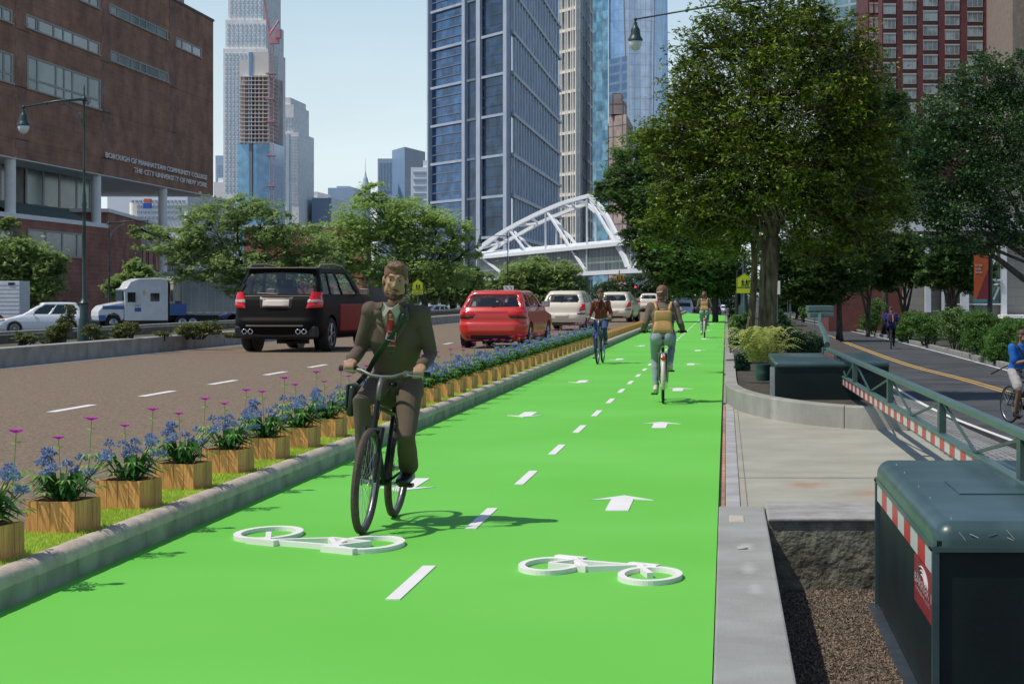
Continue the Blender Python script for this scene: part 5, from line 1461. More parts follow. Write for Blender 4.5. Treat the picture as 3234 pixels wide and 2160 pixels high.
m=MB(); m.rbox(-.125,.125,yb-.07,yb+.03,1.165,1.335,.03); m.build('flap',M_bp,bpk,smooth=True,angle=50)
m=MB()
rings=[]
for z,hw,y0,y1 in ((1.0,.12,yb-.08,yb+.02),(1.02,.145,yb-.105,yb+.03),(1.07,.15,yb-.11,yb+.03),(1.13,.135,yb-.085,yb+.03),(1.19,.122,yb-.06,yb+.03)):
    rings.append([(x,y,z) for x,y in outline(y0,y1,hw,.035,40,bow=.01,bowf=0)])
m.loft(rings); m.build('pack_body',M_bp,bpk,smooth=True,angle=50)
for s_ in (-1,1):
    m=MB(); m.tube([(s_*.085,yb-.02,1.33),(s_*.10,yb+.03,1.40),(s_*.125,-.17,1.462),(s_*.13,-.06,1.455),(s_*.13,.02,1.36),(s_*.14,-.03,1.15),(s_*.13,yb+.08,1.05)],(.018,.005),8,ref=(1,0,0)); m.build('shoulder_strap',M_bp,bpk,smooth=True)
m=MB(); m.tube([(-.04,yb-.03,1.33),(-.035,yb-.03,1.352),(.035,yb-.03,1.352),(.04,yb-.03,1.33)],.007,6); m.build('carry_handle',M_bp,bpk,smooth=True)
for i,(px,dy,Yoff) in enumerate(((1520,247,.52),(1615.5,96.5,.52))):
    Y=F*H/dy+Yoff; X=(px-VX)*Y/F
    if i==0: tr3=(bike3,wb_,bpk)
    else: tr3=tuple(copy_tree(o) for o in (bike3,wb_,bpk))
    near='nearer' if i==0 else 'farther'
    for o,l,c_ in zip(tr3,('%s of the two bicycles with cream mudguards ridden away along the green lane'%near,'%s of two women in brown blazers with tan backpacks cycling away'%near,'tan leather backpack on the back of the %s woman cycling away'%near),('bicycle','person','backpack')):
        o.location=(X,Y,0); o.rotation_euler=(0,0,R(2) if i==0 else 0); tag(o,l,c_)

# ---- right hand side riders on the old bikeway
M_bluet=clothmat('blue_tshirt',(.02,.12,.42),(.03,.15,.50),12,.006)
M_shorts=clothmat('pale_shorts',(.36,.34,.32),(.44,.42,.40),20)
ZZ=ZB
def rider(label,bl,J0,shirt,low,legsbare,rotz,loc,s,hairm,style='cap',skin=M_skin2,face=True,crank=R(-80)):
    bk,PD=make_bike('bicycle',bl,M_fr_blk,crank=crank,barz=1.0,barw=.27,bary=.22)
    J=dict(pelvis=(0,-.27,.99),chest=(0,-.17,1.25),neck=(0,-.11,1.44),head=(0,-.055,1.60),pitch=R(-4),turn=0,sw=.18,len=(.29,.26,.43,.43),face=face)
    for s_ in (1,-1):
        J['sh%d'%s_]=(s_*.19,-.12,1.39); J['hip%d'%s_]=(s_*.095,-.24,.95)
        J['grip%d'%s_]=(s_*.24,.21,1.01); J['wr%d'%s_]=(s_*.235,.14,1.055)
        pe=PD[s_]; J['an%d'%s_]=(pe.x+s_*.03,pe.y-.09,pe.z+.11)
    J.update(J0)
    g_=J.pop('nogrip',False)
    t,T,rot,K=person('person',label,J,0,skin,None,None,None,hairm,style,vox=.011,grip=not g_)
    def jk(g):
        K['torso'](g,1.12); g.tube([K['pel']+Vector((0,0,-.02)),K['pel'].lerp(K['che'],.5)],[(.18,.14),(.17,.13)],22,round_=True)
        for s_ in (1,-1): g.tube([K['sh'][s_],K['sh'][s_].lerp(K['el'][s_],.8)],[.078,.078],12,round_=True)
    clothes(t,K,[('tshirt',jk,shirt)],wr=.007)
    def tr_(g):
        g.ell(K['pel']+Vector((0,0,-.04)),(.175,.14,.12))
        for s_ in (1,-1):
            if legsbare: g.tube([K['hip'][s_],K['hip'][s_].lerp(K['kn'][s_],.8)],[.108,.098],14,round_=True)
            else: K['leg'](g,s_,1.08,.95,hemr=.05)
    clothes(t,K,[('shorts' if legsbare else 'trousers',tr_,low)],wr=.006)
    for s_ in (1,-1): organic('shoe',shoe_mesh(K['an'][s_],L=.27,w=.046,drop=.09),M_shoe,t,.01,3)
    for o in (bk,t): o.location=loc; o.rotation_euler=(0,0,rotz); o.scale=(s,s,s)
    return bk,t,K
# blue T-shirt man at the right edge
Yb_=36.2; s_b=.88; 
J0={'wr1':(.05,.17,1.16),'wr-1':(-.05,.16,1.14),'nogrip':True,'turn':R(30)}
bk,bm_,K=rider('man in a bright blue T-shirt and pale shorts cycling hands-free at the right edge','road bicycle under the man in the blue T-shirt at the right edge',J0,M_bluet,M_shorts,True,math.pi+R(22),((2352-VX)*Yb_/F,Yb_-2.0,ZZ),s_b,M_hair2)
for o in (bk,bm_): o.location=((2349-VX)*31.9/F,31.9,ZZ)
ss=thing('shoulder_bag','black shoulder bag strap worn by the man in the blue T-shirt','bag',bm_.location,0)
ss.rotation_euler=bm_.rotation_euler; ss.scale=bm_.scale
m=MB(); m.tube([(.12,-.26,1.36),(.135,-.14,1.475),(.12,.0,1.40),(.05,.05,1.25),(-.05,.04,1.1)],(.024,.006),8); m.build('strap',M_black,ss)
m=MB(); m.tube([(.12,-.30,1.08),(.30,-.40,.98),(.42,-.48,.90)],(.018,.005),8); m.build('loose_strap',M_black,ss)
# dark rider far away
M_dshirt=clothmat('blue_vest',(.02,.03,.16),(.03,.04,.22),12,.004); M_dk=clothmat('black_cloth',(.012,.012,.014),(.02,.02,.022),12)
Yd=F*(H-ZZ)/122
bk,dm,K=rider('cyclist in a blue vest and black trousers riding away on the shaded bikeway','dark bicycle ridden away on the shaded bikeway',{'face':False},M_dshirt,M_dk,False,R(-4),((2043-VX)*Yd/F,Yd,ZZ),.95,M_hair2,'cap',crank=R(-70))
rp_=thing('backpack','dark red backpack on the cyclist riding away on the bikeway','backpack',dm.location,0); rp_.rotation_euler=dm.rotation_euler; rp_.scale=dm.scale
m=MB(); m.rbox(-.15,.17,-.48,-.30,1.08,1.44,.06); m.build('pack_body',mat('pack_red',(.14,.015,.02),(.03,.015,.03),9,.7),rp_,smooth=True,angle=40)
m=MB(); m.box(.06,.08,-.49,-.475,1.1,1.4); m.build('reflective_stripe',M_white,rp_)
# pedestrian beyond the hedge
Yp=95
J=dict(pelvis=(0,0,.95),chest=(0,.01,1.22),neck=(0,.0,1.42),head=(0,.02,1.58),sw=.17,len=(.28,.26,.43,.44),face=False)
for s_ in (1,-1):
    J['sh%d'%s_]=(s_*.18,0,1.37); J['hip%d'%s_]=(s_*.095,0,.91); J['wr%d'%s_]=(s_*.2,.22,1.05); J['an%d'%s_]=(s_*.10,s_*.08,.09)
ped,T,rot,K=person('person','pedestrian in a dark top standing beyond the hedge on the right',J,0,M_skin,None,None,None,M_hair2,'cap',vox=.014,grip=False)
def jk(g): K['torso'](g,1.1)
clothes(ped,K,[('tank_top',jk,M_dk)],vox=.014)
def tr_(g):
    g.ell(K['pel']+Vector((0,0,-.04)),(.17,.13,.11))
    for s_ in (1,-1): K['leg'](g,s_,1.12,.93,hemr=.06)
clothes(ped,K,[('trousers',tr_,M_jean)],vox=.014)
for s_ in (1,-1): organic('shoe',shoe_mesh(K['an'][s_],L=.26,w=.046,drop=.07),M_shoe,ped,.012,2)
zt=H-(699-HY)*Yp/F; s=(zt-(ZB+.03))/1.70
ped.location=((2181-VX)*Yp/F,Yp,ZB+.03); ped.scale=(s,s,s); ped.rotation_euler=(0,0,math.pi)
# ================================================================== buildings
class Wall:
    """vertical wall plane through picture column x0 at depth Y0, running towards vanishing point vp"""
    def __init__(s,x0,Y0,vp,face=1):
        s.o=Vector(((x0-VX)*Y0/F,Y0)); s.d=Vector(((vp-VX)/F,1.0)).normalized(); s.n=Vector((s.d.y,-s.d.x))*face
    def u(s,px):
        k=(px-VX)/F    # X = k*Y
        return (k*s.o.y-s.o.x)/(s.d.x-k*s.d.y)
    def xy(s,u,out=0): p=s.o+s.d*u+s.n*out; return p
    def z(s,px,py): return H-(py-HY)*s.xy(s.u(px)).y/F
    def box(s,mb,u0,u1,z0,z1,o0,o1):
        a,b,c,d=s.xy(u0,o0),s.xy(u1,o0),s.xy(u1,o1),s.xy(u0,o1)
        return mb.hexa([(a.x,a.y,z0),(b.x,b.y,z0),(c.x,c.y,z0),(d.x,d.y,z0),(a.x,a.y,z1),(b.x,b.y,z1),(c.x,c.y,z1),(d.x,d.y,z1)])
    def P(s,px,py,out=0):
        u=s.u(px); p=s.xy(u,out); return Vector((p.x,p.y,s.z(px,py)))
    @property
    def dir3(s): return (s.d.x,s.d.y,0)
def facade_glass(name,c,c2,w=1.6,h=3.4,d=(0,1,0),rough=.12,spec=.8,mortar=(.3,.34,.38),ms=.06,metal=.5,mix=.35):
    return brickmat(name,c,c2,mortar,w,h,d,ms,rough,off=0,bump=0,mixn=mix,metal=metal,spec=spec)

# ------------------------------------------------ brick college
CX=-60.0
W=Wall(0,F*60/1664,VX,face=1)           # runs along +Y at X=-60; outward +X
W.o=Vector((CX,0)); W.d=Vector((0,1)); W.n=Vector((1,0))
YA=F*60/(1664+90); YC=F*60/(1664-489)
zb=W.z(0,354); zt=W.z(488,50)
M_cb=brickmat('brown_tile',(.255,.135,.085),(.32,.165,.105),(.30,.185,.13),1.9,.42,(0,1,0),.022,.9,mixn=.3)
M_cb2=brickmat('red_tile',(.27,.105,.075),(.33,.135,.092),(.33,.20,.15),1.9,.42,(0,1,0),.02,.9,mixn=.3)
M_cb3=brickmat('light_tile',(.25,.14,.098),(.29,.165,.115),(.28,.18,.13),.9,.42,(0,1,0),.02,.9)
M_wfr=mat('window_frame_pale',(.33,.33,.30),(.27,.27,.25),3,.6)
M_wg=mat('office_glass',(.08,.13,.13),(.015,.026,.026),.35,.08,spec=.8,lo=.42,hi=.5,stretch=(1,.6,.3))
M_wg2=mat('office_glass_blind',(.15,.23,.21),(.05,.10,.095),.35,.2,lo=.4,hi=.6,stretch=(1,.3,.5))
M_sof=mat('soffit_pale',(.70,.68,.65),(.78,.76,.73),1,.9)
M_col=mat('column_white',(.80,.78,.74),(.86,.84,.80),2,.8)
cg=thing('college_building','large dark brown brick college building on round white columns at the left','building',(CX,YA,-.7))
m=MB(); m.box(CX-40,CX,YA,YC,zb,zt); m.build('upper_wall',M_cb,cg,world=True)
m=MB(); m.box(CX-40.1,CX+.12,YA,YC+.1,zt,zt+.25); m.build('roof_coping',mat('coping_dark',(.10,.08,.07)),cg,world=True)
m=MB(); m.box(CX-39.9,CX-.05,YA,YC-.1,zb-.12,zb-.01); m.build('soffit',M_sof,cg,world=True)
for px in (50,243,397):
    m=MB(); u=W.u(px)
    z=zb
    k=0
    while z<zt-.5:
        wd=(.9,1.5)[k%2]; W.box(m,u-wd,u+wd,z,z+.84,.0,.03); z+=.84; k+=1
    m.build('pilaster',M_cb3,cg,world=True)
m=MB()
for py in (330-15,):
    zz=W.z(0,311); W.box(m,W.u(-60),W.u(489),zz,zz+.06,0,.03)
zz=W.z(230,255); W.box(m,W.u(-60),W.u(489),zz,zz+.06,0,.03)
zz=W.z(345,182); W.box(m,W.u(-60),W.u(489),zz,zz+.06,0,.03)
m.build('string_course',M_cb3,cg,world=True)
def window(wall,par,x0,x1,yt,yb,mull,trans=None,out=0,fr=.16,glass=None,depth=.35,frame=None):
    u0,u1=wall.u(x0),wall.u(x1); z1,z0=wall.z(x0,yt),wall.z(x0,yb)
    fr_=frame or M_wfr
    m=MB(); fu=fr*2.6
    wall.box(m,u0-fu*.3,u1+fu*.3,z0-fr*.9,z0,-.02+out,.16+out); wall.box(m,u0,u1,z1-fr,z1,-.02+out,.07+out)
    wall.box(m,u0,u0+fu,z0,z1-fr,-.02+out,.06+out); wall.box(m,u1-fu,u1,z0,z1-fr,-.02+out,.06+out)
    for q in mull: wall.box(m,wall.u(q)-fu*.45,wall.u(q)+fu*.45,z0,z1-fr,-.02+out,.05+out)
    if trans: zt_=wall.z(x0,trans); wall.box(m,u0,u1,zt_-fr*.6,zt_+fr*.6,-.02+out,.052+out)
    f=m.build('window',fr_,par,world=True)
    g=MB(); xs=[x0]+list(mull)+[x1]
    for i,(a,b) in enumerate(zip(xs,xs[1:])):
        g2=g
        wall.box(g,wall.u(a),wall.u(b),z0,z1,-.06+out,.012+out)
    g.build('pane',glass or M_wg,f,world=True)
    return f
s_=.3402
window(W,cg,58,228,31,61,[243*s_,258*s_,360*s_,425*s_,490*s_,595*s_])
window(W,cg,60.5,230,126,201,[250*s_,375*s_,430*s_,487*s_,595*s_],trans=179,glass=M_wg2)
window(W,cg,249,384,7.5,29,[790*s_,880*s_,935*s_,985*s_,1060*s_])
window(W,cg,252,385.5,115,138,[800*s_,885*s_,940*s_,985*s_,1068*s_])
window(W,cg,402,462,84,106,[1225*s_,1295*s_])
window(W,cg,180,227,-22,-1,[205])
window(W,cg,-60,27,-10,20,[5]); window(W,cg,-60,29,95,165,[8],trans=145,glass=M_wg2)
M_let=mat('steel_letters',(.72,.72,.72),None,rough=.45,metal=.2)
def walltext(t_,xa,xb,ybase,ytop,par,mm,wall,out=.12,ex=.1):
    ua,ub=wall.u(xa),wall.u(xb); z0=wall.z(xa,ybase); h=wall.z(xa,ytop)-z0
    p=wall.xy(ua,out); d=wall.d; n=wall.n
    M=Matrix(((d.x,0,n.x,p.x),(d.y,0,n.y,p.y),(0,1,0,z0),(0,0,0,1)))
    return text_obj(t_,'wall_lettering',mm,M,w=ub-ua,h=h,extrude=ex,parent=par)
walltext('BOROUGH OF MANHATTAN COMMUNITY COLLEGE',238,471,361,349,cg,M_let,W)
walltext('THE CITY UNIVERSITY OF NEW YORK',303,471,395.5,384,cg,M_let,W)
# columns
zl=8.4
for px,dep in ((41,0),(236,0),(387,0),(306,-14),(431,-14),(-50,0)):
    Yc_=F*(60-dep*1)/(VX-px) if dep==0 else F*(60+14)/(VX-px)
    xx=CX-.65 if dep==0 else CX-14
    m=MB(); m.lathe([(.46,-.7 if px>240 else 6),(.46,zb-.1)],(xx+.0,Yc_,0),'z',n=28); m.build('column',M_col,cg,world=True,smooth=True,angle=50)
# recessed glazing behind the columns
Wr=Wall(0,0,VX); Wr.o=Vector((CX-3.5,0)); Wr.d=Vector((0,1)); Wr.n=Vector((1,0))
window(Wr,cg,-40,28,360,470,[0],glass=M_wg2,fr=.2); 
f=window(Wr,cg,57,208,367,478,[290*s_,400*s_,515*s_],glass=M_wg2,fr=.2)
m=MB(); m.box(CX-12,CX-3.6,YA,Wr.xy(Wr.u(210)).y,zl-.5,zb-.1); m.build('recessed_wall',mat('recess_wall',(.16,.14,.12),(.22,.2,.18),1,.9),cg,world=True)
m=MB(); a=W.u(52); b=W.u(228)
m.add([(CX-3.45,a,zl+1.5),(CX-3.45,b,zl+1.5),(CX-.6,b,zl+.1),(CX-.6,a,zl+.1)],[(0,1,2,3)]); m.build('sloped_skylight',mat('green_roof_glass',(.10,.16,.14),(.14,.20,.18),2,.3),cg,world=True)
m=MB()
for i in range(9):
    yy=a+(b-a)*i/8; m.add([(CX-3.43,yy,zl+1.55),(CX-3.43,yy+.35,zl+1.55),(CX-.58,yy+.35,zl+.15),(CX-.58,yy,zl+.15)],[(0,1,2,3)])
m.build('skylight_rib',M_wfr,cg,world=True)
m=MB(); m.box(CX-40,CX-.02,YA,W.u(248),-.7,zl-.3); m.build('base_wall',M_cb2,cg,world=True)
m=MB(); m.box(CX-40,CX+.12,YA,W.u(249),zl-.3,zl+.1); m.build('stone_ledge',M_col,cg,world=True)
window(W,cg,62,192,524,582,[104,142,176],glass=M_wg2)
window(W,cg,-60,28,521,545,[0])
m=MB(); m.box(CX-9,CX-8,W.u(213),W.u(226),zl,zb-.12); m.build('black_grille',brickmat('grille',(.01,.01,.01),(.01,.01,.01),(.4,.45,.45),1.2,9,(0,1,0),.25,.5,off=0,bump=0),cg,world=True)
# brick wing to the right of the base
W2=Wall(248,W.u(248),955,1)
wg=thing('brick_wing','lower red brick wing with dark windows to the right of the white columns','building',(W2.xy(0).x,W2.xy(0).y,-.7))
zz=W2.z(248,487)
m=MB(); W2.box(m,0.02,W2.u(324),-.7,zz,-20,0); m.build('wall',M_cb2,wg,world=True)
m=MB(); W2.box(m,W2.u(324),W2.u(470),-.7,zz-.3,-20,-2.5); m.build('rear_wall',mat('pale_panel',(.25,.27,.28),(.33,.35,.36),2,.7),wg,world=True)
m=MB(); W2.box(m,-.3,W2.u(420),zz,zz+.35,-20,.15); m.build('roof_edge',M_col,wg,world=True)
W2b=Wall(324,W2.xy(W2.u(324)).y,955,1); W2b.o=W2.xy(W2.u(324),-2.45)
for a,b in ((326,337),(340,352),(355,366),(378,390),(395,410)):
    window(W2b,wg,a,b,568,618,[],glass=M_wg,frame=mat('dark_frame',(.08,.08,.09)))
M_hz=lambda n,c,c2: mat(n,c,c2,.05,.8)

# ------------------------------------------------ generic tower from picture measurements
def tower(name,label,xs,ytop,Y0,wallmat,sidemat=None,vps=(-1200,VX),ybot=720,depth=30,roof=True,cat_='building',zbot=-1,partname='facade'):
    """xs=(xl,xc,xr): corner columns; left face xl..xc (vp0), right face xc..xr (vp1)"""
    xl,xc,xr=xs
    t=thing(name,label,cat_,((xc-VX)*Y0/F,Y0,zbot))
    A=Wall(xc,Y0,vps[0],1); Bw=Wall(xc,Y0,vps[1],1)
    zt_=H-(ytop-HY)*Y0/F
    ua=A.u(xl) if xl<xc else 0; ub=Bw.u(xr) if xr>xc else 0
    pc=A.xy(0); pl_=A.xy(ua) if ua else None; pr=Bw.xy(ub) if ub else None
    if pl_ is None: pl_=pc+Vector((-.01,0)) ; 
    if pr is None: pr=pc+Vector((0.01,.0))
    back=pl_+(pr-pc)+Vector((0,depth*.2))
    A.n=Vector((A.d.y,-A.d.x)); 
    if A.n.y>0: A.n=-A.n
    if Bw.n.x<0 and xc<VX: Bw.n=-Bw.n
    if xc>VX and Bw.n.x>0: Bw.n=-Bw.n
    def face(p,q,mm,nm):
        m=MB(); m.quad((p.x,p.y,zbot),(q.x,q.y,zbot),(q.x,q.y,zt_),(p.x,p.y,zt_)); return m.build(nm,mm,t,world=True,fix=False)
    if xl<xc: face(pl_,pc,wallmat,partname)
    if xr>xc: face(pc,pr,sidemat or wallmat,partname)
    face(pr,back,sidemat or wallmat,'rear_wall'); face(back,pl_,wallmat,'rear_wall')
    m=MB(); m.quad((pl_.x,pl_.y,zt_),(pc.x,pc.y,zt_),(pr.x,pr.y,zt_),(back.x,back.y,zt_)); m.build('roof',mat('roof_grey',(.25,.26,.27)),t,world=True,fix=False)
    return t,A,Bw,zt_
def grid(t,Wl,x0,x1,z0,z1,dz,mulls,hm,vm=None,hw=.35,vw=.3,out=.25,name='floor_band',vname='mullion'):
    u0,u1=Wl.u(x0),Wl.u(x1)
    m=MB(); z=z0
    while z<z1:
        Wl.box(m,u0,u1,z,z+hw,.0,out); z+=dz
    m.build(name,hm,t,world=True)
    if mulls:
        m=MB()
        for q in mulls:
            u=Wl.u(q); Wl.box(m,u-vw,u+vw,z0,z1,.0,out*1.25)
        m.build(vname,vm or hm,t,world=True)

# ------------------------------------------------ blue glass tower
YB=420.0
dA=Wall(1172,YB,-1200).dir3; dB=Wall(1172,YB,VX).dir3
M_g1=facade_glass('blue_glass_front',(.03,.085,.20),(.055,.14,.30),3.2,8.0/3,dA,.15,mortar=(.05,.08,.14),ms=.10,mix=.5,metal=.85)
M_g2=facade_glass('sky_sheen_glass_side',(.20,.33,.45),(.42,.56,.68),1.8,8.6/3,dB,.12,mortar=(.14,.2,.26),ms=.08,mix=.5,metal=.25)  # sky reflection on the side face is put into a pale base colour
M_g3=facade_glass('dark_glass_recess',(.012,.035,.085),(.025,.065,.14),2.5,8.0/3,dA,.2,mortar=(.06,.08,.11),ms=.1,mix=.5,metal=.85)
M_band=mat('pale_band',(.33,.38,.46),(.40,.45,.53),.3,.5)
M_band2=mat('thin_band',(.13,.15,.19),(.17,.19,.24),.3,.5)
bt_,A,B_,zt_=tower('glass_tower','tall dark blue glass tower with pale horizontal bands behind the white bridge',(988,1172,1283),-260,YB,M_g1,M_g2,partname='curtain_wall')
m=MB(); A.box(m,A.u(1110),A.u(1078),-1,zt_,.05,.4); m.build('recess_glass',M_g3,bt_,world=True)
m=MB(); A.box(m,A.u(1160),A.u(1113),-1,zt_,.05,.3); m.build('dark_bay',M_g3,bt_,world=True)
m=MB()
for a,b in ((988,991),(1068,1075),(1101,1110),(1163,1171)): A.box(m,A.u(a),A.u(b),-1,zt_,0,1.0)
m.build('corner_pier',M_band,bt_,world=True)
dz=94*YB/F
zc=H-(73-HY)*YB/F
mb=MB(); m2=MB()
k=-8
while zc+k*dz<zt_:
    z=zc+k*dz
    if z>0:
        mb=MB(); A.box(mb,A.u(1163),A.u(1111),z-.2,z+.35,.0,.8); A.box(mb,A.u(1066),A.u(994),z-.2,z+.35,.0,.8); A.box(m2,A.u(1098),A.u(1078),z-.2,z+.3,0,.8); mb.build('floor_band',M_band,bt_,world=True)
    for j in (1,2,3):
        zz=z+dz*j/4
        if zz>0: A.box(m2,A.u(1163),A.u(1111),zz-.08,zz+.10,0,.3); A.box(m2,A.u(1066),A.u(994),zz-.08,zz+.10,0,.3)
    k+=1
m2.build('thin_floor_band',M_band2,bt_,world=True)
mb=MB(); k=-8
while zc+k*dz<zt_:
    z=zc+k*dz
    if z>0: B_.box(mb,B_.u(1173),B_.u(1283),z-.3,z+.5,.0,.5)
    k+=1
mb.build('side_band',M_band,bt_,world=True)
mb=MB(); rr=random.Random(4)
k=-8
while zc+k*dz<zt_:
    z0_=max(zc+k*dz,0); z1_=zc+(k+1)*dz
    if z1_>0:
        off=(k%2)*3.2
        for i in range(17):
            px=1176+i*6.3
            u=B_.u(px)+off
            B_.box(mb,u-.45,u+.45,z0_,z1_,.0,.35)
    k+=1
mb.build('side_mullion',mat('side_mullion_pale',(.55,.60,.68),(.62,.67,.74),.3,.5),bt_,world=True)
# beige grid tower
YG=900
M_lime=mat('limestone',(.70,.64,.56),(.80,.74,.66),.2,.8)
M_gw=facade_glass('tower_window',(.10,.20,.28),(.24,.36,.42),5,6,Wall(1325,YG,-1200).dir3,.15,mortar=(.45,.42,.38),ms=.12,mix=.4,metal=.85)
gt,A,B_,zt_=tower('stone_tower','slim beige stone grid tower between the two glass towers','x' and (1283,1325,1362),-260,YG,M_gw,M_gw)
dz=47.5*YG/F
grid(gt,A,1283,1325,0,zt_,dz,[1286,1291,1300,1305,1313,1318,1324],M_lime,hw=1.3,vw=.40,out=.8)
grid(gt,B_,1325,1362,0,zt_,dz,[1326,1331,1337,1343,1349,1355,1361],M_lime,hw=1.3,vw=2.3,out=.8)
M_teal=facade_glass('teal_glass',(.06,.17,.27),(.20,.38,.48),2.2,3.2,(1,0,0),.12,mortar=(.14,.22,.3),ms=.1,mix=.5,metal=.8)
tt,A,B_,_=tower('teal_tower','narrow blue-green glass tower right of the beige stone tower',(1359,1394,1396),-200,640,M_teal)
# tapering pale glass tower
YO=900
M_pg=facade_glass('sky_glass',(.58,.68,.80),(.66,.75,.86),2.4,5,(1,0,0),.25,mortar=(.42,.52,.66),ms=.16,mix=.15,metal=.2)  # light on the middle face is put into this paler glass
M_pg2=facade_glass('sky_glass_shaded',(.26,.46,.74),(.30,.52,.80),2.4,5,(1,0,0),.25,mortar=(.24,.40,.60),ms=.16,mix=.15,metal=.2)  # same glass darkened: shade of the outer faces is in the colour
ot=thing('tapering_tower','very tall pale blue glass tower with slanted chamfered faces behind the street lamp','building',((1460-VX)*YO/F,YO,-1))
def pf(nm,pts,mm,dep=0):
    m=MB(); q=[P(x,y,YO+d) for x,y,d in pts]; m.add(q,[tuple(range(len(q)))]); m.build(nm,mm,ot,world=True,fix=False)
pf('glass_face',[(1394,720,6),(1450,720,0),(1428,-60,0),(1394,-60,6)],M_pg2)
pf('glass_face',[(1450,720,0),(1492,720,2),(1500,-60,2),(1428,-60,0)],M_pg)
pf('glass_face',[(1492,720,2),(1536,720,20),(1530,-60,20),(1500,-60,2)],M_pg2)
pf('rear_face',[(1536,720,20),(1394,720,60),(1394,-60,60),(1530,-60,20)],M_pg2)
m=MB()
for a,b in (((1450,720),(1428,-60)),((1492,720),(1500,-60))): m.tube([P(*a,YO-1),P(*b,YO-1)],.45,4)
m.build('edge_strip',M_band,ot,world=True)
# brown older tower and slate tower
M_br=facade_glass('old_brick_tower',(.36,.28,.25),(.43,.34,.30),3.2,3.4,(1,0,0),.85,mortar=(.16,.13,.12),ms=.22,mix=.25,metal=0,spec=.3)
ob,A,B_,zt_=tower('old_brick_tower','old brown stepped brick tower beside the pale glass tower',(1396,1436,1452),262,620,M_br)
m=MB()
for (x0,x1,y0,y1) in ((1398,1432,232,262),(1404,1424,214,232)):
    p=P(x0,y1,626); q=P(x1,y0,626); m.box(p.x,q.x,626,640,p.z,q.z)
m.build('setback',M_br,ob,world=True)
M_sl=facade_glass('slate_glass',(.06,.12,.24),(.10,.18,.32),8,3.6,(1,0,0),.3,mortar=(.16,.24,.36),ms=.5,mix=.2)
tower('slate_tower','mid-height slate blue glass block behind the brown tower',(1394,1438,1441),128,760,M_sl)

# ------------------------------------------------ left skyline
YL=1000
M_pst=facade_glass('pale_stone_tower',(.82,.80,.76),(.86,.84,.80),6,8,(1,0,0),.8,mortar=(.76,.73,.68),ms=.2,mix=.1,metal=0,spec=.3)  # base colour lifted to stand in for distance haze
M_winp=mat('hazy_window',(.48,.60,.70),(.56,.66,.75),.1,.4)  # haze mixed into the pane colour
def punched(t,x0,x1,y0,y1,Y,nx,ny,wf=.5,hf=.55,mm=None,name='window_grid'):
    m=MB(); single=nx*ny<=60
    for i in range(nx):
        for j in range(ny):
            a=x0+(x1-x0)*(i+.5-wf/2)/nx; b=x0+(x1-x0)*(i+.5+wf/2)/nx; c_=y0+(y1-y0)*(j+.5-hf/2)/ny; d=y0+(y1-y0)*(j+.5+hf/2)/ny
            p=P(a,d,Y); q=P(b,c_,Y); m.box(p.x,q.x,Y-.35,Y+.1,p.z,q.z)
            if single: m.build('window',mm or M_winp,t,world=True); m=MB()
    if single: return
    return m.build(name,mm or M_winp,t,world=True)
def slab(t,nm,mm,x0,x1,y0,y1,Y,dep=30):
    p=P(x0,y1,Y); q=P(x1,y0,Y); m=MB(); m.box(p.x,q.x,Y,Y+dep,p.z,q.z); return m.build(nm,mm,t,world=True)
def plainT(label,name,Y,slabs,px):
    t=thing(name,label,'building',((px-VX)*Y/F,Y,-1)); 
    for i,(nm,mm,x0,x1,y0,y1) in enumerate(slabs): slab(t,nm,mm,x0,x1,y0,y1,Y+i*1.2,40)
    return t
t=plainT('very tall pale stone skyscraper with setbacks, left of the red crane','stone_skyscraper',YL,[('shaft',M_pst,512,614,112,720),('upper_shaft',M_pst,517,610,46,112),('top_shaft',M_pst,523,603,-60,46)],560)
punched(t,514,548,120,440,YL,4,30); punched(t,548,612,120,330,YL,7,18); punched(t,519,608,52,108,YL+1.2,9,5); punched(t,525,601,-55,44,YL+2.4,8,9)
YK=930
M_cf=mat('raw_concrete',(.66,.62,.57),(.74,.70,.65),.1,.9); M_fl=mat('floor_edge',(.66,.56,.52),(.74,.64,.58),.1,.9); M_dk2=mat('open_floor',(.34,.30,.31),(.54,.45,.43),.15,.9)
M_nb=facade_glass('new_blue_glass',(.20,.38,.54),(.27,.45,.61),4,7,(1,0,0),.25,mortar=(.2,.42,.6),ms=.3,mix=.2); M_nb2=facade_glass('new_blue_glass_dark',(.12,.23,.36),(.18,.30,.44),4,7,(1,0,0),.25,mortar=(.14,.28,.42),ms=.4,mix=.2)
t=thing('unfinished_tower','unfinished tower with open concrete floors above new blue glass','building',((585-VX)*YK/F,YK,-1))
slab(t,'core',M_dk2,552,616,172,330,YK+2); slab(t,'core_top',M_cf,572,616,120,174,YK,20); slab(t,'core_side',M_cf,549,572,138,176,YK+1,20)
slab(t,'glass_skin',M_nb,545,590,325,720,YK); slab(t,'glass_skin',M_nb2,588,619,326,720,YK-1)
m=MB()
for j in range(17):
    y=176+j*9.4; p=P(550 if j>1 else 556,y+1.6,YK-.5); q=P(617,y,YK-.5); m.box(p.x,q.x,YK-2,YK+20,p.z,q.z)
m.build('floor_slab',M_fl,t,world=True)
m=MB()
for x in (551,560,571,577,585,594,603,615):
    p=P(x-.7,330,YK-1.5); q=P(x+.7,174,YK-1.5); m.box(p.x,q.x,YK-1.8,YK-1,p.z,q.z)
m.build('column',M_cf,t,world=True)
slab(t,'glass_shaft',M_nb2,571,578,120,330,YK-.4,2); slab(t,'hoist_strip',mat('hoist_grey',(.22,.26,.28)),571,578,326,450,YK-1.2,1)
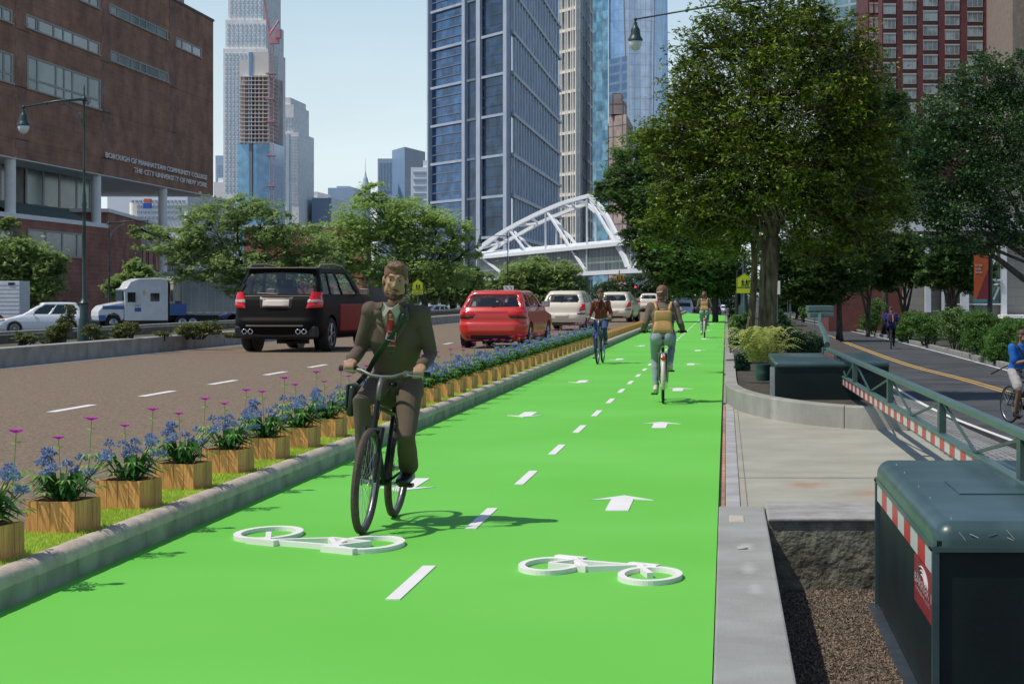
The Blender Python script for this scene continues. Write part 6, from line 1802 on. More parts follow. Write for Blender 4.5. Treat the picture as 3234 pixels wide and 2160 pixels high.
# crane
M_cr_=mat('crane_red',(.50,.22,.24),(.58,.30,.32),.3,.6)
ck=thing('tower_crane','red lattice tower crane climbing the unfinished tower','crane',((622-VX)*YK/F,YK-6,-1))
m=MB(); x0,x1=618.5,627.5
for x in (x0,x1): 
    for dY in (-8,-5): m.tube([P(x,470,YK+dY),P(x,98,YK+dY)],.15,4)
for j in range(46):
    y=470-j*8.1; m.tube([P(x0,y,YK-8),P(x1,y-8.1,YK-8)],.09,3); m.tube([P(x0,y,YK-8),P(x1,y,YK-8)],.09,3)
m.build('mast',M_cr_,ck,world=True)
m=MB(); p=P(617,88,YK-8); q=P(643,78,YK-8); m.box(p.x,q.x-.8,YK-9,YK-6,p.z-2.6,q.z-1); p=P(632,88,YK-8); m.box(p.x,q.x,YK-9.5,YK-5.5,p.z,q.z+2); m.build('machinery_deck',M_cr_,ck,world=True)
m=MB(); m.tube([P(618,80,YK-8),P(640,47,YK-8)],.5,4); m.tube([P(640,47,YK-8),P(643,80,YK-8)],.15,3); m.tube([P(640,47,YK-8),P(628,28,YK-8)],.12,3); m.tube([P(618,84,YK-8),P(598,-40,YK-8)],.3,4);m.tube([P(621,84,YK-8),P(602,-40,YK-8)],.2,4); m.build('jib',M_cr_,ck,world=True)
m=MB()
for y in (170,228,280,358,428): p=P(609,y,YK-8); q=P(628,y-2.5,YK-8); m.box(p.x,q.x,YK-8.5,YK-3,p.z,q.z)
m.build('tie_frame',M_cr_,ck,world=True)
YM=1080
t=plainT('stepped pale apartment tower right of the red crane','apartment_tower',YM,[('shaft',M_pst,628,685,304,720),('setback',M_pst,630,673,240,304),('crown',M_pst,632,666,224,240)],655)
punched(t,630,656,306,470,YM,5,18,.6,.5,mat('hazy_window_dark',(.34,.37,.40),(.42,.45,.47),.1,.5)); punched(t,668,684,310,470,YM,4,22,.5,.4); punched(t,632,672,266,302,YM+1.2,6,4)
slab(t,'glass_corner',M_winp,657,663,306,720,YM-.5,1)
M_g5=mat('slate_block',(.34,.45,.58),(.40,.51,.64),.05,.5); M_g6=mat('pale_block',(.70,.69,.67),(.78,.77,.75),.05,.9); M_g7=mat('white_block',(.74,.77,.80),(.80,.83,.86),.05,.8)
t=plainT('small slate blue tower beside the brown college corner','distant_tower',1200,[('shaft',M_g5,494,515,357,720)],505); punched(t,496,514,376,412,1200,5,9,.55,.5)
plainT('low cream buildings at the foot of the stone skyscraper','distant_block',1150,[('block',M_g6,490,535,418,720),('block',M_g6,530,566,428,720),('mast_frame',M_g7,500,512,408,420)],520)
plainT('pale cream block behind the middle trees','distant_block',1150,[('block',M_g6,692,752,452,720),('block',M_g6,700,728,440,452)],720)
t=plainT('low slate glass block to the left of the cream block','distant_block',1100,[('block',M_g5,664,702,466,720),('side',mat('slate_dark',(.20,.28,.38),(.26,.34,.44),.05,.4),715,760,454,720)],690)
t=plainT('grey slab rising behind the cream block','distant_block',1300,[('block',M_g5,752,812,431,720),('block',M_g5,772,800,427,440)],780)
# needle spire
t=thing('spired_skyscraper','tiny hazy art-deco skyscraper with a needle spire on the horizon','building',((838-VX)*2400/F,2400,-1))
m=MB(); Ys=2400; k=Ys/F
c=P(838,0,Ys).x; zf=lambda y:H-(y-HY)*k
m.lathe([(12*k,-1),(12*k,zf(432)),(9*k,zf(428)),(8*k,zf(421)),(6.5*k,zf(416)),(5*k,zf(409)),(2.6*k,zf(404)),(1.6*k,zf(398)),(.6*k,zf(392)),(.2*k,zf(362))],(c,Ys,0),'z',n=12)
m.build('shaft',mat('hazy_grey',(.42,.48,.54),(.47,.53,.58),.02,.9),t,world=True)  # distance haze is part of this grey
# blue office block with pale neighbour
t,A,B_,zt_=tower('office_block','dark blue slab tower left of the big glass tower','x' and (899,928,975),337,1050,mat('block_blue_left_lit',(.18,.30,.46),(.22,.34,.52),.05,.4),facade_glass('block_blue_right_shaded',(.08,.14,.24),(.11,.18,.29),5,8,(1,0,0),.4,mortar=(.08,.13,.22),ms=.8,mix=.1),vps=(-300,2300))  # right face coloured darker than the left: its shade is painted in
t=plainT('striped grey-blue office tower on the left of the dark blue slab','office_block',1080,[('shaft',mat('striped_grey',(.34,.42,.50),(.42,.50,.57),.05,.5),866,903,364,720)],885)
punched(t,868,902,372,440,1080,10,1,.45,1,M_g5,'window_strip')
t=plainT('white office block with ribbon windows beside the glass tower','office_block',900,[('shaft',M_g7,942,990,384,720),('upper_block',M_g7,970,992,368,384)],965)
punched(t,946,986,388,470,900,1,5,.9,.32,mat('ribbon_grey',(.34,.41,.48)),'ribbon_window')
# building seen under the college
t=plainT('pale blue-white building seen between the college columns','office_block',420,[('shaft',M_g7,246,430,440,720),('shaft_left',facade_glass('grey_panes',(.22,.30,.42),(.30,.38,.5),4,3,(1,0,0),.3,mix=.1),246,290,436,720)],330)
punched(t,300,425,455,505,420,14,4,.5,.4,mat('soft_grey_window',(.36,.42,.48)))
m=MB(); p=P(328,478,415); q=P(345,466,415); m.box(p.x,q.x,415,416,p.z,q.z); m.build('banner',mat('banner_blue',(.03,.12,.45)),t,world=True)
m=MB(); p=P(330,465,415); q=P(345,456,415); m.box(p.x,q.x,415,416,p.z,q.z); m.build('banner',mat('banner_red',(.55,.15,.10)),t,world=True)

# ------------------------------------------------ red brick tower top right
YR=330
M_rb=brickmat('red_brick_tower',(.12,.042,.044),(.145,.052,.052),(.10,.03,.03),.5,.16,(1,0,0),.01,.9,mixn=.2)
M_rbd=mat('brick_spandrel',(.035,.022,.024),(.055,.032,.032),1,.9); M_sill=mat('pale_lintel',(.50,.42,.36),None,rough=.8)
rt=thing('red_brick_tower','red brick apartment tower with rows of pale windows at the top right','building',((2170-VX)*YR/F,YR,-1))
slab(rt,'wall',M_rb,2022,2320,-80,720,YR,40)
slab(rt,'side_bay',M_rb,1990,2022,-80,720,YR+8,30)
M_rwg=mat('bedroom_window',(.30,.38,.38),(.14,.19,.20),.25,.3,lo=.45,hi=.55)
cols=[(2070.6,2101,9),(2117,2149.5,-1),(2167,2199.7,9),(2218.5,2253,1),(2273.5,2308,8),(2026,2054,17)]
def rwin(x0,x1,y0,y1,Y):
    p=P(x0,y1,Y); q=P(x1,y0,Y)
    m=MB(); w_=q.x-p.x; h_=q.z-p.z
    m.box(p.x-.05,q.x+.05,Y-.10,Y+.1,q.z,q.z+.22); m.box(p.x,p.x+.07,Y-.06,Y+.1,p.z,q.z); m.box(q.x-.07,q.x,Y-.06,Y+.1,p.z,q.z)
    for f_ in (.33,.67): m.box(p.x+w_*f_-.04,p.x+w_*f_+.04,Y-.05,Y+.1,p.z,q.z)
    m.box(p.x,q.x,Y-.055,Y+.1,p.z,p.z+.08)
    f=m.build('window',M_sill,rt,world=True)
    MB().box(p.x+.08,q.x-.08,Y-.03,Y+.1,p.z+.09,q.z-.01).build('pane',M_rwg,f,world=True)
    return f
sp_=MB()
for (x0,x1,yo) in cols:
    for r_ in range(-1,9):
        y0=yo-5+r_*33.6
        if y0>300: continue
        rwin(x0,x1,y0,y0+21,YR-.02)
        p=P(x0,y0+33.0,YR); q=P(x1,y0+22.2,YR); sp_=MB().box(p.x,q.x,YR-.05,YR+.05,p.z,q.z); sp_.build('spandrel',M_rbd,rt,world=True)
for r_ in range(-1,8):
    for x0,x1 in ((1994,2002),(2006,2015)):
        rwin(x0,x1,10+r_*33.6,30+r_*33.6,YR+7.95)
t=plainT('tan masonry building at the extreme top right corner','building_tan' and 'masonry_building',300,[('wall',mat('tan_masonry',(.20,.15,.12),(.27,.21,.17),1.5,.9),2322,2420,-80,720)],2340)
t,A,B_,_=tower('office_tower','pale green glass office tower partly hidden behind the big tree','x' and (1880,1995,2000),-120,520,facade_glass('green_glass',(.14,.24,.26),(.24,.36,.38),4,3.2,(1,0,0),.2,mortar=(.45,.5,.5),ms=.3,mix=.2),vps=(-4000,VX))
# ------------------------------------------------ white school ground floor behind the hedge
YS=112
sb=thing('school_building','white-framed grey concrete school building behind the hedge on the right','building',((2230-VX)*YS/F,YS,ZB))
M_cb_=brickmat('grey_block',(.24,.23,.20),(.28,.265,.23),(.2,.19,.17),1.2,.5,(1,0,0),.015,.9,mixn=.15)
slab(sb,'wall',M_cb_,2080,2420,430,800,YS,12)
M_wst=mat('white_steel',(.60,.62,.63),(.54,.56,.57),2,.5)
M_gg=mat('green_entrance_glass',(.03,.10,.085),(.07,.15,.13),1.5,.1)
for (x0,x1) in ((2203,2222),(2296,2309),(2122,2135),(2160,2166)): slab(sb,'steel_post',M_wst,x0,x1,560,716 if x0<2250 else 722,YS-.6,.55)
for (x0,x1,y0,y1) in ((2213,2233,610,698),(2262,2292,570,698),(2234,2260,676,716)): slab(sb,'glass_panel',M_gg,x0,x1,y0,y1,YS-.2,.15)
for (y0,y1) in ((640,644),(650,654),(594,597)): slab(sb,'beam',M_wst,2222,2296,y0,y1,YS-.7,.1)
m=MB(); m.tube([P(2278,686,YS-.5),P(2294,650,YS-.5)],.06,6); m.tube([P(2270,660,YS-.5),P(2288,560,YS-.5)],.05,6); m.build('brace',M_wst,sb,world=True)
slab(sb,'plinth',M_col,2300,2420,722,730,YS-2.5,2.4); slab(sb,'sill',M_wst,2160,2300,696,699,YS-.5,.3)
slab(sb,'upper_band',M_wst,1990,2420,500,530,YS-.5,.4)
slab(sb,'red_infill',mat('red_infill',(.16,.05,.04),(.11,.04,.03),2,.8),1900,2080,560,760,YS+3,8)

# ------------------------------------------------ white arched footbridge
M_bw=mat('bridge_white',(.78,.79,.80),(.72,.74,.76),.6,.5)
Bf=Wall(1408,260,306,1); Br=Wall(1408,268,306,1)
fb=thing('footbridge','white arched steel truss footbridge crossing high over the road','bridge',(Bf.xy(0).x,Bf.xy(0).y,5))
def beam(mb,w,a,b,h,d=1.0):
    """box beam between picture points, h in picture units"""
    p,q=w.P(*a),w.P(*b); hh=h*p.y/F/2; dr=(q-p).normalized(); n=Vector((w.n.x,w.n.y,0)); up=dr.cross(n).normalized()*hh; n=n*d/2
    mb.hexa([p-up-n,q-up-n,q-up+n,p-up+n,p+up-n,q+up-n,q+up+n,p+up+n])
def arch(w,pts,h,nm,d=1.0):
    m=MB(); c=cat([(x,y,0) for x,y in pts],5)
    rings=[]
    for i,p in enumerate(c):
        a=w.P(p.x,p.y); t_=(c[min(i+1,len(c)-1)]-c[max(i-1,0)]); L=math.hypot(t_.x,t_.y); hh=h/2
        ox,oy=-t_.y/L*hh,t_.x/L*hh
        A1=w.P(p.x+ox,p.y+oy); B1=w.P(p.x-ox,p.y-oy); n=Vector((w.n.x,w.n.y,0))*d/2
        rings.append([A1-n,A1+n,B1+n,B1-n])
    m.loft(rings); return m.build(nm,M_bw,fb,world=True)
arch(Bf,[(1095,573),(1125,551),(1168,524),(1210,502),(1252,482),(1300,463),(1352,449)],8.5,'front_arch',.4)
arch(Bf,[(1352,449),(1380,480),(1408,530),(1440,612)],7,'front_arch',.4)
arch(Br,[(1116,582),(1150,560),(1194,536),(1235,513),(1270,497),(1310,481),(1345,468)],7,'rear_arch',.4)
arch(Br,[(1345,468),(1385,505),(1420,560)],6,'rear_arch',.4)
for a,b,h in (((1165.5,528),(1165.5,597),5),((1251,486),(1251,583),6),((1346,455),(1346,622),7),((1448,523),(1448,617),7)):
    m=MB(); beam(m,Bf,a,b,h*.8,.22); m.build('hanger',M_bw,fb,world=True)
for a,b,h in (((1194,545),(1194,576),5),((1276,505),(1276,567),6),((1366,480),(1366,560),6),((1463,530),(1463,556),6)):
    m=MB(); beam(m,Br,a,b,h*.8,.22); m.build('hanger',M_bw,fb,world=True)
for w_,a,b,h in ((Bf,(1170,530),(1213,584),5.5),(Bf,(1256,488),(1343,622),7),(Bf,(1354,461),(1445,618),7.5),(Bf,(1105,591),(1147,624),6),(Br,(1180,532),(1226,576),5),(Br,(1266,495),(1322,562),6),(Bf,(1452,616),(1472,582),6)):
    m=MB(); beam(m,w_,a,b,h*.85,.25); m.build('diagonal_brace',M_bw,fb,world=True)
for a,b in (((1108,568),(1150,556)),((1128,548),(1150,560)),((1190,517),(1232,513)),((1216,499),(1232,510)),((1280,474),(1334,474)),((1308,465),(1318,474)),((1322,464),(1346,464))):
    m=MB(); p,q=Bf.P(*a,0),Br.P(*b,0); m.tube([p,q],.22,5); m.build('cross_tie',M_bw,fb,world=True)
m=MB(); beam(m,Bf,(1098,592),(1540,548),6,1.2); m.build('deck_top_rail',M_bw,fb,world=True)
m=MB(); beam(m,Br,(1098,583),(1560,543),4,1.2); m.build('deck_top_rail',M_bw,fb,world=True)
m=MB(); beam(m,Bf,(1095,641),(1560,616),7,1.4); m.build('deck_bottom_beam',M_bw,fb,world=True)
m=MB(); p0,p1,q0,q1=Bf.P(1095,641),Bf.P(1560,616),Br.P(1095,634),Br.P(1560,612)
m.hexa([p0-Vector((0,0,.35)),p1-Vector((0,0,.35)),q1-Vector((0,0,.35)),q0-Vector((0,0,.35)),p0,p1,q1,q0]); m.build('deck',mat('deck_grey',(.18,.18,.19),(.25,.25,.26),.5,.9),fb,world=True)
Bm=Wall(1408,261,306,1); m=MB(); u0,u1=Bm.u(1095),Bm.u(1560); 
z0a,z1a=Bm.z(1300,630),Bm.z(1300,574)
Bm.box(m,u0,u1,z0a,z1a,-.1,.0); m.build('glazed_side',facade_glass('bridge_glass',(.03,.055,.055),(.06,.10,.10),2.2,3,Bm.dir3,.4,mortar=(.2,.23,.23),ms=.12,mix=.3,metal=0,spec=.3),fb,world=True)
m=MB()
for i in range(6): 
    z=z0a+(z1a-z0a)*(i+.5)/6; Bm.box(m,u0,u1,z-.06,z+.06,.05,.2)
m.build('louvre_rail',M_bw,fb,world=True)
m=MB(); p0,p1,q0,q1=Bf.P(1098,588),Bf.P(1540,545),Br.P(1098,580),Br.P(1560,540)
m.hexa([p0,p1,q1,q0,p0+Vector((0,0,.2)),p1+Vector((0,0,.2)),q1+Vector((0,0,.2)),q0+Vector((0,0,.2))]); m.build('roof',M_bw,fb,world=True)
# building frontage at left behind median trees (white columns, ground floor)
fbn=thing('colonnade_building','pale ground-floor frontage with white columns behind the middle trees','building',((1040-VX)*395/F,395,-1))
slab(fbn,'wall',mat('frontage_grey',(.16,.15,.14),(.24,.22,.20),.3,.9),800,1290,625,745,397,10)
for x in range(960,1290,22): slab(fbn,'column',M_g6,x,x+6,640,742,395,1)
for x in range(968,1280,22): slab(fbn,'shop_window',M_wgl,x,x+10,662,735,396.4,.3)
bfn=thing('brick_block','low red brick block half hidden behind the left-hand trees','building',((690-VX)*390/F,390,-1))
slab(bfn,'wall',M_cb2,560,830,520,745,390,10); slab(bfn,'parapet',M_sof,558,832,516,521,389.7,10)
# ================================================================== trees
M_bark=mat('bark',(.10,.085,.065),(.19,.16,.125),9,.95,bump=.02,bscale=14,stretch=(1,1,.3))
M_barkd=mat('bark_dark',(.035,.03,.025),(.075,.062,.05),9,.95,bump=.01,bscale=14,stretch=(1,1,.3))
M_barkm=mat('mossy_bark',(.06,.048,.026),(.20,.16,.09),13,.95,bump=.06,bscale=22,stretch=(1,1,.25))
L_loc=leafmat('locust_leaf',(.17,.27,.08),(.42,.54,.20),.35,.5)
L_loc2=leafmat('locust_leaf_bright',(.21,.34,.08),(.50,.64,.21),.3,.5)
L_dk=leafmat('dark_leaf',(.035,.08,.022),(.11,.20,.05),.5,.35)
L_mid=leafmat('mid_leaf',(.06,.12,.03),(.16,.28,.08),.4,.42)
L_dk2=leafmat('maple_leaf',(.028,.075,.025),(.09,.17,.05),.6,.25,.35)
L_far=leafmat('far_leaf',(.05,.10,.04),(.11,.17,.07),.2,.3)
L_main=leafmat('hero_leaf',(.008,.017,.002),(.23,.325,.027),2.4,.14,.5)  # near-black and bright tones carry the crown's inner shade and sunlit sprays
L_hedge=leafmat('hedge_leaf',(.05,.13,.025),(.15,.29,.06),1.2,.35)
L_hedge2=leafmat('hedge_leaf_pale',(.08,.15,.04),(.22,.34,.11),1.5,.35)
def b3(Y,bl,dep=.8):
    out=[]
    for b in bl:
        cx,cy,rx,ry=b[:4]; dy=b[4] if len(b)>4 else 0
        p=P(cx,cy,Y+dy); k=(Y+dy)/F
        out.append(((p.x,p.y,p.z),(rx*k,rx*k*dep,ry*k)))
    return out
def tree(name,label,Y,base,blobs,lm,n,size,bark=None,tr_=None,zb=None,mode='fan',clump=.2,per=40,seed=1,twigs=2,group=None,cat_='tree',r0=None,fork=None,shell=.5,extra=()):
    """base=(px,py) trunk foot, fork=(px,py) where limbs start"""
    rs=np.random.RandomState(seed); r=random.Random(seed); bark=bark or M_bark
    B=b3(Y,blobs)
    bx=P(base[0],base[1],Y); 
    if zb is not None: bx.z=zb
    t=thing(name,label,cat_,tuple(bx),0,group)
    fk=P(*(fork or (base[0],blobs[0][1]+blobs[0][3]*.8)),Y)
    k=Y/F; r0=r0 or 7*k
    m=MB(); mid=bx.lerp(fk,.5)+Vector((r.uniform(-1,1)*r0*.8,0,0))
    m.tube([bx+Vector((0,0,-.1)),bx.lerp(fk,.1),mid,fk],[r0*1.5,r0*1.05,r0*.9,r0*.8],10)
    for c,rr in B:
        c=Vector(c)
        e=fk.lerp(c,.55)+Vector((r.uniform(-.1,.1)*rr[0],r.uniform(-.2,.2)*rr[0],rr[2]*.12))
        m.tube([fk,e,c+Vector((0,0,rr[2]*.2))],[r0*.55,r0*.32,r0*.12],6)
        for q in range(twigs*2):
            d=Vector((r.gauss(0,1),r.gauss(0,1),r.gauss(.3,.7))).normalized()
            f_=Vector((d.x*rr[0],d.y*rr[1],d.z*rr[2]))
            m.tube([e.lerp(c,r.random()),c+f_*.5,c+f_*.9],[r0*.2,r0*.10,r0*.04],4)
    for ln in extra:
        m.tube([P(x,y,Y+d) for x,y,d in ln[0]],ln[1],8)
    m.build('trunk',bark,t,world=True,smooth=True)
    C=blob_points(B,n,rs,clump,per,shell)
    V=fan(C,size,rs,5,.36,1.3) if mode=='fan' else leaves(C,size,rs,.55,.15,.8)
    npmesh('crown',V,4,lm,t)
    return t
# --- left and middle
tree('street_tree','small leafy tree at the far left edge behind the white box truck',158,(60,745),[(30,590,70,55),(95,620,55,70),(10,640,55,75),(70,665,70,45),(120,600,35,35),(30,520,30,22)],L_loc,9000,.30,seed=2,zb=-.8)
tree('honey_locust','wide spreading locust tree behind the grey trailer and the black SUV',132,(548,740),
  [(480,520,85,62),(600,515,80,60),(545,480,60,38),(400,560,85,50),(345,535,45,22),(540,600,100,55),(680,560,75,60),(650,620,95,48),(455,610,80,45),(720,600,70,55),(560,655,70,28),(610,660,80,25),(310,520,22,16)],L_loc,24000,.18,bark=M_barkd,fork=(560,640),clump=.16,seed=3,zb=-.8,extra=(([(560,640,0),(580,590,0),(590,540,-2)],[.09,.07,.03]),([(560,640,0),(520,600,0),(500,560,-2)],[.08,.06,.03])))
tree('small_street_tree','small tree between the second lamp post and the white lorry',156,(310,745),[(310,640,42,30),(280,660,38,26),(345,655,38,28),(320,615,30,22)],L_loc,5000,.25,seed=4,zb=-.8)
tree('honey_locust','bright green tree in the middle of the row, left of the glass tower',168,(985,745),
  [(850,500,95,55),(930,510,85,60),(850,450,45,32),(1000,540,75,60),(1050,535,48,42),(800,545,75,48),(880,580,100,60),(970,600,90,60),(1040,610,60,55),(760,590,55,55),(830,640,80,40),(1080,580,22,35)],L_loc2,24000,.22,bark=M_barkd,fork=(960,650),clump=.16,seed=5,zb=-.8,extra=(([(960,650,0),(985,600,0),(1010,560,-3)],[.12,.08,.03]),([(960,650,0),(930,600,0),(890,545,-3)],[.12,.08,.03])))
tree('street_tree','tree with drooping boughs directly behind the yellow school sign',185,(1035,745),[(1030,650,60,45),(1075,665,40,45),(970,660,45,40),(1090,640,25,25)],L_loc,9000,.28,bark=M_barkd,seed=6,zb=-.8)
tree('street_tree','low rounded tree standing in front of the footbridge deck',225,(1235,760),[(1225,630,70,42),(1290,625,45,30),(1180,655,45,35),(1250,665,75,32),(1130,660,40,30),(1310,655,35,28)],L_loc,15000,.32,bark=M_barkd,seed=7,zb=-.95)
tree('plane_tree','dense grey-green tree mass beyond the traffic lights',350,(1450,770),[(1410,665,45,30),(1470,655,50,35),(1520,660,45,32),(1380,680,35,28),(1440,690,60,22),(1500,690,50,22),(1560,672,30,26)],L_far,13000,.5,bark=M_barkd,seed=8,zb=-1,mode='leaf')
tree('plane_tree','hazy pale tree behind the distant silver van',420,(1610,770),[(1600,690,35,20),(1640,685,35,26),(1570,688,22,18),(1670,680,30,30)],L_far,7000,.5,seed=9,zb=-1,mode='leaf')
# --- behind and right of the big tree
tree('honey_locust','darker locust with hanging boughs between the footbridge and the big tree',118,(1640,770),
  [(1440,385,60,45),(1500,330,60,50),(1420,455,60,38),(1500,440,80,70),(1560,520,100,70),(1480,540,60,40),(1600,600,120,60),(1500,590,45,40),(1660,640,95,40),(1600,650,70,35),(1560,610,70,55),(1470,480,50,40),(1530,640,40,25),(1390,430,30,20)],L_mid,38000,.20,bark=M_barkd,fork=(1640,620),seed=10,zb=-.5)
tree('honey_locust','dark tree filling the view just right of the big trunk',90,(1925,770),
  [(1860,600,110,60),(1950,580,90,60),(1820,650,90,45),(1900,650,80,45),(1800,560,70,50),(1990,540,70,60),(1870,690,60,25)],L_dk,22000,.15,bark=M_barkd,seed=11,zb=-.4)
tree('street_tree','dark tree rising behind the right side of the big crown',105,(2030,770),[(2010,250,60,60),(2040,330,70,80),(2050,430,80,80),(2000,380,60,80),(2090,380,60,60),(2060,250,40,40)],L_dk,20000,.17,bark=M_barkd,seed=12,zb=-.4)
tree('maple_tree','large glossy maple filling the upper right corner',62,(2420,800),
  [(2260,190,80,70),(2200,260,90,80),(2300,290,110,90),(2120,330,80,70),(2190,380,110,80),(2290,420,110,80),(2110,450,80,60),(2210,490,110,60),(2320,520,70,60),(2160,540,70,40),(2340,180,60,70),(2250,560,80,30)],L_dk2,52000,.115,bark=M_barkd,fork=(2400,620),seed=13,zb=-.45,mode='leaf',clump=.18,
  extra=(([(2420,800,0),(2390,660,0),(2348,640,0),(2290,595,0),(2230,560,0),(2190,540,0)],[.14,.12,.10,.085,.06,.03]),([(2110,500,0),(2150,520,0),(2200,555,0)],[.02,.03,.04])))
for i,(lab,Y,bx,bl,ex) in enumerate((
  ('small multi-stemmed dark tree left of the shaded cyclist',100,1990,[(1980,610,55,42),(1950,640,40,30),(2020,625,45,38),(1990,575,40,30)],(1970,2000)),
  ('round-headed dark tree above the shaded cyclist',92,2075,[(2060,600,60,48),(2100,620,45,38),(2035,635,38,32),(2080,565,45,30)],(2055,2095)),
  ('spreading dark tree with five bare stems near the banner',84,2182,[(2180,610,60,42),(2140,640,38,28),(2225,640,45,30),(2190,580,60,35),(2260,620,30,28)],(2160,2172,2190,2204)))):
    t=tree('ornamental_tree',lab,Y,(bx,735),bl,L_dk,11000,.15,bark=M_barkd,seed=20+i,zb=ZB+.05,r0=.09,fork=(bx,690),extra=[([(bx,730,0),((bx+q)/2,690,0),(q,640,0)],[.09,.06,.03]) for q in ex])
tree('street_tree','far dark tree closing the shaded bikeway',175,(1830,760),[(1830,690,50,30),(1790,680,40,35),(1870,685,40,30),(1900,660,50,50)],L_dk,9000,.25,bark=M_barkd,seed=30,zb=-.5)

# --- the big tree in the foreground
def hero():
    Y=40.0; rs=np.random.RandomState(99); r=random.Random(99); k=Y/F
    t=thing('large_tree','big dense dark green tree with twisted pale trunk beside the lane','tree',tuple(P(1762,800,Y)))
    m=MB()
    foot=P(1760,812,Y); f1=P(1766,610,Y); fork=P(1774,545,Y)
    m.tube([foot,P(1759,770,Y),P(1762,690,Y),f1,fork],[27*k,22*k,19.5*k,19*k,17*k],16)
    for s_,x0,w in ((0,1746,7),(1,1773,8),(2,1762,8)):
        m.tube([P(x0-3+s_,812,Y-.12),P(x0,720,Y-.13),P(x0+2,640,Y-.12),P(x0+6,560,Y-.08)],[w*k*1.1,w*k,w*k,w*k*.8],8)
    ends=[]
    limbs=[((1774,545),(1750,520),(1722,490),(1680,455),(1620,430)),((1774,545),(1790,500),(1812,470),(1840,420),(1880,380)),((1776,550),(1776,490),(1772,420),(1768,330),(1760,230)),
      ((1752,560),(1735,540),(1715,522),(1690,500),(1640,490)),((1772,540),(1758,500),(1738,455),(1715,400),(1690,330)),((1790,505),(1830,490),(1880,480),(1940,470),(2000,450)),
      ((1775,480),(1800,420),(1850,350),(1900,280),(1930,200)),((1770,400),(1740,330),(1700,250),(1660,180),(1620,120)),((1768,330),(1790,250),(1810,170),(1830,90),(1840,20)),((1738,455),(1680,400),(1610,350),(1560,300),(1530,250)),
      ((1690,500),(1640,520),(1590,540),(1540,550),(1500,545)),((1812,470),(1870,500),(1940,530),(1990,545),(2040,540)),((1760,230),(1740,150),(1720,80),(1700,20),(1690,-30))]
    for li,pl_ in enumerate(limbs):
        dY=(0,0) if li<2 else (0,r.uniform(-1.6,1.6))
        pts=[P(x,y,Y+(0 if i==0 else dY[1]*i/4)) for i,(x,y) in enumerate(pl_)]
        w=(9.5,9,10,7,7,5,5.5,5,6,4.5,3.5,4,4)[li]
        m.tube(cat([tuple(p) for p in pts],3),[w*k*(1-.8*i/12) for i in range(13)],8)
    m.build('trunk',M_barkm,t,world=True,smooth=True)
    # crown envelope (picture columns/rows): ellipsoid lumps
    lumps=[(1495,330,50,60),(1492,520,45,45),(2070,480,50,65),(2045,310,55,60),(1575,190,70,70),(1620,105,75,70),(1930,100,85,85),(1985,190,65,80),(1990,330,70,80),(1770,300,230,230),(1640,230,110,130),(1600,360,120,110),(1880,240,130,140),(1930,400,130,120),(1780,120,160,120),(1560,470,90,80),(1690,470,130,90),(1850,490,140,90),(1990,500,90,70),(1770,420,200,120),(1700,30,110,70),(1840,30,110,70),(1520,530,50,40),(1640,550,80,50),(1900,560,110,50),(1545,330,60,60),(2020,420,55,60),(1960,270,60,80)]
    B=b3(Y,lumps,.9)
    # twigs: many thin branching strokes
    tw=MB(); tips=[]
    hub=P(1772,360,Y)
    vol=[b[1][0]*b[1][2] for b in B]; tv=sum(vol)
    for (c,rr),v in zip(B,vol):
        nb=int(760*v/tv)
        c=Vector(c)
        for i in range(nb):
            d=Vector((r.gauss(0,1),r.gauss(0,1),r.gauss(0,1))).normalized(); q=r.uniform(.72,1.10)
            tip=c+Vector((d.x*rr[0],d.y*rr[1],d.z*rr[2]))*q
            st=hub.lerp(tip,r.uniform(.55,.75)); mid=st.lerp(tip,.5)+Vector((r.gauss(0,.10),r.gauss(0,.10),r.gauss(.03,.10)))
            tw.tube([st,mid,tip],[.012,.008,.003],3,cap=False)
            for s_ in range(3):
                a=st.lerp(tip,r.uniform(.3,.9)); e=a+(tip-st).normalized()*r.uniform(.15,.4)+Vector((r.gauss(0,.14),r.gauss(0,.14),r.gauss(.02,.14)))
                tw.tube([a,a.lerp(e,.5)+Vector((0,0,.02)),e],[.006,.005,.002],3,cap=False); tips.append(e)
            tips.append(tip); tips.append(mid.lerp(tip,.5))
    tw.build('twigs',mat('twig',(.20,.17,.10),(.34,.30,.18),4,.9),t,world=True,fix=False)
    T=np.array([tuple(p) for p in tips])
    C=np.concatenate([T.repeat(16,0)+rs.normal(size=(len(T)*16,3))*np.array([.12,.12,.045]), blob_points(B,42000,rs,.15,30,.2)])
    # the fork and the trunk stay clear of leaves in front
    cxl,czl=P(1768,0,Y).x,P(0,478,Y).z
    C=C[~((np.abs(C[:,0]-cxl)<.42+.10*rs.normal(size=len(C)))&(C[:,2]<czl+.12*rs.normal(size=len(C)))&(C[:,1]<Y+.6))]
    V=fan(C,.062,rs,3,.55,1.1)
    npmesh('crown',V,4,L_main,t)
    return t
hero()
t2=thing('slender_tree','slim pale trunk standing just left of the big tree','tree',tuple(P(1722,790,43)))
m=MB(); k=43/F
m.tube([P(1714,800,43),P(1722,740,43),P(1729,650,43),P(1730,590,43),P(1726,560,43),P(1712,525,43)],[15*k,9*k,8*k,7.5*k,5*k,3*k],12); m.tube([P(1730,590,43),P(1742,560,43),P(1760,520,43)],[6*k,4*k,2*k],8)
m.build('trunk',M_barkm,t2,world=True,smooth=True)
npmesh('crown',fan(blob_points(b3(43,[(1700,520,60,40),(1745,500,50,40),(1660,560,50,35)]),3500,np.random.RandomState(4),.2,30),.07,np.random.RandomState(5),3,.5,1.1),4,L_main,t2)

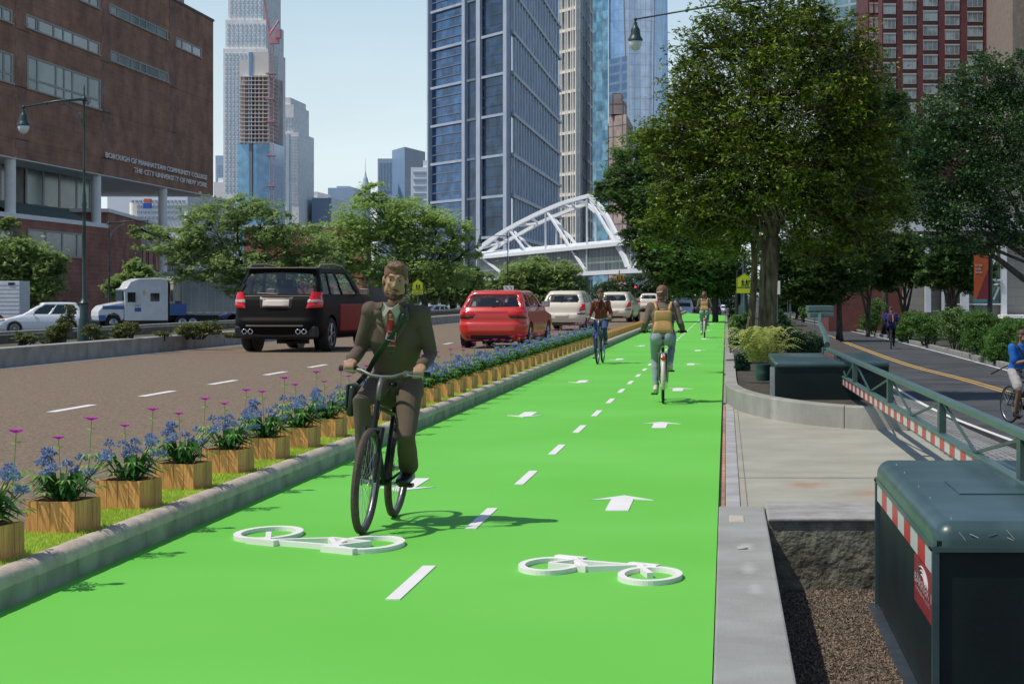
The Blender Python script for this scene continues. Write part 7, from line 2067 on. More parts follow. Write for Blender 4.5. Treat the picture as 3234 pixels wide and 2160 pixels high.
# ---------------------------------------------------------------- shrubs and hedges
def shrub(label,Y,blobs,lm,n,size,seed,name='shrub',zb=None,mode='leaf',group=None,cat_='shrub',stems=True,clump=.16):
    rs=np.random.RandomState(seed); B=b3(Y,blobs,1.0)
    cx=blobs[0][0]; zb=ZB+.05 if zb is None else zb
    t=thing(name,label,cat_,((cx-VX)*Y/F,Y,zb),0,group)
    m=MB(); r=random.Random(seed)
    for c,rr in B:
        for q in range(5): m.tube([(c[0]*.5+t.location.x*.5+r.uniform(-.1,.1),Y,zb),(c[0]+r.uniform(-1,1)*rr[0]*.7,c[1]+r.uniform(-.5,.5)*rr[1],c[2]+rr[2]*r.uniform(.2,.8))],[.02,.006],4)
    m.build('stems',M_barkd,t,world=True)
    C=blob_points(B,n,rs,clump,30,.3); C=C[C[:,2]>zb]
    npmesh('foliage',leaves(C,size,rs,.5,-.2,.6),4,lm,t)
    return t
hg='hedge shrubs along the right side of the bikeway'
hs=[('pale flowering shrub farthest down the bikeway hedge',150,[(1842,718,14,14),(1838,706,8,8)],L_hedge2,2500,.14),
 ('tall dark shrub left of the shaded cyclist',118,[(1960,718,35,28),(1935,700,28,22),(1975,700,22,20)],L_hedge2,7000,.11),
 ('bushy shrub next to the shaded cyclist',104,[(2000,730,25,26),(2010,705,22,20),(1985,745,20,15)],L_hedge,6000,.10),
 ('bright green bush just right of the shaded cyclist',88,[(2075,752,30,28),(2095,730,30,22),(2060,765,22,14)],L_hedge,8000,.085),
 ('broad bush in the middle of the right hand hedge',80,[(2130,755,38,30),(2110,735,28,20),(2150,740,30,25)],L_hedge,9000,.085),
 ('tall weedy bush in front of the school columns',73,[(2190,745,45,38),(2180,720,35,20),(2215,780,35,28)],L_hedge2,11000,.085),
 ('large dense bush below the orange banner',66,[(2250,770,50,50),(2240,730,40,22),(2285,745,35,30)],L_hedge,14000,.075),
 ('dark bush at the right end of the hedge',60,[(2300,790,45,48),(2320,750,35,25),(2280,815,30,20)],L_hedge,12000,.07),
 ('dark bush behind the head of the man in blue',56,[(2355,800,40,50),(2350,755,35,22)],L_hedge,8000,.07)]
for i,(l,Y,bl,lm,n,sz) in enumerate(hs): shrub(l,Y,bl,lm,n,sz,40+i,group=hg)
# plants in the bed between the lane and the bikeway
bg_='bed plants between the lane and the bikeway'
L_cat=leafmat('catmint',(.035,.08,.035),(.10,.17,.08),1.5,.3); L_blk=leafmat('blue_green_plant',(.03,.075,.05),(.08,.14,.09),1.5,.3)
for i,(l,Y,bl,lm,n,sz) in enumerate((
 ('pale green grasses at the far end of the bed',120,[(1682,725,14,26),(1700,715,16,14)],L_hedge2,4000,.12),
 ('tall grassy clump left of the slim trunk',80,[(1690,745,18,30),(1680,770,14,16),(1710,735,14,18)],L_hedge2,6000,.09),
 ('blue-green shrub spilling over the lane kerb',55,[(1686,790,16,28),(1700,770,16,22),(1674,800,8,12)],L_blk,7000,.07),
 ('low plants at the curved wall beside the lane',36,[(1697,830,14,22),(1710,850,12,18),(1715,820,14,16)],L_blk,6000,.05),
 ('weedy green plants behind the far green cabinet',40,[(1830,800,30,22),(1870,800,28,22),(1800,780,25,22)],L_cat,9000,.055),
 ('flowering weeds between the big trunk and the gate pivot',52,[(1820,775,35,22),(1860,780,28,22),(1795,760,24,18)],L_cat,8000,.065),
 ('dark trailing plants behind the big trunk',75,[(1800,750,22,26),(1785,730,18,22)],L_cat,6000,.08))):
    shrub(l,Y,bl,lm,n,sz,60+i,zb=.2,group=bg_,name='bed_plant',cat_='plant')
# shrubs in the left median
sg='scruffy shrubs in the concrete median planter'
L_scr=leafmat('scruffy_leaf',(.09,.12,.03),(.22,.24,.08),2,.35)
for i,(l,px,Y,bl,n,sz) in enumerate((
 ('scruffy shrub nearest the left edge in the concrete planter',60,45,[(60,775,26,14),(45,765,12,10)],1800,.06),
 ('thick shrub just left of the lamp post foot',140,46,[(130,765,28,20),(150,745,22,24),(160,715,12,22),(115,780,20,12)],4500,.06),
 ('small shrub against the lamp post foot',210,47,[(212,760,24,18),(235,775,16,10)],2200,.06),
 ('branching shrub in front of the lorry wheels',280,48,[(285,755,30,16),(270,765,24,16),(310,750,18,12)],3200,.06),
 ('rounded shrub in front of the grey trailer',450,52,[(440,755,34,18),(480,752,30,18),(420,765,22,12)],5000,.065),
 ('low plant between the lorry and the rounded shrub',375,50,[(375,765,22,8)],900,.06),
 ('low plant beside the rear of the black SUV',530,54,[(530,770,26,10)],1200,.06))):
    shrub(l,Y,bl,L_scr,n,sz,80+i,zb=.42,group=sg)

# fern clump in front of the big trunk
def fern():
    Y=31; k=Y/F; base=P(1745,834,Y); r=random.Random(6)
    t=thing('fern_clump','bright yellow-green fern clump at the foot of the big tree','plant',tuple(base))
    V=[]
    for i in range(120):
        a=r.uniform(0,2*math.pi); L=r.uniform(55,100)*k; h=r.uniform(40,88)*k
        d=Vector((math.cos(a),math.sin(a)*.7,0)); b=base+Vector((r.uniform(-28,28)*k,r.uniform(-20,20)*k,0)); s=Vector((-d.y,d.x,0)).normalized()
        prev=b
        n=18
        for j in range(1,n+1):
            f=j/n; p=b+d*L*f**1.1+Vector((0,0,h*math.sin(f*2.35)))
            w=(1-f)**.6*f**.3*17*k
            t_=(p-prev).normalized()
            for s_ in (-1,1):
                c_=p+s*s_*w+Vector((0,0,-w*.3))+t_*w*.3
                V+= [p-t_*1.7*k, c_, p+t_*1.7*k, p+t_*1.0*k+(c_-p)*.05]
            prev=p
    npmesh('fronds',np.array([tuple(v) for v in V]),4,leafmat('fern_leaf',(.30,.36,.07),(.60,.62,.20),3,.4),t)
fern()
pt=thing('plant_pot','round dark green ribbed planter pot in front of the fern clump','planter',tuple(P(1750,873,27)))
k=27/F; p=P(1749,873,27); M_cab=mat('cabinet_green',(.022,.052,.050),(.034,.070,.066),3,.38,spec=.5)
MB().lathe([(0,0),(14*k,0),(16.5*k,3*k),(17*k,14*k),(18*k,16*k),(17.5*k,20*k),(17*k,31*k),(18.5*k,33*k),(18.5*k,38*k),(16*k,38*k),(15*k,32*k),(0,32*k)],p,'z',n=32).build('pot_body',M_cab,pt,world=True,smooth=True,angle=40)

# ---------------------------------------------------------------- cabinets
M_cabd=mat('cabinet_side_shaded',(.004,.010,.010),(.008,.019,.018),2,.55,spec=.25,bump=.001,bscale=40)  # body coloured near-black to hold the shade of its upright faces
M_cabt=mat('cabinet_top_lit',(.030,.063,.065),(.048,.090,.092),3,.35,spec=.5)  # same green lightened: daylight on the lid is in the colour
M_scr2=mat('scratch',(.42,.45,.42)); M_rw=mat('reflective_red',(.50,.02,.03),None,rough=.35); M_ww=mat('reflective_white',(.52,.55,.54),None,rough=.35)
cbx=thing('green_cabinet','dark green metal barrier cabinet with red and white stripes in the near right corner','cabinet',(2,11,-.47))
X0,X1,Y0,Y1,ZT=.98,3.6,9.4,13.02,.405
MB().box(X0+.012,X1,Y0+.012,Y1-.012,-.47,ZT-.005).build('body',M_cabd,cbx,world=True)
m=MB(); r_=.085
rings=[]
for a in range(0,91,15):
    ins=r_*(1-math.cos(R(a))); z=ZT+r_*math.sin(R(a))
    c_=[]
    for cx_,cy_,st in ((X1-r_,Y0+r_,-90),(X1-r_,Y1-r_,0),(X0+r_,Y1-r_,90),(X0+r_,Y0+r_,180)):
        rr=r_-ins+.004
        for q in range(7):
            t_=R(st+15*q); c_.append((cx_+rr*math.cos(t_),cy_+rr*math.sin(t_),z))
    rings.append(c_)
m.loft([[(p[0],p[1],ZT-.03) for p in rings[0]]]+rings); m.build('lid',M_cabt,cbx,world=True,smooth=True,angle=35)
a=G(2165,1104,.49); b=G(2290,1130,.49)
MB().box(a.x,a.x+.55,a.y-.75,a.y,ZT+r_,ZT+r_+.008).build('access_plate',M_cabt,cbx,world=True,bevel=.003)
m=MB()
for z0_,z1_ in ((ZT-.055,ZT-.03),): m.box(X0-.012,X0+.02,Y0,Y1,z0_,z1_); m.box(X0,X1,Y0-.012,Y0+.02,z0_,z1_)
m.box(X0-.012,X0+.02,Y0-.01,Y0+.04,-.47,ZT-.05); m.box(X0-.012,X0+.02,Y1-.04,Y1+.01,-.47,ZT-.05)
m.build('edge_trim',M_cabt,cbx,world=True)
MB().box(X0-.06,X0+.01,Y0-.3,Y1+.02,-.47,-.445).build('base_plate',M_alu,cbx,world=True)
m=MB(); w2=MB(); n=9; ya,yb_=Y0+.05,Y1-.06
for i in range(n):
    y0_=yb_-(yb_-ya)*i/n; y1_=yb_-(yb_-ya)*(i+1)/n
    MB().box(X0-.002,X0+.014,y1_,y0_,ZT-.175,ZT-.058).build('white_stripe' if i%2==0 else 'red_stripe',M_ww if i%2==0 else M_rw,cbx,world=True)
MB().box(X0-.004,X0+.014,Y0+.06,Y0+.98,ZT-.42,ZT-.185).build('red_label',mat('label_red',(.20,.012,.018),(.26,.02,.026),8,.5),cbx,world=True)
def sidetext(t_,y_far,y_near,z0_,h,mm):
    M=Matrix(((0,0,-1,X0-.006),(-1,0,0,y_far),(0,1,0,z0_),(0,0,0,1)))
    o=text_obj(t_,'label_lettering',mm,M,w=y_far-y_near,h=h,extrude=.001,parent=cbx)
M_lab=mat('label_white',(.48,.40,.40))
sidetext('BARRIER 1',Y0+.93,Y0+.10,ZT-.315,.045,M_lab); sidetext('SYSTEMS, LLC.',Y0+.88,Y0+.15,ZT-.35,.018,M_lab)
m=MB()
for rr,dx in ((.26,0),(.19,.03),(.12,.06)):
    m.tube([(X0-.006,Y0+.52+rr*math.cos(R(a_)),ZT-.268+rr*.26*math.sin(R(a_))) for a_ in range(0,181,15)],.005,4)
m.build('label_emblem',M_lab,cbx,world=True)
m=MB(); rr=random.Random(3)
for i in range(8):
    x=X0+.1+rr.random()*1.0; m.tube([(x,Y0-.004,ZT+.0+rr.uniform(-.03,.05)),(x+.04,Y0-.002,ZT+rr.uniform(-.03,.04))],.0022,3)
for i in range(7): 
    y=rr.uniform(Y0,Y1); m.tube([(X0+.09,y,ZT+r_+.001),(X0+.095,y+.08,ZT+r_+.001)],.0025,3)
m.build('paint_chips',M_scr2,cbx,world=True)
m=MB()
for y in (Y0+.03,Y0+.09,Y1-.03,Y1-.08): m.lathe([(0,-.006),(.008,-.006),(.008,.004)],(X0-.014,y,ZT-.045),'x',n=10)
m.build('bolts',M_black,cbx,world=True)
cb2=thing('green_cabinet','second dark green cabinet standing behind the curved planter wall','cabinet',tuple(P(1900,913,26)))
p=P(1777,928,26); q=P(2038,842,26); 
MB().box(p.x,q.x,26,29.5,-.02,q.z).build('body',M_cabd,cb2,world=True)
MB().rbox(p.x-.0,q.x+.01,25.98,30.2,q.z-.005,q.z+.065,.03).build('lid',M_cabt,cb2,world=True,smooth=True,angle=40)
MB().box(p.x-.06,p.x-.0,26.05,26.3,-.02,q.z).build('steel_edge',M_alu,cb2,world=True)

# ---------------------------------------------------------------- barrier arm
M_arm=mat('arm_green',(.060,.115,.108),(.080,.14,.13),3,.4); M_armd=mat('arm_green_dark',(.035,.07,.066),(.05,.09,.085),3,.45)
ga=thing('lattice_barrier','green lattice barrier arm with red and white striped lower edge above the pavement','barrier',tuple(G(1900,795,.78)))
A0=Vector((1.52,27.6)); A1=Vector((1.705,8.6))
def AX(y): return A0.x+(A1.x-A0.x)*(A0.y-y)/(A0.y-A1.y)
zt_a,zb_a=.77,.50
def abox(mb,y0,y1,z0_,z1_,w=.05): 
    mb.hexa([(AX(y1)-w,y1,z0_),(AX(y1)+w,y1,z0_),(AX(y0)+w,y0,z0_),(AX(y0)-w,y0,z0_),(AX(y1)-w,y1,z1_),(AX(y1)+w,y1,z1_),(AX(y0)+w,y0,z1_),(AX(y0)-w,y0,z1_)])
m=MB(); abox(m,29.4,A1.y,zt_a-.025,zt_a+.02,.032); m.build('top_chord',M_arm,ga,world=True,bevel=.006)
m=MB(); abox(m,27.2,A1.y,zb_a-.015,zb_a+.012,.032); m.build('bottom_chord',M_arm,ga,world=True,bevel=.006)
m=MB(); abox(m,27.2,A1.y,zb_a-.115,zb_a-.015,.015); m.build('stripe_board',M_armd,ga,world=True)
rm,wm=MB(),MB(); i=0; y=27.0
while y>8.7:
    dy_=.31
    mb_=MB(); abox(mb_,y,y-dy_,zb_a-.105,zb_a-.022,.018); mb_.build('red_stripe' if i%2==0 else 'white_stripe',M_rw if i%2==0 else M_ww,ga,world=True)
    y-=dy_; i+=1
for y in (27.3,24.2,19.6,15.3,11.4):
    m=MB(); abox(m,y,y-.14,zb_a,zt_a-.02,.026); m.build('post',M_armd,ga,world=True)
m=MB(); ys_=[27.3,24.2,19.6,15.3,11.4,8.7]
for a,b in zip(ys_,ys_[1:]):
    L=a-b; n=1
    seg=L/n
    for q in range(n):
        y0_=a-q*seg; 
        for (ya,za,yb2,zb2) in ((y0_,zt_a-.03,y0_-seg/2,zb_a+.02),(y0_-seg/2,zb_a+.02,y0_-seg,zt_a-.03)):
            w=.11; x=AX((ya+yb2)/2)
            m.hexa([(x-.008,ya,za-.0),(x+.008,ya,za),(x+.008,yb2,zb2),(x-.008,yb2,zb2),(x-.008,ya-w*1.6,za),(x+.008,ya-w*1.6,za),(x+.008,yb2-w*1.6,zb2),(x-.008,yb2-w*1.6,zb2)])
m.build('lattice_brace',M_armd,ga,world=True)
m=MB(); abox(m,29.6,27.3,zt_a-.16,zt_a-.03,.05); m.build('arm_root',M_arm,ga,world=True)
m=MB()
for i in range(6): abox(m,29.3-i*.34,29.3-i*.34-.17,zt_a-.15,zt_a-.05,.056)
m.build('root_stripes',M_rw,ga,world=True)
gp=thing('barrier_pivot','green pivot post with counterweight box raised on a bent arm','barrier post',tuple(P(1893,820,29.8)))
q=P(1893,800,29.8); MB().box(q.x-.055,q.x+.055,29.6,29.9,-.0,.78).build('pivot_post',M_armd,gp,world=True,bevel=.01)
m=MB(); m.tube([P(1897,790,29.9),P(1893,768,30.6),P(1880,742,31.4),P(1881,716,32)],[.045,.045,.035,.035],6); m.build('bent_arm',M_arm,gp,world=True)
a=P(1853,724,32); b=P(1911,701,32); m=MB(); m.box(a.x,b.x,31.9,33.0,a.z+.07,b.z); m.box(a.x+.02,b.x-.0,31.85,33.0,a.z-.02,a.z+.055); m.build('counterweight',M_arm,gp,world=True,bevel=.01)

# ---------------------------------------------------------------- street lamps
M_lg=mat('lamp_glass',(.62,.66,.66),None,rough=.12,spec=.8); 
def lamp_head(par,c,k,world=True):
    """bell head hanging at point c (top), k metres per unit, ~45 units tall"""
    m=MB(); m.lathe([(0,8*k),(1.2*k,7*k),(2.2*k,3*k),(1.5*k,0),(3.4*k,-1*k),(3.6*k,-6*k),(5.5*k,-9*k),(8.2*k,-14*k),(9*k,-22*k),(10.5*k,-27*k),(13.5*k,-31*k),(14*k,-34*k),(12*k,-35*k),(0,-34.5*k)],c,'z',n=24)
    h=m.build('lamp_hood',M_iron,par,world=world,smooth=True,angle=40)
    m=MB(); m.lathe([(12*k,-35*k),(12*k,-39*k),(10*k,-46*k),(6*k,-51*k),(0,-53*k)],c,'z',n=24); m.build('lamp_globe',M_lg,par,world=world,smooth=True)
def street_lamp(label,px,Y,yb,yt,arm,headpx,heady,hk,zb,group='green ornamental street lamps',army=None,w=1.0,fin=True,head=True):
    k=Y/F; f=P(px,yb,Y); f.z=zb; T_=P(px,yt,Y).z
    t=thing('street_lamp',label,'street lamp',tuple(f),0,group)
    hgt=T_-zb; u=w*k
    m=MB(); prof=[(0,0),(15*u,0),(15*u,.06*hgt),(12*u,.075*hgt),(12.5*u,.09*hgt),(10*u,.10*hgt),(9.5*u,.15*hgt),(12*u,.155*hgt),(12*u,.165*hgt),(7.5*u,.175*hgt),(6.8*u,.30*hgt),(5.8*u,.44*hgt),(8*u,.445*hgt),(6*u,.46*hgt),(5.8*u,.50*hgt),(9*u,.505*hgt),(8*u,.52*hgt),(10.5*u,.535*hgt),(7*u,.55*hgt),(7.5*u,.57*hgt),(4.8*u,.585*hgt),(4.2*u,.66*hgt),(5.6*u,.665*hgt),(4.0*u,.68*hgt),(3.6*u,.92*hgt),(5.5*u,.925*hgt),(5.5*u,.94*hgt),(3.5*u,.95*hgt),(2.5*u,.97*hgt),(3.2*u,.98*hgt),(1*u,.995*hgt),(0,1*hgt)]
    prof=[(r_ if h_<.16*hgt else r_*.62,h_) for r_,h_ in prof]; m.lathe(prof,f,'z',n=20); m.build('lamp_post',M_iron,t,world=True,smooth=True,angle=35)
    ay=army[0]; m=MB(); hx=headpx
    a=P(px,ay,Y); e=P(hx,army[1],Y); mid=a.lerp(e,.45)+Vector((0,0,4*k*w))
    m.tube([a,mid,e],[3.2*u,2.3*u,1.8*u],8); m.ell(e,(4*u,4*u,4*u)); m.ell(a,(6.5*u,6.5*u,7*u)); m.ell(a.lerp(e,.62)+Vector((0,0,2*k*w)),(4.5*u,3*u,4*u))
    m.build('lamp_arm',M_iron,t,world=True,smooth=True)
    s_=1 if hx>px else -1
    m=MB()
    def scr(cx,cy,r0_,turns,dir_,st=0):
        pts=[]
        for i in range(int(18*turns)):
            an=st+dir_*i*R(20); rr=r0_*(1-i/(18*turns)*.75); pts.append(P(cx+s_*rr*math.cos(an),cy+rr*math.sin(an),Y))
        m.tube(pts,.9*u+.002,5)
    L=abs(hx-px)
    pts=[P(px+s_*L*.42,ay+(army[1]-ay)*.42+3,Y),P(px+s_*L*.22,ay+16*w,Y),P(px+s_*L*.10,ay+38*w,Y),P(px+s_*3*w,ay+64*w,Y)]
    m.tube(cat([tuple(p) for p in pts],5),1.6*u,5)
    scr(px+s_*L*.30,ay+7*w,7*w,1.6,1); scr(px+s_*8*w,ay+38*w,8*w,1.7,-1); scr(px-s_*8*w,ay+2*w,9*w,1.4,1)
    m.build('scroll_bracket',mat('iron_grey',(.10,.13,.13),None,rough=.4,metal=.4),t,world=True)
    lamp_head(t,e-Vector((0,0,6*k*w)),k*hk)
    return t
street_lamp('tall green street lamp in the median in front of the brick college',193,47.8,779,192,None,54,None,1.05,.42,army=(228,246))
street_lamp('second street lamp, smaller, in front of the red brick wing',250,150,700,490,None,338,None,.62,-.8,army=(512,507),w=.55)
street_lamp('thin far street lamp in front of the footbridge',1164,215,690,528,None,1100,None,.45,-.9,army=(542,541),w=.32)
hl=street_lamp('street lamp whose long arm reaches over the lane from behind the big tree',1766,44.5,800,-30,None,1457,None,1.25,.2,army=(-2,45),w=1.0)
m=MB(); Y=44.5; m.tube([P(1766,14,Y),P(1700,22,Y),P(1620,34,Y),P(1590,40,Y)],[.012,.012,.012,.01],5); m.tube([P(1585,36,Y),P(1580,44,Y),P(1590,48,Y),P(1598,42,Y)],.012,5); m.build('arm_stay',M_iron,hl,world=True)
rl=thing('lamp_post','dark lamp post carrying the orange banner above the hedge','lamp post',tuple(P(2262,800,68)))
Y=68; k=Y/F; f=P(2266,800,Y)
m=MB(); m.lathe([(9*k,-.5),(9*k,f.z+60*k),(7*k,f.z+64*k),(6*k,f.z+110*k),(5.5*k,f.z+250*k),(8*k,f.z+256*k),(5*k,f.z+262*k),(6*k,f.z+420*k),(0,f.z+430*k)],(P(2270,700,Y).x,Y,0),'z',n=14); m.build('lamp_post',mat('post_black',(.012,.02,.02),None,rough=.5),rl,world=True,smooth=True,angle=40)
bn=thing('banner','orange and dark red vertical banner hanging on the lamp post','banner',tuple(P(2250,690,Y)))
p=P(2233,686,Y-.1); q=P(2266,585,Y-.1)
MB().box(p.x,q.x,Y-.12,Y-.10,p.z,q.z).build('banner_cloth',mat('banner_orange',(.42,.09,.02),(.36,.07,.02),3,.7),bn,world=True)
m=MB(); m.add([(q.x,Y-.123,q.z-.45),(q.x,Y-.123,p.z),(p.x+.08,Y-.123,p.z)],[(0,1,2)]); m.build('dark_red_corner',mat('banner_dark_red',(.17,.02,.03)),bn,world=True,solid=.004)
MB().box(p.x-.02,q.x-.03,Y-.125,Y-.10,p.z-.10,p.z).build('teal_hem',mat('banner_teal',(.08,.22,.24)),bn,world=True)
MB().tube([(p.x-.03,Y-.1,q.z),(P(2270,585,Y).x,Y-.1,q.z)],.012,5).build('banner_rod',M_black,bn,world=True)
M_bw2=mat('banner_white',(.55,.50,.48))
def frontext(t_,x0,yb,h,Y,mm,par,w=None,nm='sign_lettering',ex=.004):
    p=P(x0,yb,Y); k=Y/F
    M=Matrix(((1,0,0,p.x),(0,0,-1,Y),(0,1,0,p.z),(0,0,0,1)))
    return text_obj(t_,nm,mm,M,w=w*k if w else None,h=h*k,extrude=ex,parent=par)
frontext('for the',2236,611,6,Y-.13,M_bw2,bn,w=16); frontext('wide',2236,619,6,Y-.13,M_bw2,bn,w=13); frontext('family',2236,628,7,Y-.13,M_bw2,bn,w=16)

# ---------------------------------------------------------------- signs and signals
M_sy=mat('sign_yellow_green',(.55,.60,.02),None,rough=.5); M_sk=mat('sign_black',(.01,.01,.01)); M_pole=mat('sign_pole',(.10,.16,.15),None,rough=.5,metal=.5)
def school(label,px,yt,w,h,Y,zb,plate=None):
    k=Y/F; t=thing('school_sign',label,'road sign',tuple(P(px,yt+h,Y)))
    def pp(x,y,d=0): return P(px+x*w,yt+y*h,Y+d)
    poly=[(-.5,.36),(0,0),(.5,.36),(.5,1),(-.5,1)]
    def pent(s_,d,mm,nm):
        c=(0,.55); q=[pp(c[0]+(x-c[0])*s_,c[1]+(y-c[1])*s_,d) for x,y in poly]
        m=MB(); m.add([tuple(v) for v in q]+[(v.x,v.y+.02,v.z) for v in q],[tuple(range(5)),tuple(reversed(range(5,10)))]+[(i,(i+1)%5,5+(i+1)%5,5+i) for i in range(5)]); m.build(nm,mm,t,world=True)
    pent(1,0,M_sy,'pentagon_plate'); pent(.93,-.004,M_sk,'border'); pent(.88,-.008,M_sy,'pentagon_face')
    m=MB()
    for x,s_ in ((-.12,1),(.13,.92)):
        m.ell(pp(x,.42),(.045*w*k,.01,.055*h*k)); m.tube([pp(x,.48,-.012),pp(x,.66,-.012)],[.05*w*k,.045*w*k],6)
        m.tube([pp(x,.65,-.012),pp(x-.08,.88,-.012)],.026*w*k,5); m.tube([pp(x,.65,-.012),pp(x+.09,.87,-.012)],.026*w*k,5); m.tube([pp(x,.50,-.012),pp(x+.09,.62,-.012)],.02*w*k,5); m.tube([pp(x,.50,-.012),pp(x-.09,.62,-.012)],.02*w*k,5)
    m.build('walking_figures',M_sk,t,world=True)
    if plate:
        a=pp(-.5,1.36); b=pp(.5,1.04); MB().box(a.x,b.x,Y,Y+.02,a.z,b.z).build('lower_plate',M_sy,t,world=True)
        if plate.strip(): frontext(plate,px-w*.44,yt+h*1.30,h*.18,Y-.004,M_sk,t,w=w*.88)
    f=pp(0,1); m=MB(); m.tube([(f.x,Y+.05,zb),(f.x,Y+.05,pp(0,.3).z)],.05,8); m.build('sign_post',M_pole,t,world=True)
school('yellow-green school crossing sign beside the shoulder of the suited cyclist',958,640,24,26,140,-.8,'SCHOOL')
school('large yellow-green school sign half hidden by the slim trunk',1707,626,36,34,92,.2,' ')
lp=thing('sign_post','dark green ornate post base beneath the right hand school sign','post',tuple(P(1700,716,93)))
Y=93; c=P(1706,716,Y); MB().lathe([(0,-.3),(.3,-.3),(.3,.25),(.2,.4),(.16,.9),(.18,1.0),(.1,1.1),(.08,2.4)],(c.x,Y,c.z),'z',n=14).build('lamp_post',M_iron,lp,world=True,smooth=True,angle=40)
p=P(1706,684,Y-.3); MB().box(p.x-.04,p.x+.06,Y-.32,Y-.3,P(0,688,Y).z,P(0,668,Y).z).build('teal_strip',mat('teal_sign',(.05,.35,.33)),lp,world=True)
c=P(1691,716,Y); MB().lathe([(0,-.3),(.14,-.3),(.12,.9),(.07,1.0),(.07,1.9)],(c.x,Y,c.z),'z',n=12).build('signal_post',M_black,lp,world=True)
wsn=thing('white_sign','white rectangular sign partly hidden behind the big trunk','road sign',tuple(P(1783,675,70)))
slab(wsn,'sign_plate',M_white,1776,1789,644,675,70,.03); MB().tube([P(1782,675,70.05),P(1782,740,70.05)],.03,6).build('sign_post',M_pole,wsn,world=True)
gs=thing('street_name_sign','green overhead direction sign above the distant traffic','road sign',tuple(P(1585,672,228)))
M_sg=mat('sign_green',(.0,.18,.14),None,rough=.5)
slab(gs,'sign_plate',M_sg,1576,1600,661,673,228,.05); slab(gs,'small_plate',M_sg,1568,1586,655,661,228.4,.05); slab(gs,'white_text_bar',M_white,1588,1597,664,665,227.95,.03); slab(gs,'white_text_bar',M_white,1586,1595,668,669,227.95,.03)
MB().tube([P(1600,660,228.5),P(1640,656,228.5),P(1652,700,228.5)],.12,6).build('sign_gantry',M_pole,gs,world=True)
M_ty=mat('signal_yellow',(.55,.28,.02),None,rough=.5); M_tr=mat('signal_red_lens',(.9,.05,.08),None,emis=1.2)
def signal(label,px,y,Y,boxes,red=None,pole=None):
    t=thing('traffic_light',label,'traffic light',tuple(P(px,y,Y)))
    for (x,yt,yb,w) in boxes:
        a=P(x-w/2,yb,Y); b=P(x+w/2,yt,Y); MB().box(a.x,b.x,Y,Y+.4,a.z,b.z).build('signal_housing',M_ty if not red else M_black,t,world=True,bevel=.03)
        m=MB()
        for q in (.2,.5,.8): m.lathe([(0,-.03),(w*.22*Y/F,-.03),(w*.22*Y/F,.02)],((a.x+b.x)/2,Y,a.z+(b.z-a.z)*q),'y',n=12)
        m.build('dark_lens',M_black,t,world=True)
    if red: 
        a=P(red[0],red[1],Y-.1); m=MB(); m.ell(a,(.13,.06,.13)); m.build('red_lens',M_tr,t,world=True,smooth=True)
    if pole: MB().tube([P(*q,Y+.5) for q in pole],.07,6).build('signal_pole',M_pole,t,world=True)
signal('pair of yellow traffic signals hanging under the footbridge',1420,637,248,[(1416,631,642,7),(1425,631,642,7)],None,[(1420,620),(1420,632)])
signal('red traffic light on a green pole behind the middle cream car',1457,660,240,[(1457,655,671,5)],(1457,658.5),[(1457,715),(1457,640)])
signal('red traffic light hanging in front of the dark trees',1525,645,236,[(1525,640,655,5)],(1525,641.5),[(1525,641),(1500,634),(1462,655)])
signal('red traffic light in front of the green overhead sign',1581,668,226,[(1581,664,674,3)],(1581,666),[(1581,664),(1581,655)])
signal('small red traffic light far down the shaded bikeway',1812,687,165,[(1812,684,694,4)],(1812,686),[(1812,694),(1812,735)])
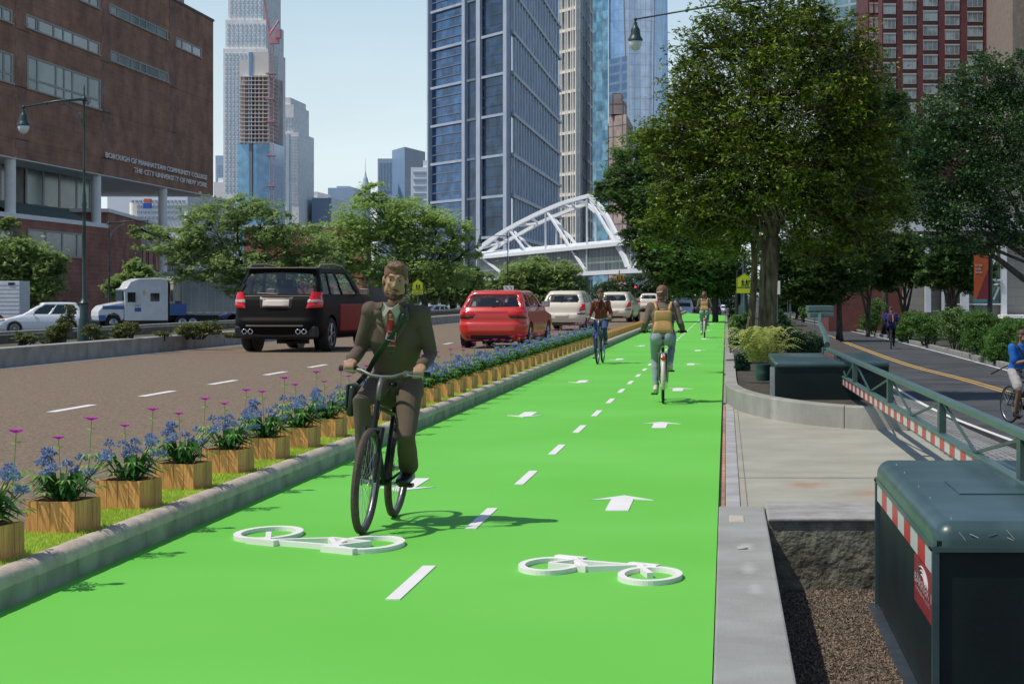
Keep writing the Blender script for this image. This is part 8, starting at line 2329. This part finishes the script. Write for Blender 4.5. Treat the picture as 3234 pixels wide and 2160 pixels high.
for i,(px,py,s_,lab) in enumerate(((1883,692,9,'orange diamond work sign just above the barrier counterweight'),(1868,693,7,'smaller orange diamond work sign left of its twin'),(1806,656,6,'tiny orange diamond sign under the far dark tree'))):
    Y=130 if i<2 else 160; t=thing('work_sign',lab,'road sign',tuple(P(px,py,Y))); m=MB()
    q=[P(px,py-s_,Y),P(px+s_,py,Y),P(px,py+s_,Y),P(px-s_,py,Y)]; m.add([tuple(v) for v in q]+[(v.x,v.y+.04,v.z) for v in q],[(0,1,2,3),(7,6,5,4),(0,1,5,4),(1,2,6,5),(2,3,7,6),(3,0,4,7)]); m.build('diamond_plate',mat('sign_orange',(.70,.20,.02)),t,world=True)
    MB().tube([P(px,py,Y+.05),(P(px,py,Y).x,Y+.05,-.5)],.03,5).build('sign_post',M_pole,t,world=True)
# white direction sign behind the red car
t=thing('lane_sign','small white lane sign with black arrows above the red car roof','road sign',tuple(P(1164,660,150))); slab(t,'sign_plate',M_white,1155,1178,655,666,150,.03)
m=MB()
for x in (1160,1170): m.tube([P(x+3,664,149.9),P(x+3,660,149.9),P(x-2,658,149.9)],.03,5)
m.build('arrow_marks',M_sk,t,world=True); MB().tube([P(1164,666,150.1),P(1164,720,150.1)],.04,6).build('sign_post',M_pole,t,world=True)
# hydrant-like meters, roof aerials of the college
t=thing('roof_aerial','short roof aerials on the brick college parapet','aerial',tuple(P(606,20,100))); t.location=(CX-.5,W.u(415),zt)
m=MB()
for px,h in ((408,.7),(412,1.0),(424,1.8),(428,2.2),(432,1.2)): 
    y=W.u(px); zz=W.z(488,50); m.tube([(CX-.6,y,zz),(CX-.6,y,zz+h*1.6)],.12,5)
m.build('aerial_rods',mat('aerial_grey',(.2,.2,.2)),t,world=True)
# parked bicycles behind the hedge
t=thing('bike_row','dense row of docked blue bicycles behind the hedge','bicycle rack',tuple(P(2120,735,100)),0)
m=MB(); rr=random.Random(8)
for i in range(26):
    x=2040+i*8+rr.uniform(-2,2); 
    if x>2235: break
    p=P(x,722,100); m.lathe([(.30,-.01),(.33,-.01),(.33,.01),(.30,.01),(.30,-.01)],(p.x,100,-.12),'x',n=16); m.tube([(p.x,99.7,-.1),(p.x,100.2,.45)],.03,4); m.box(p.x-.12,p.x+.12,99.8,100.0,.42,.5)
m.build('docked_bicycles',mat('bike_blue',(.02,.05,.16),(.04,.08,.2),5,.5),t,world=True)
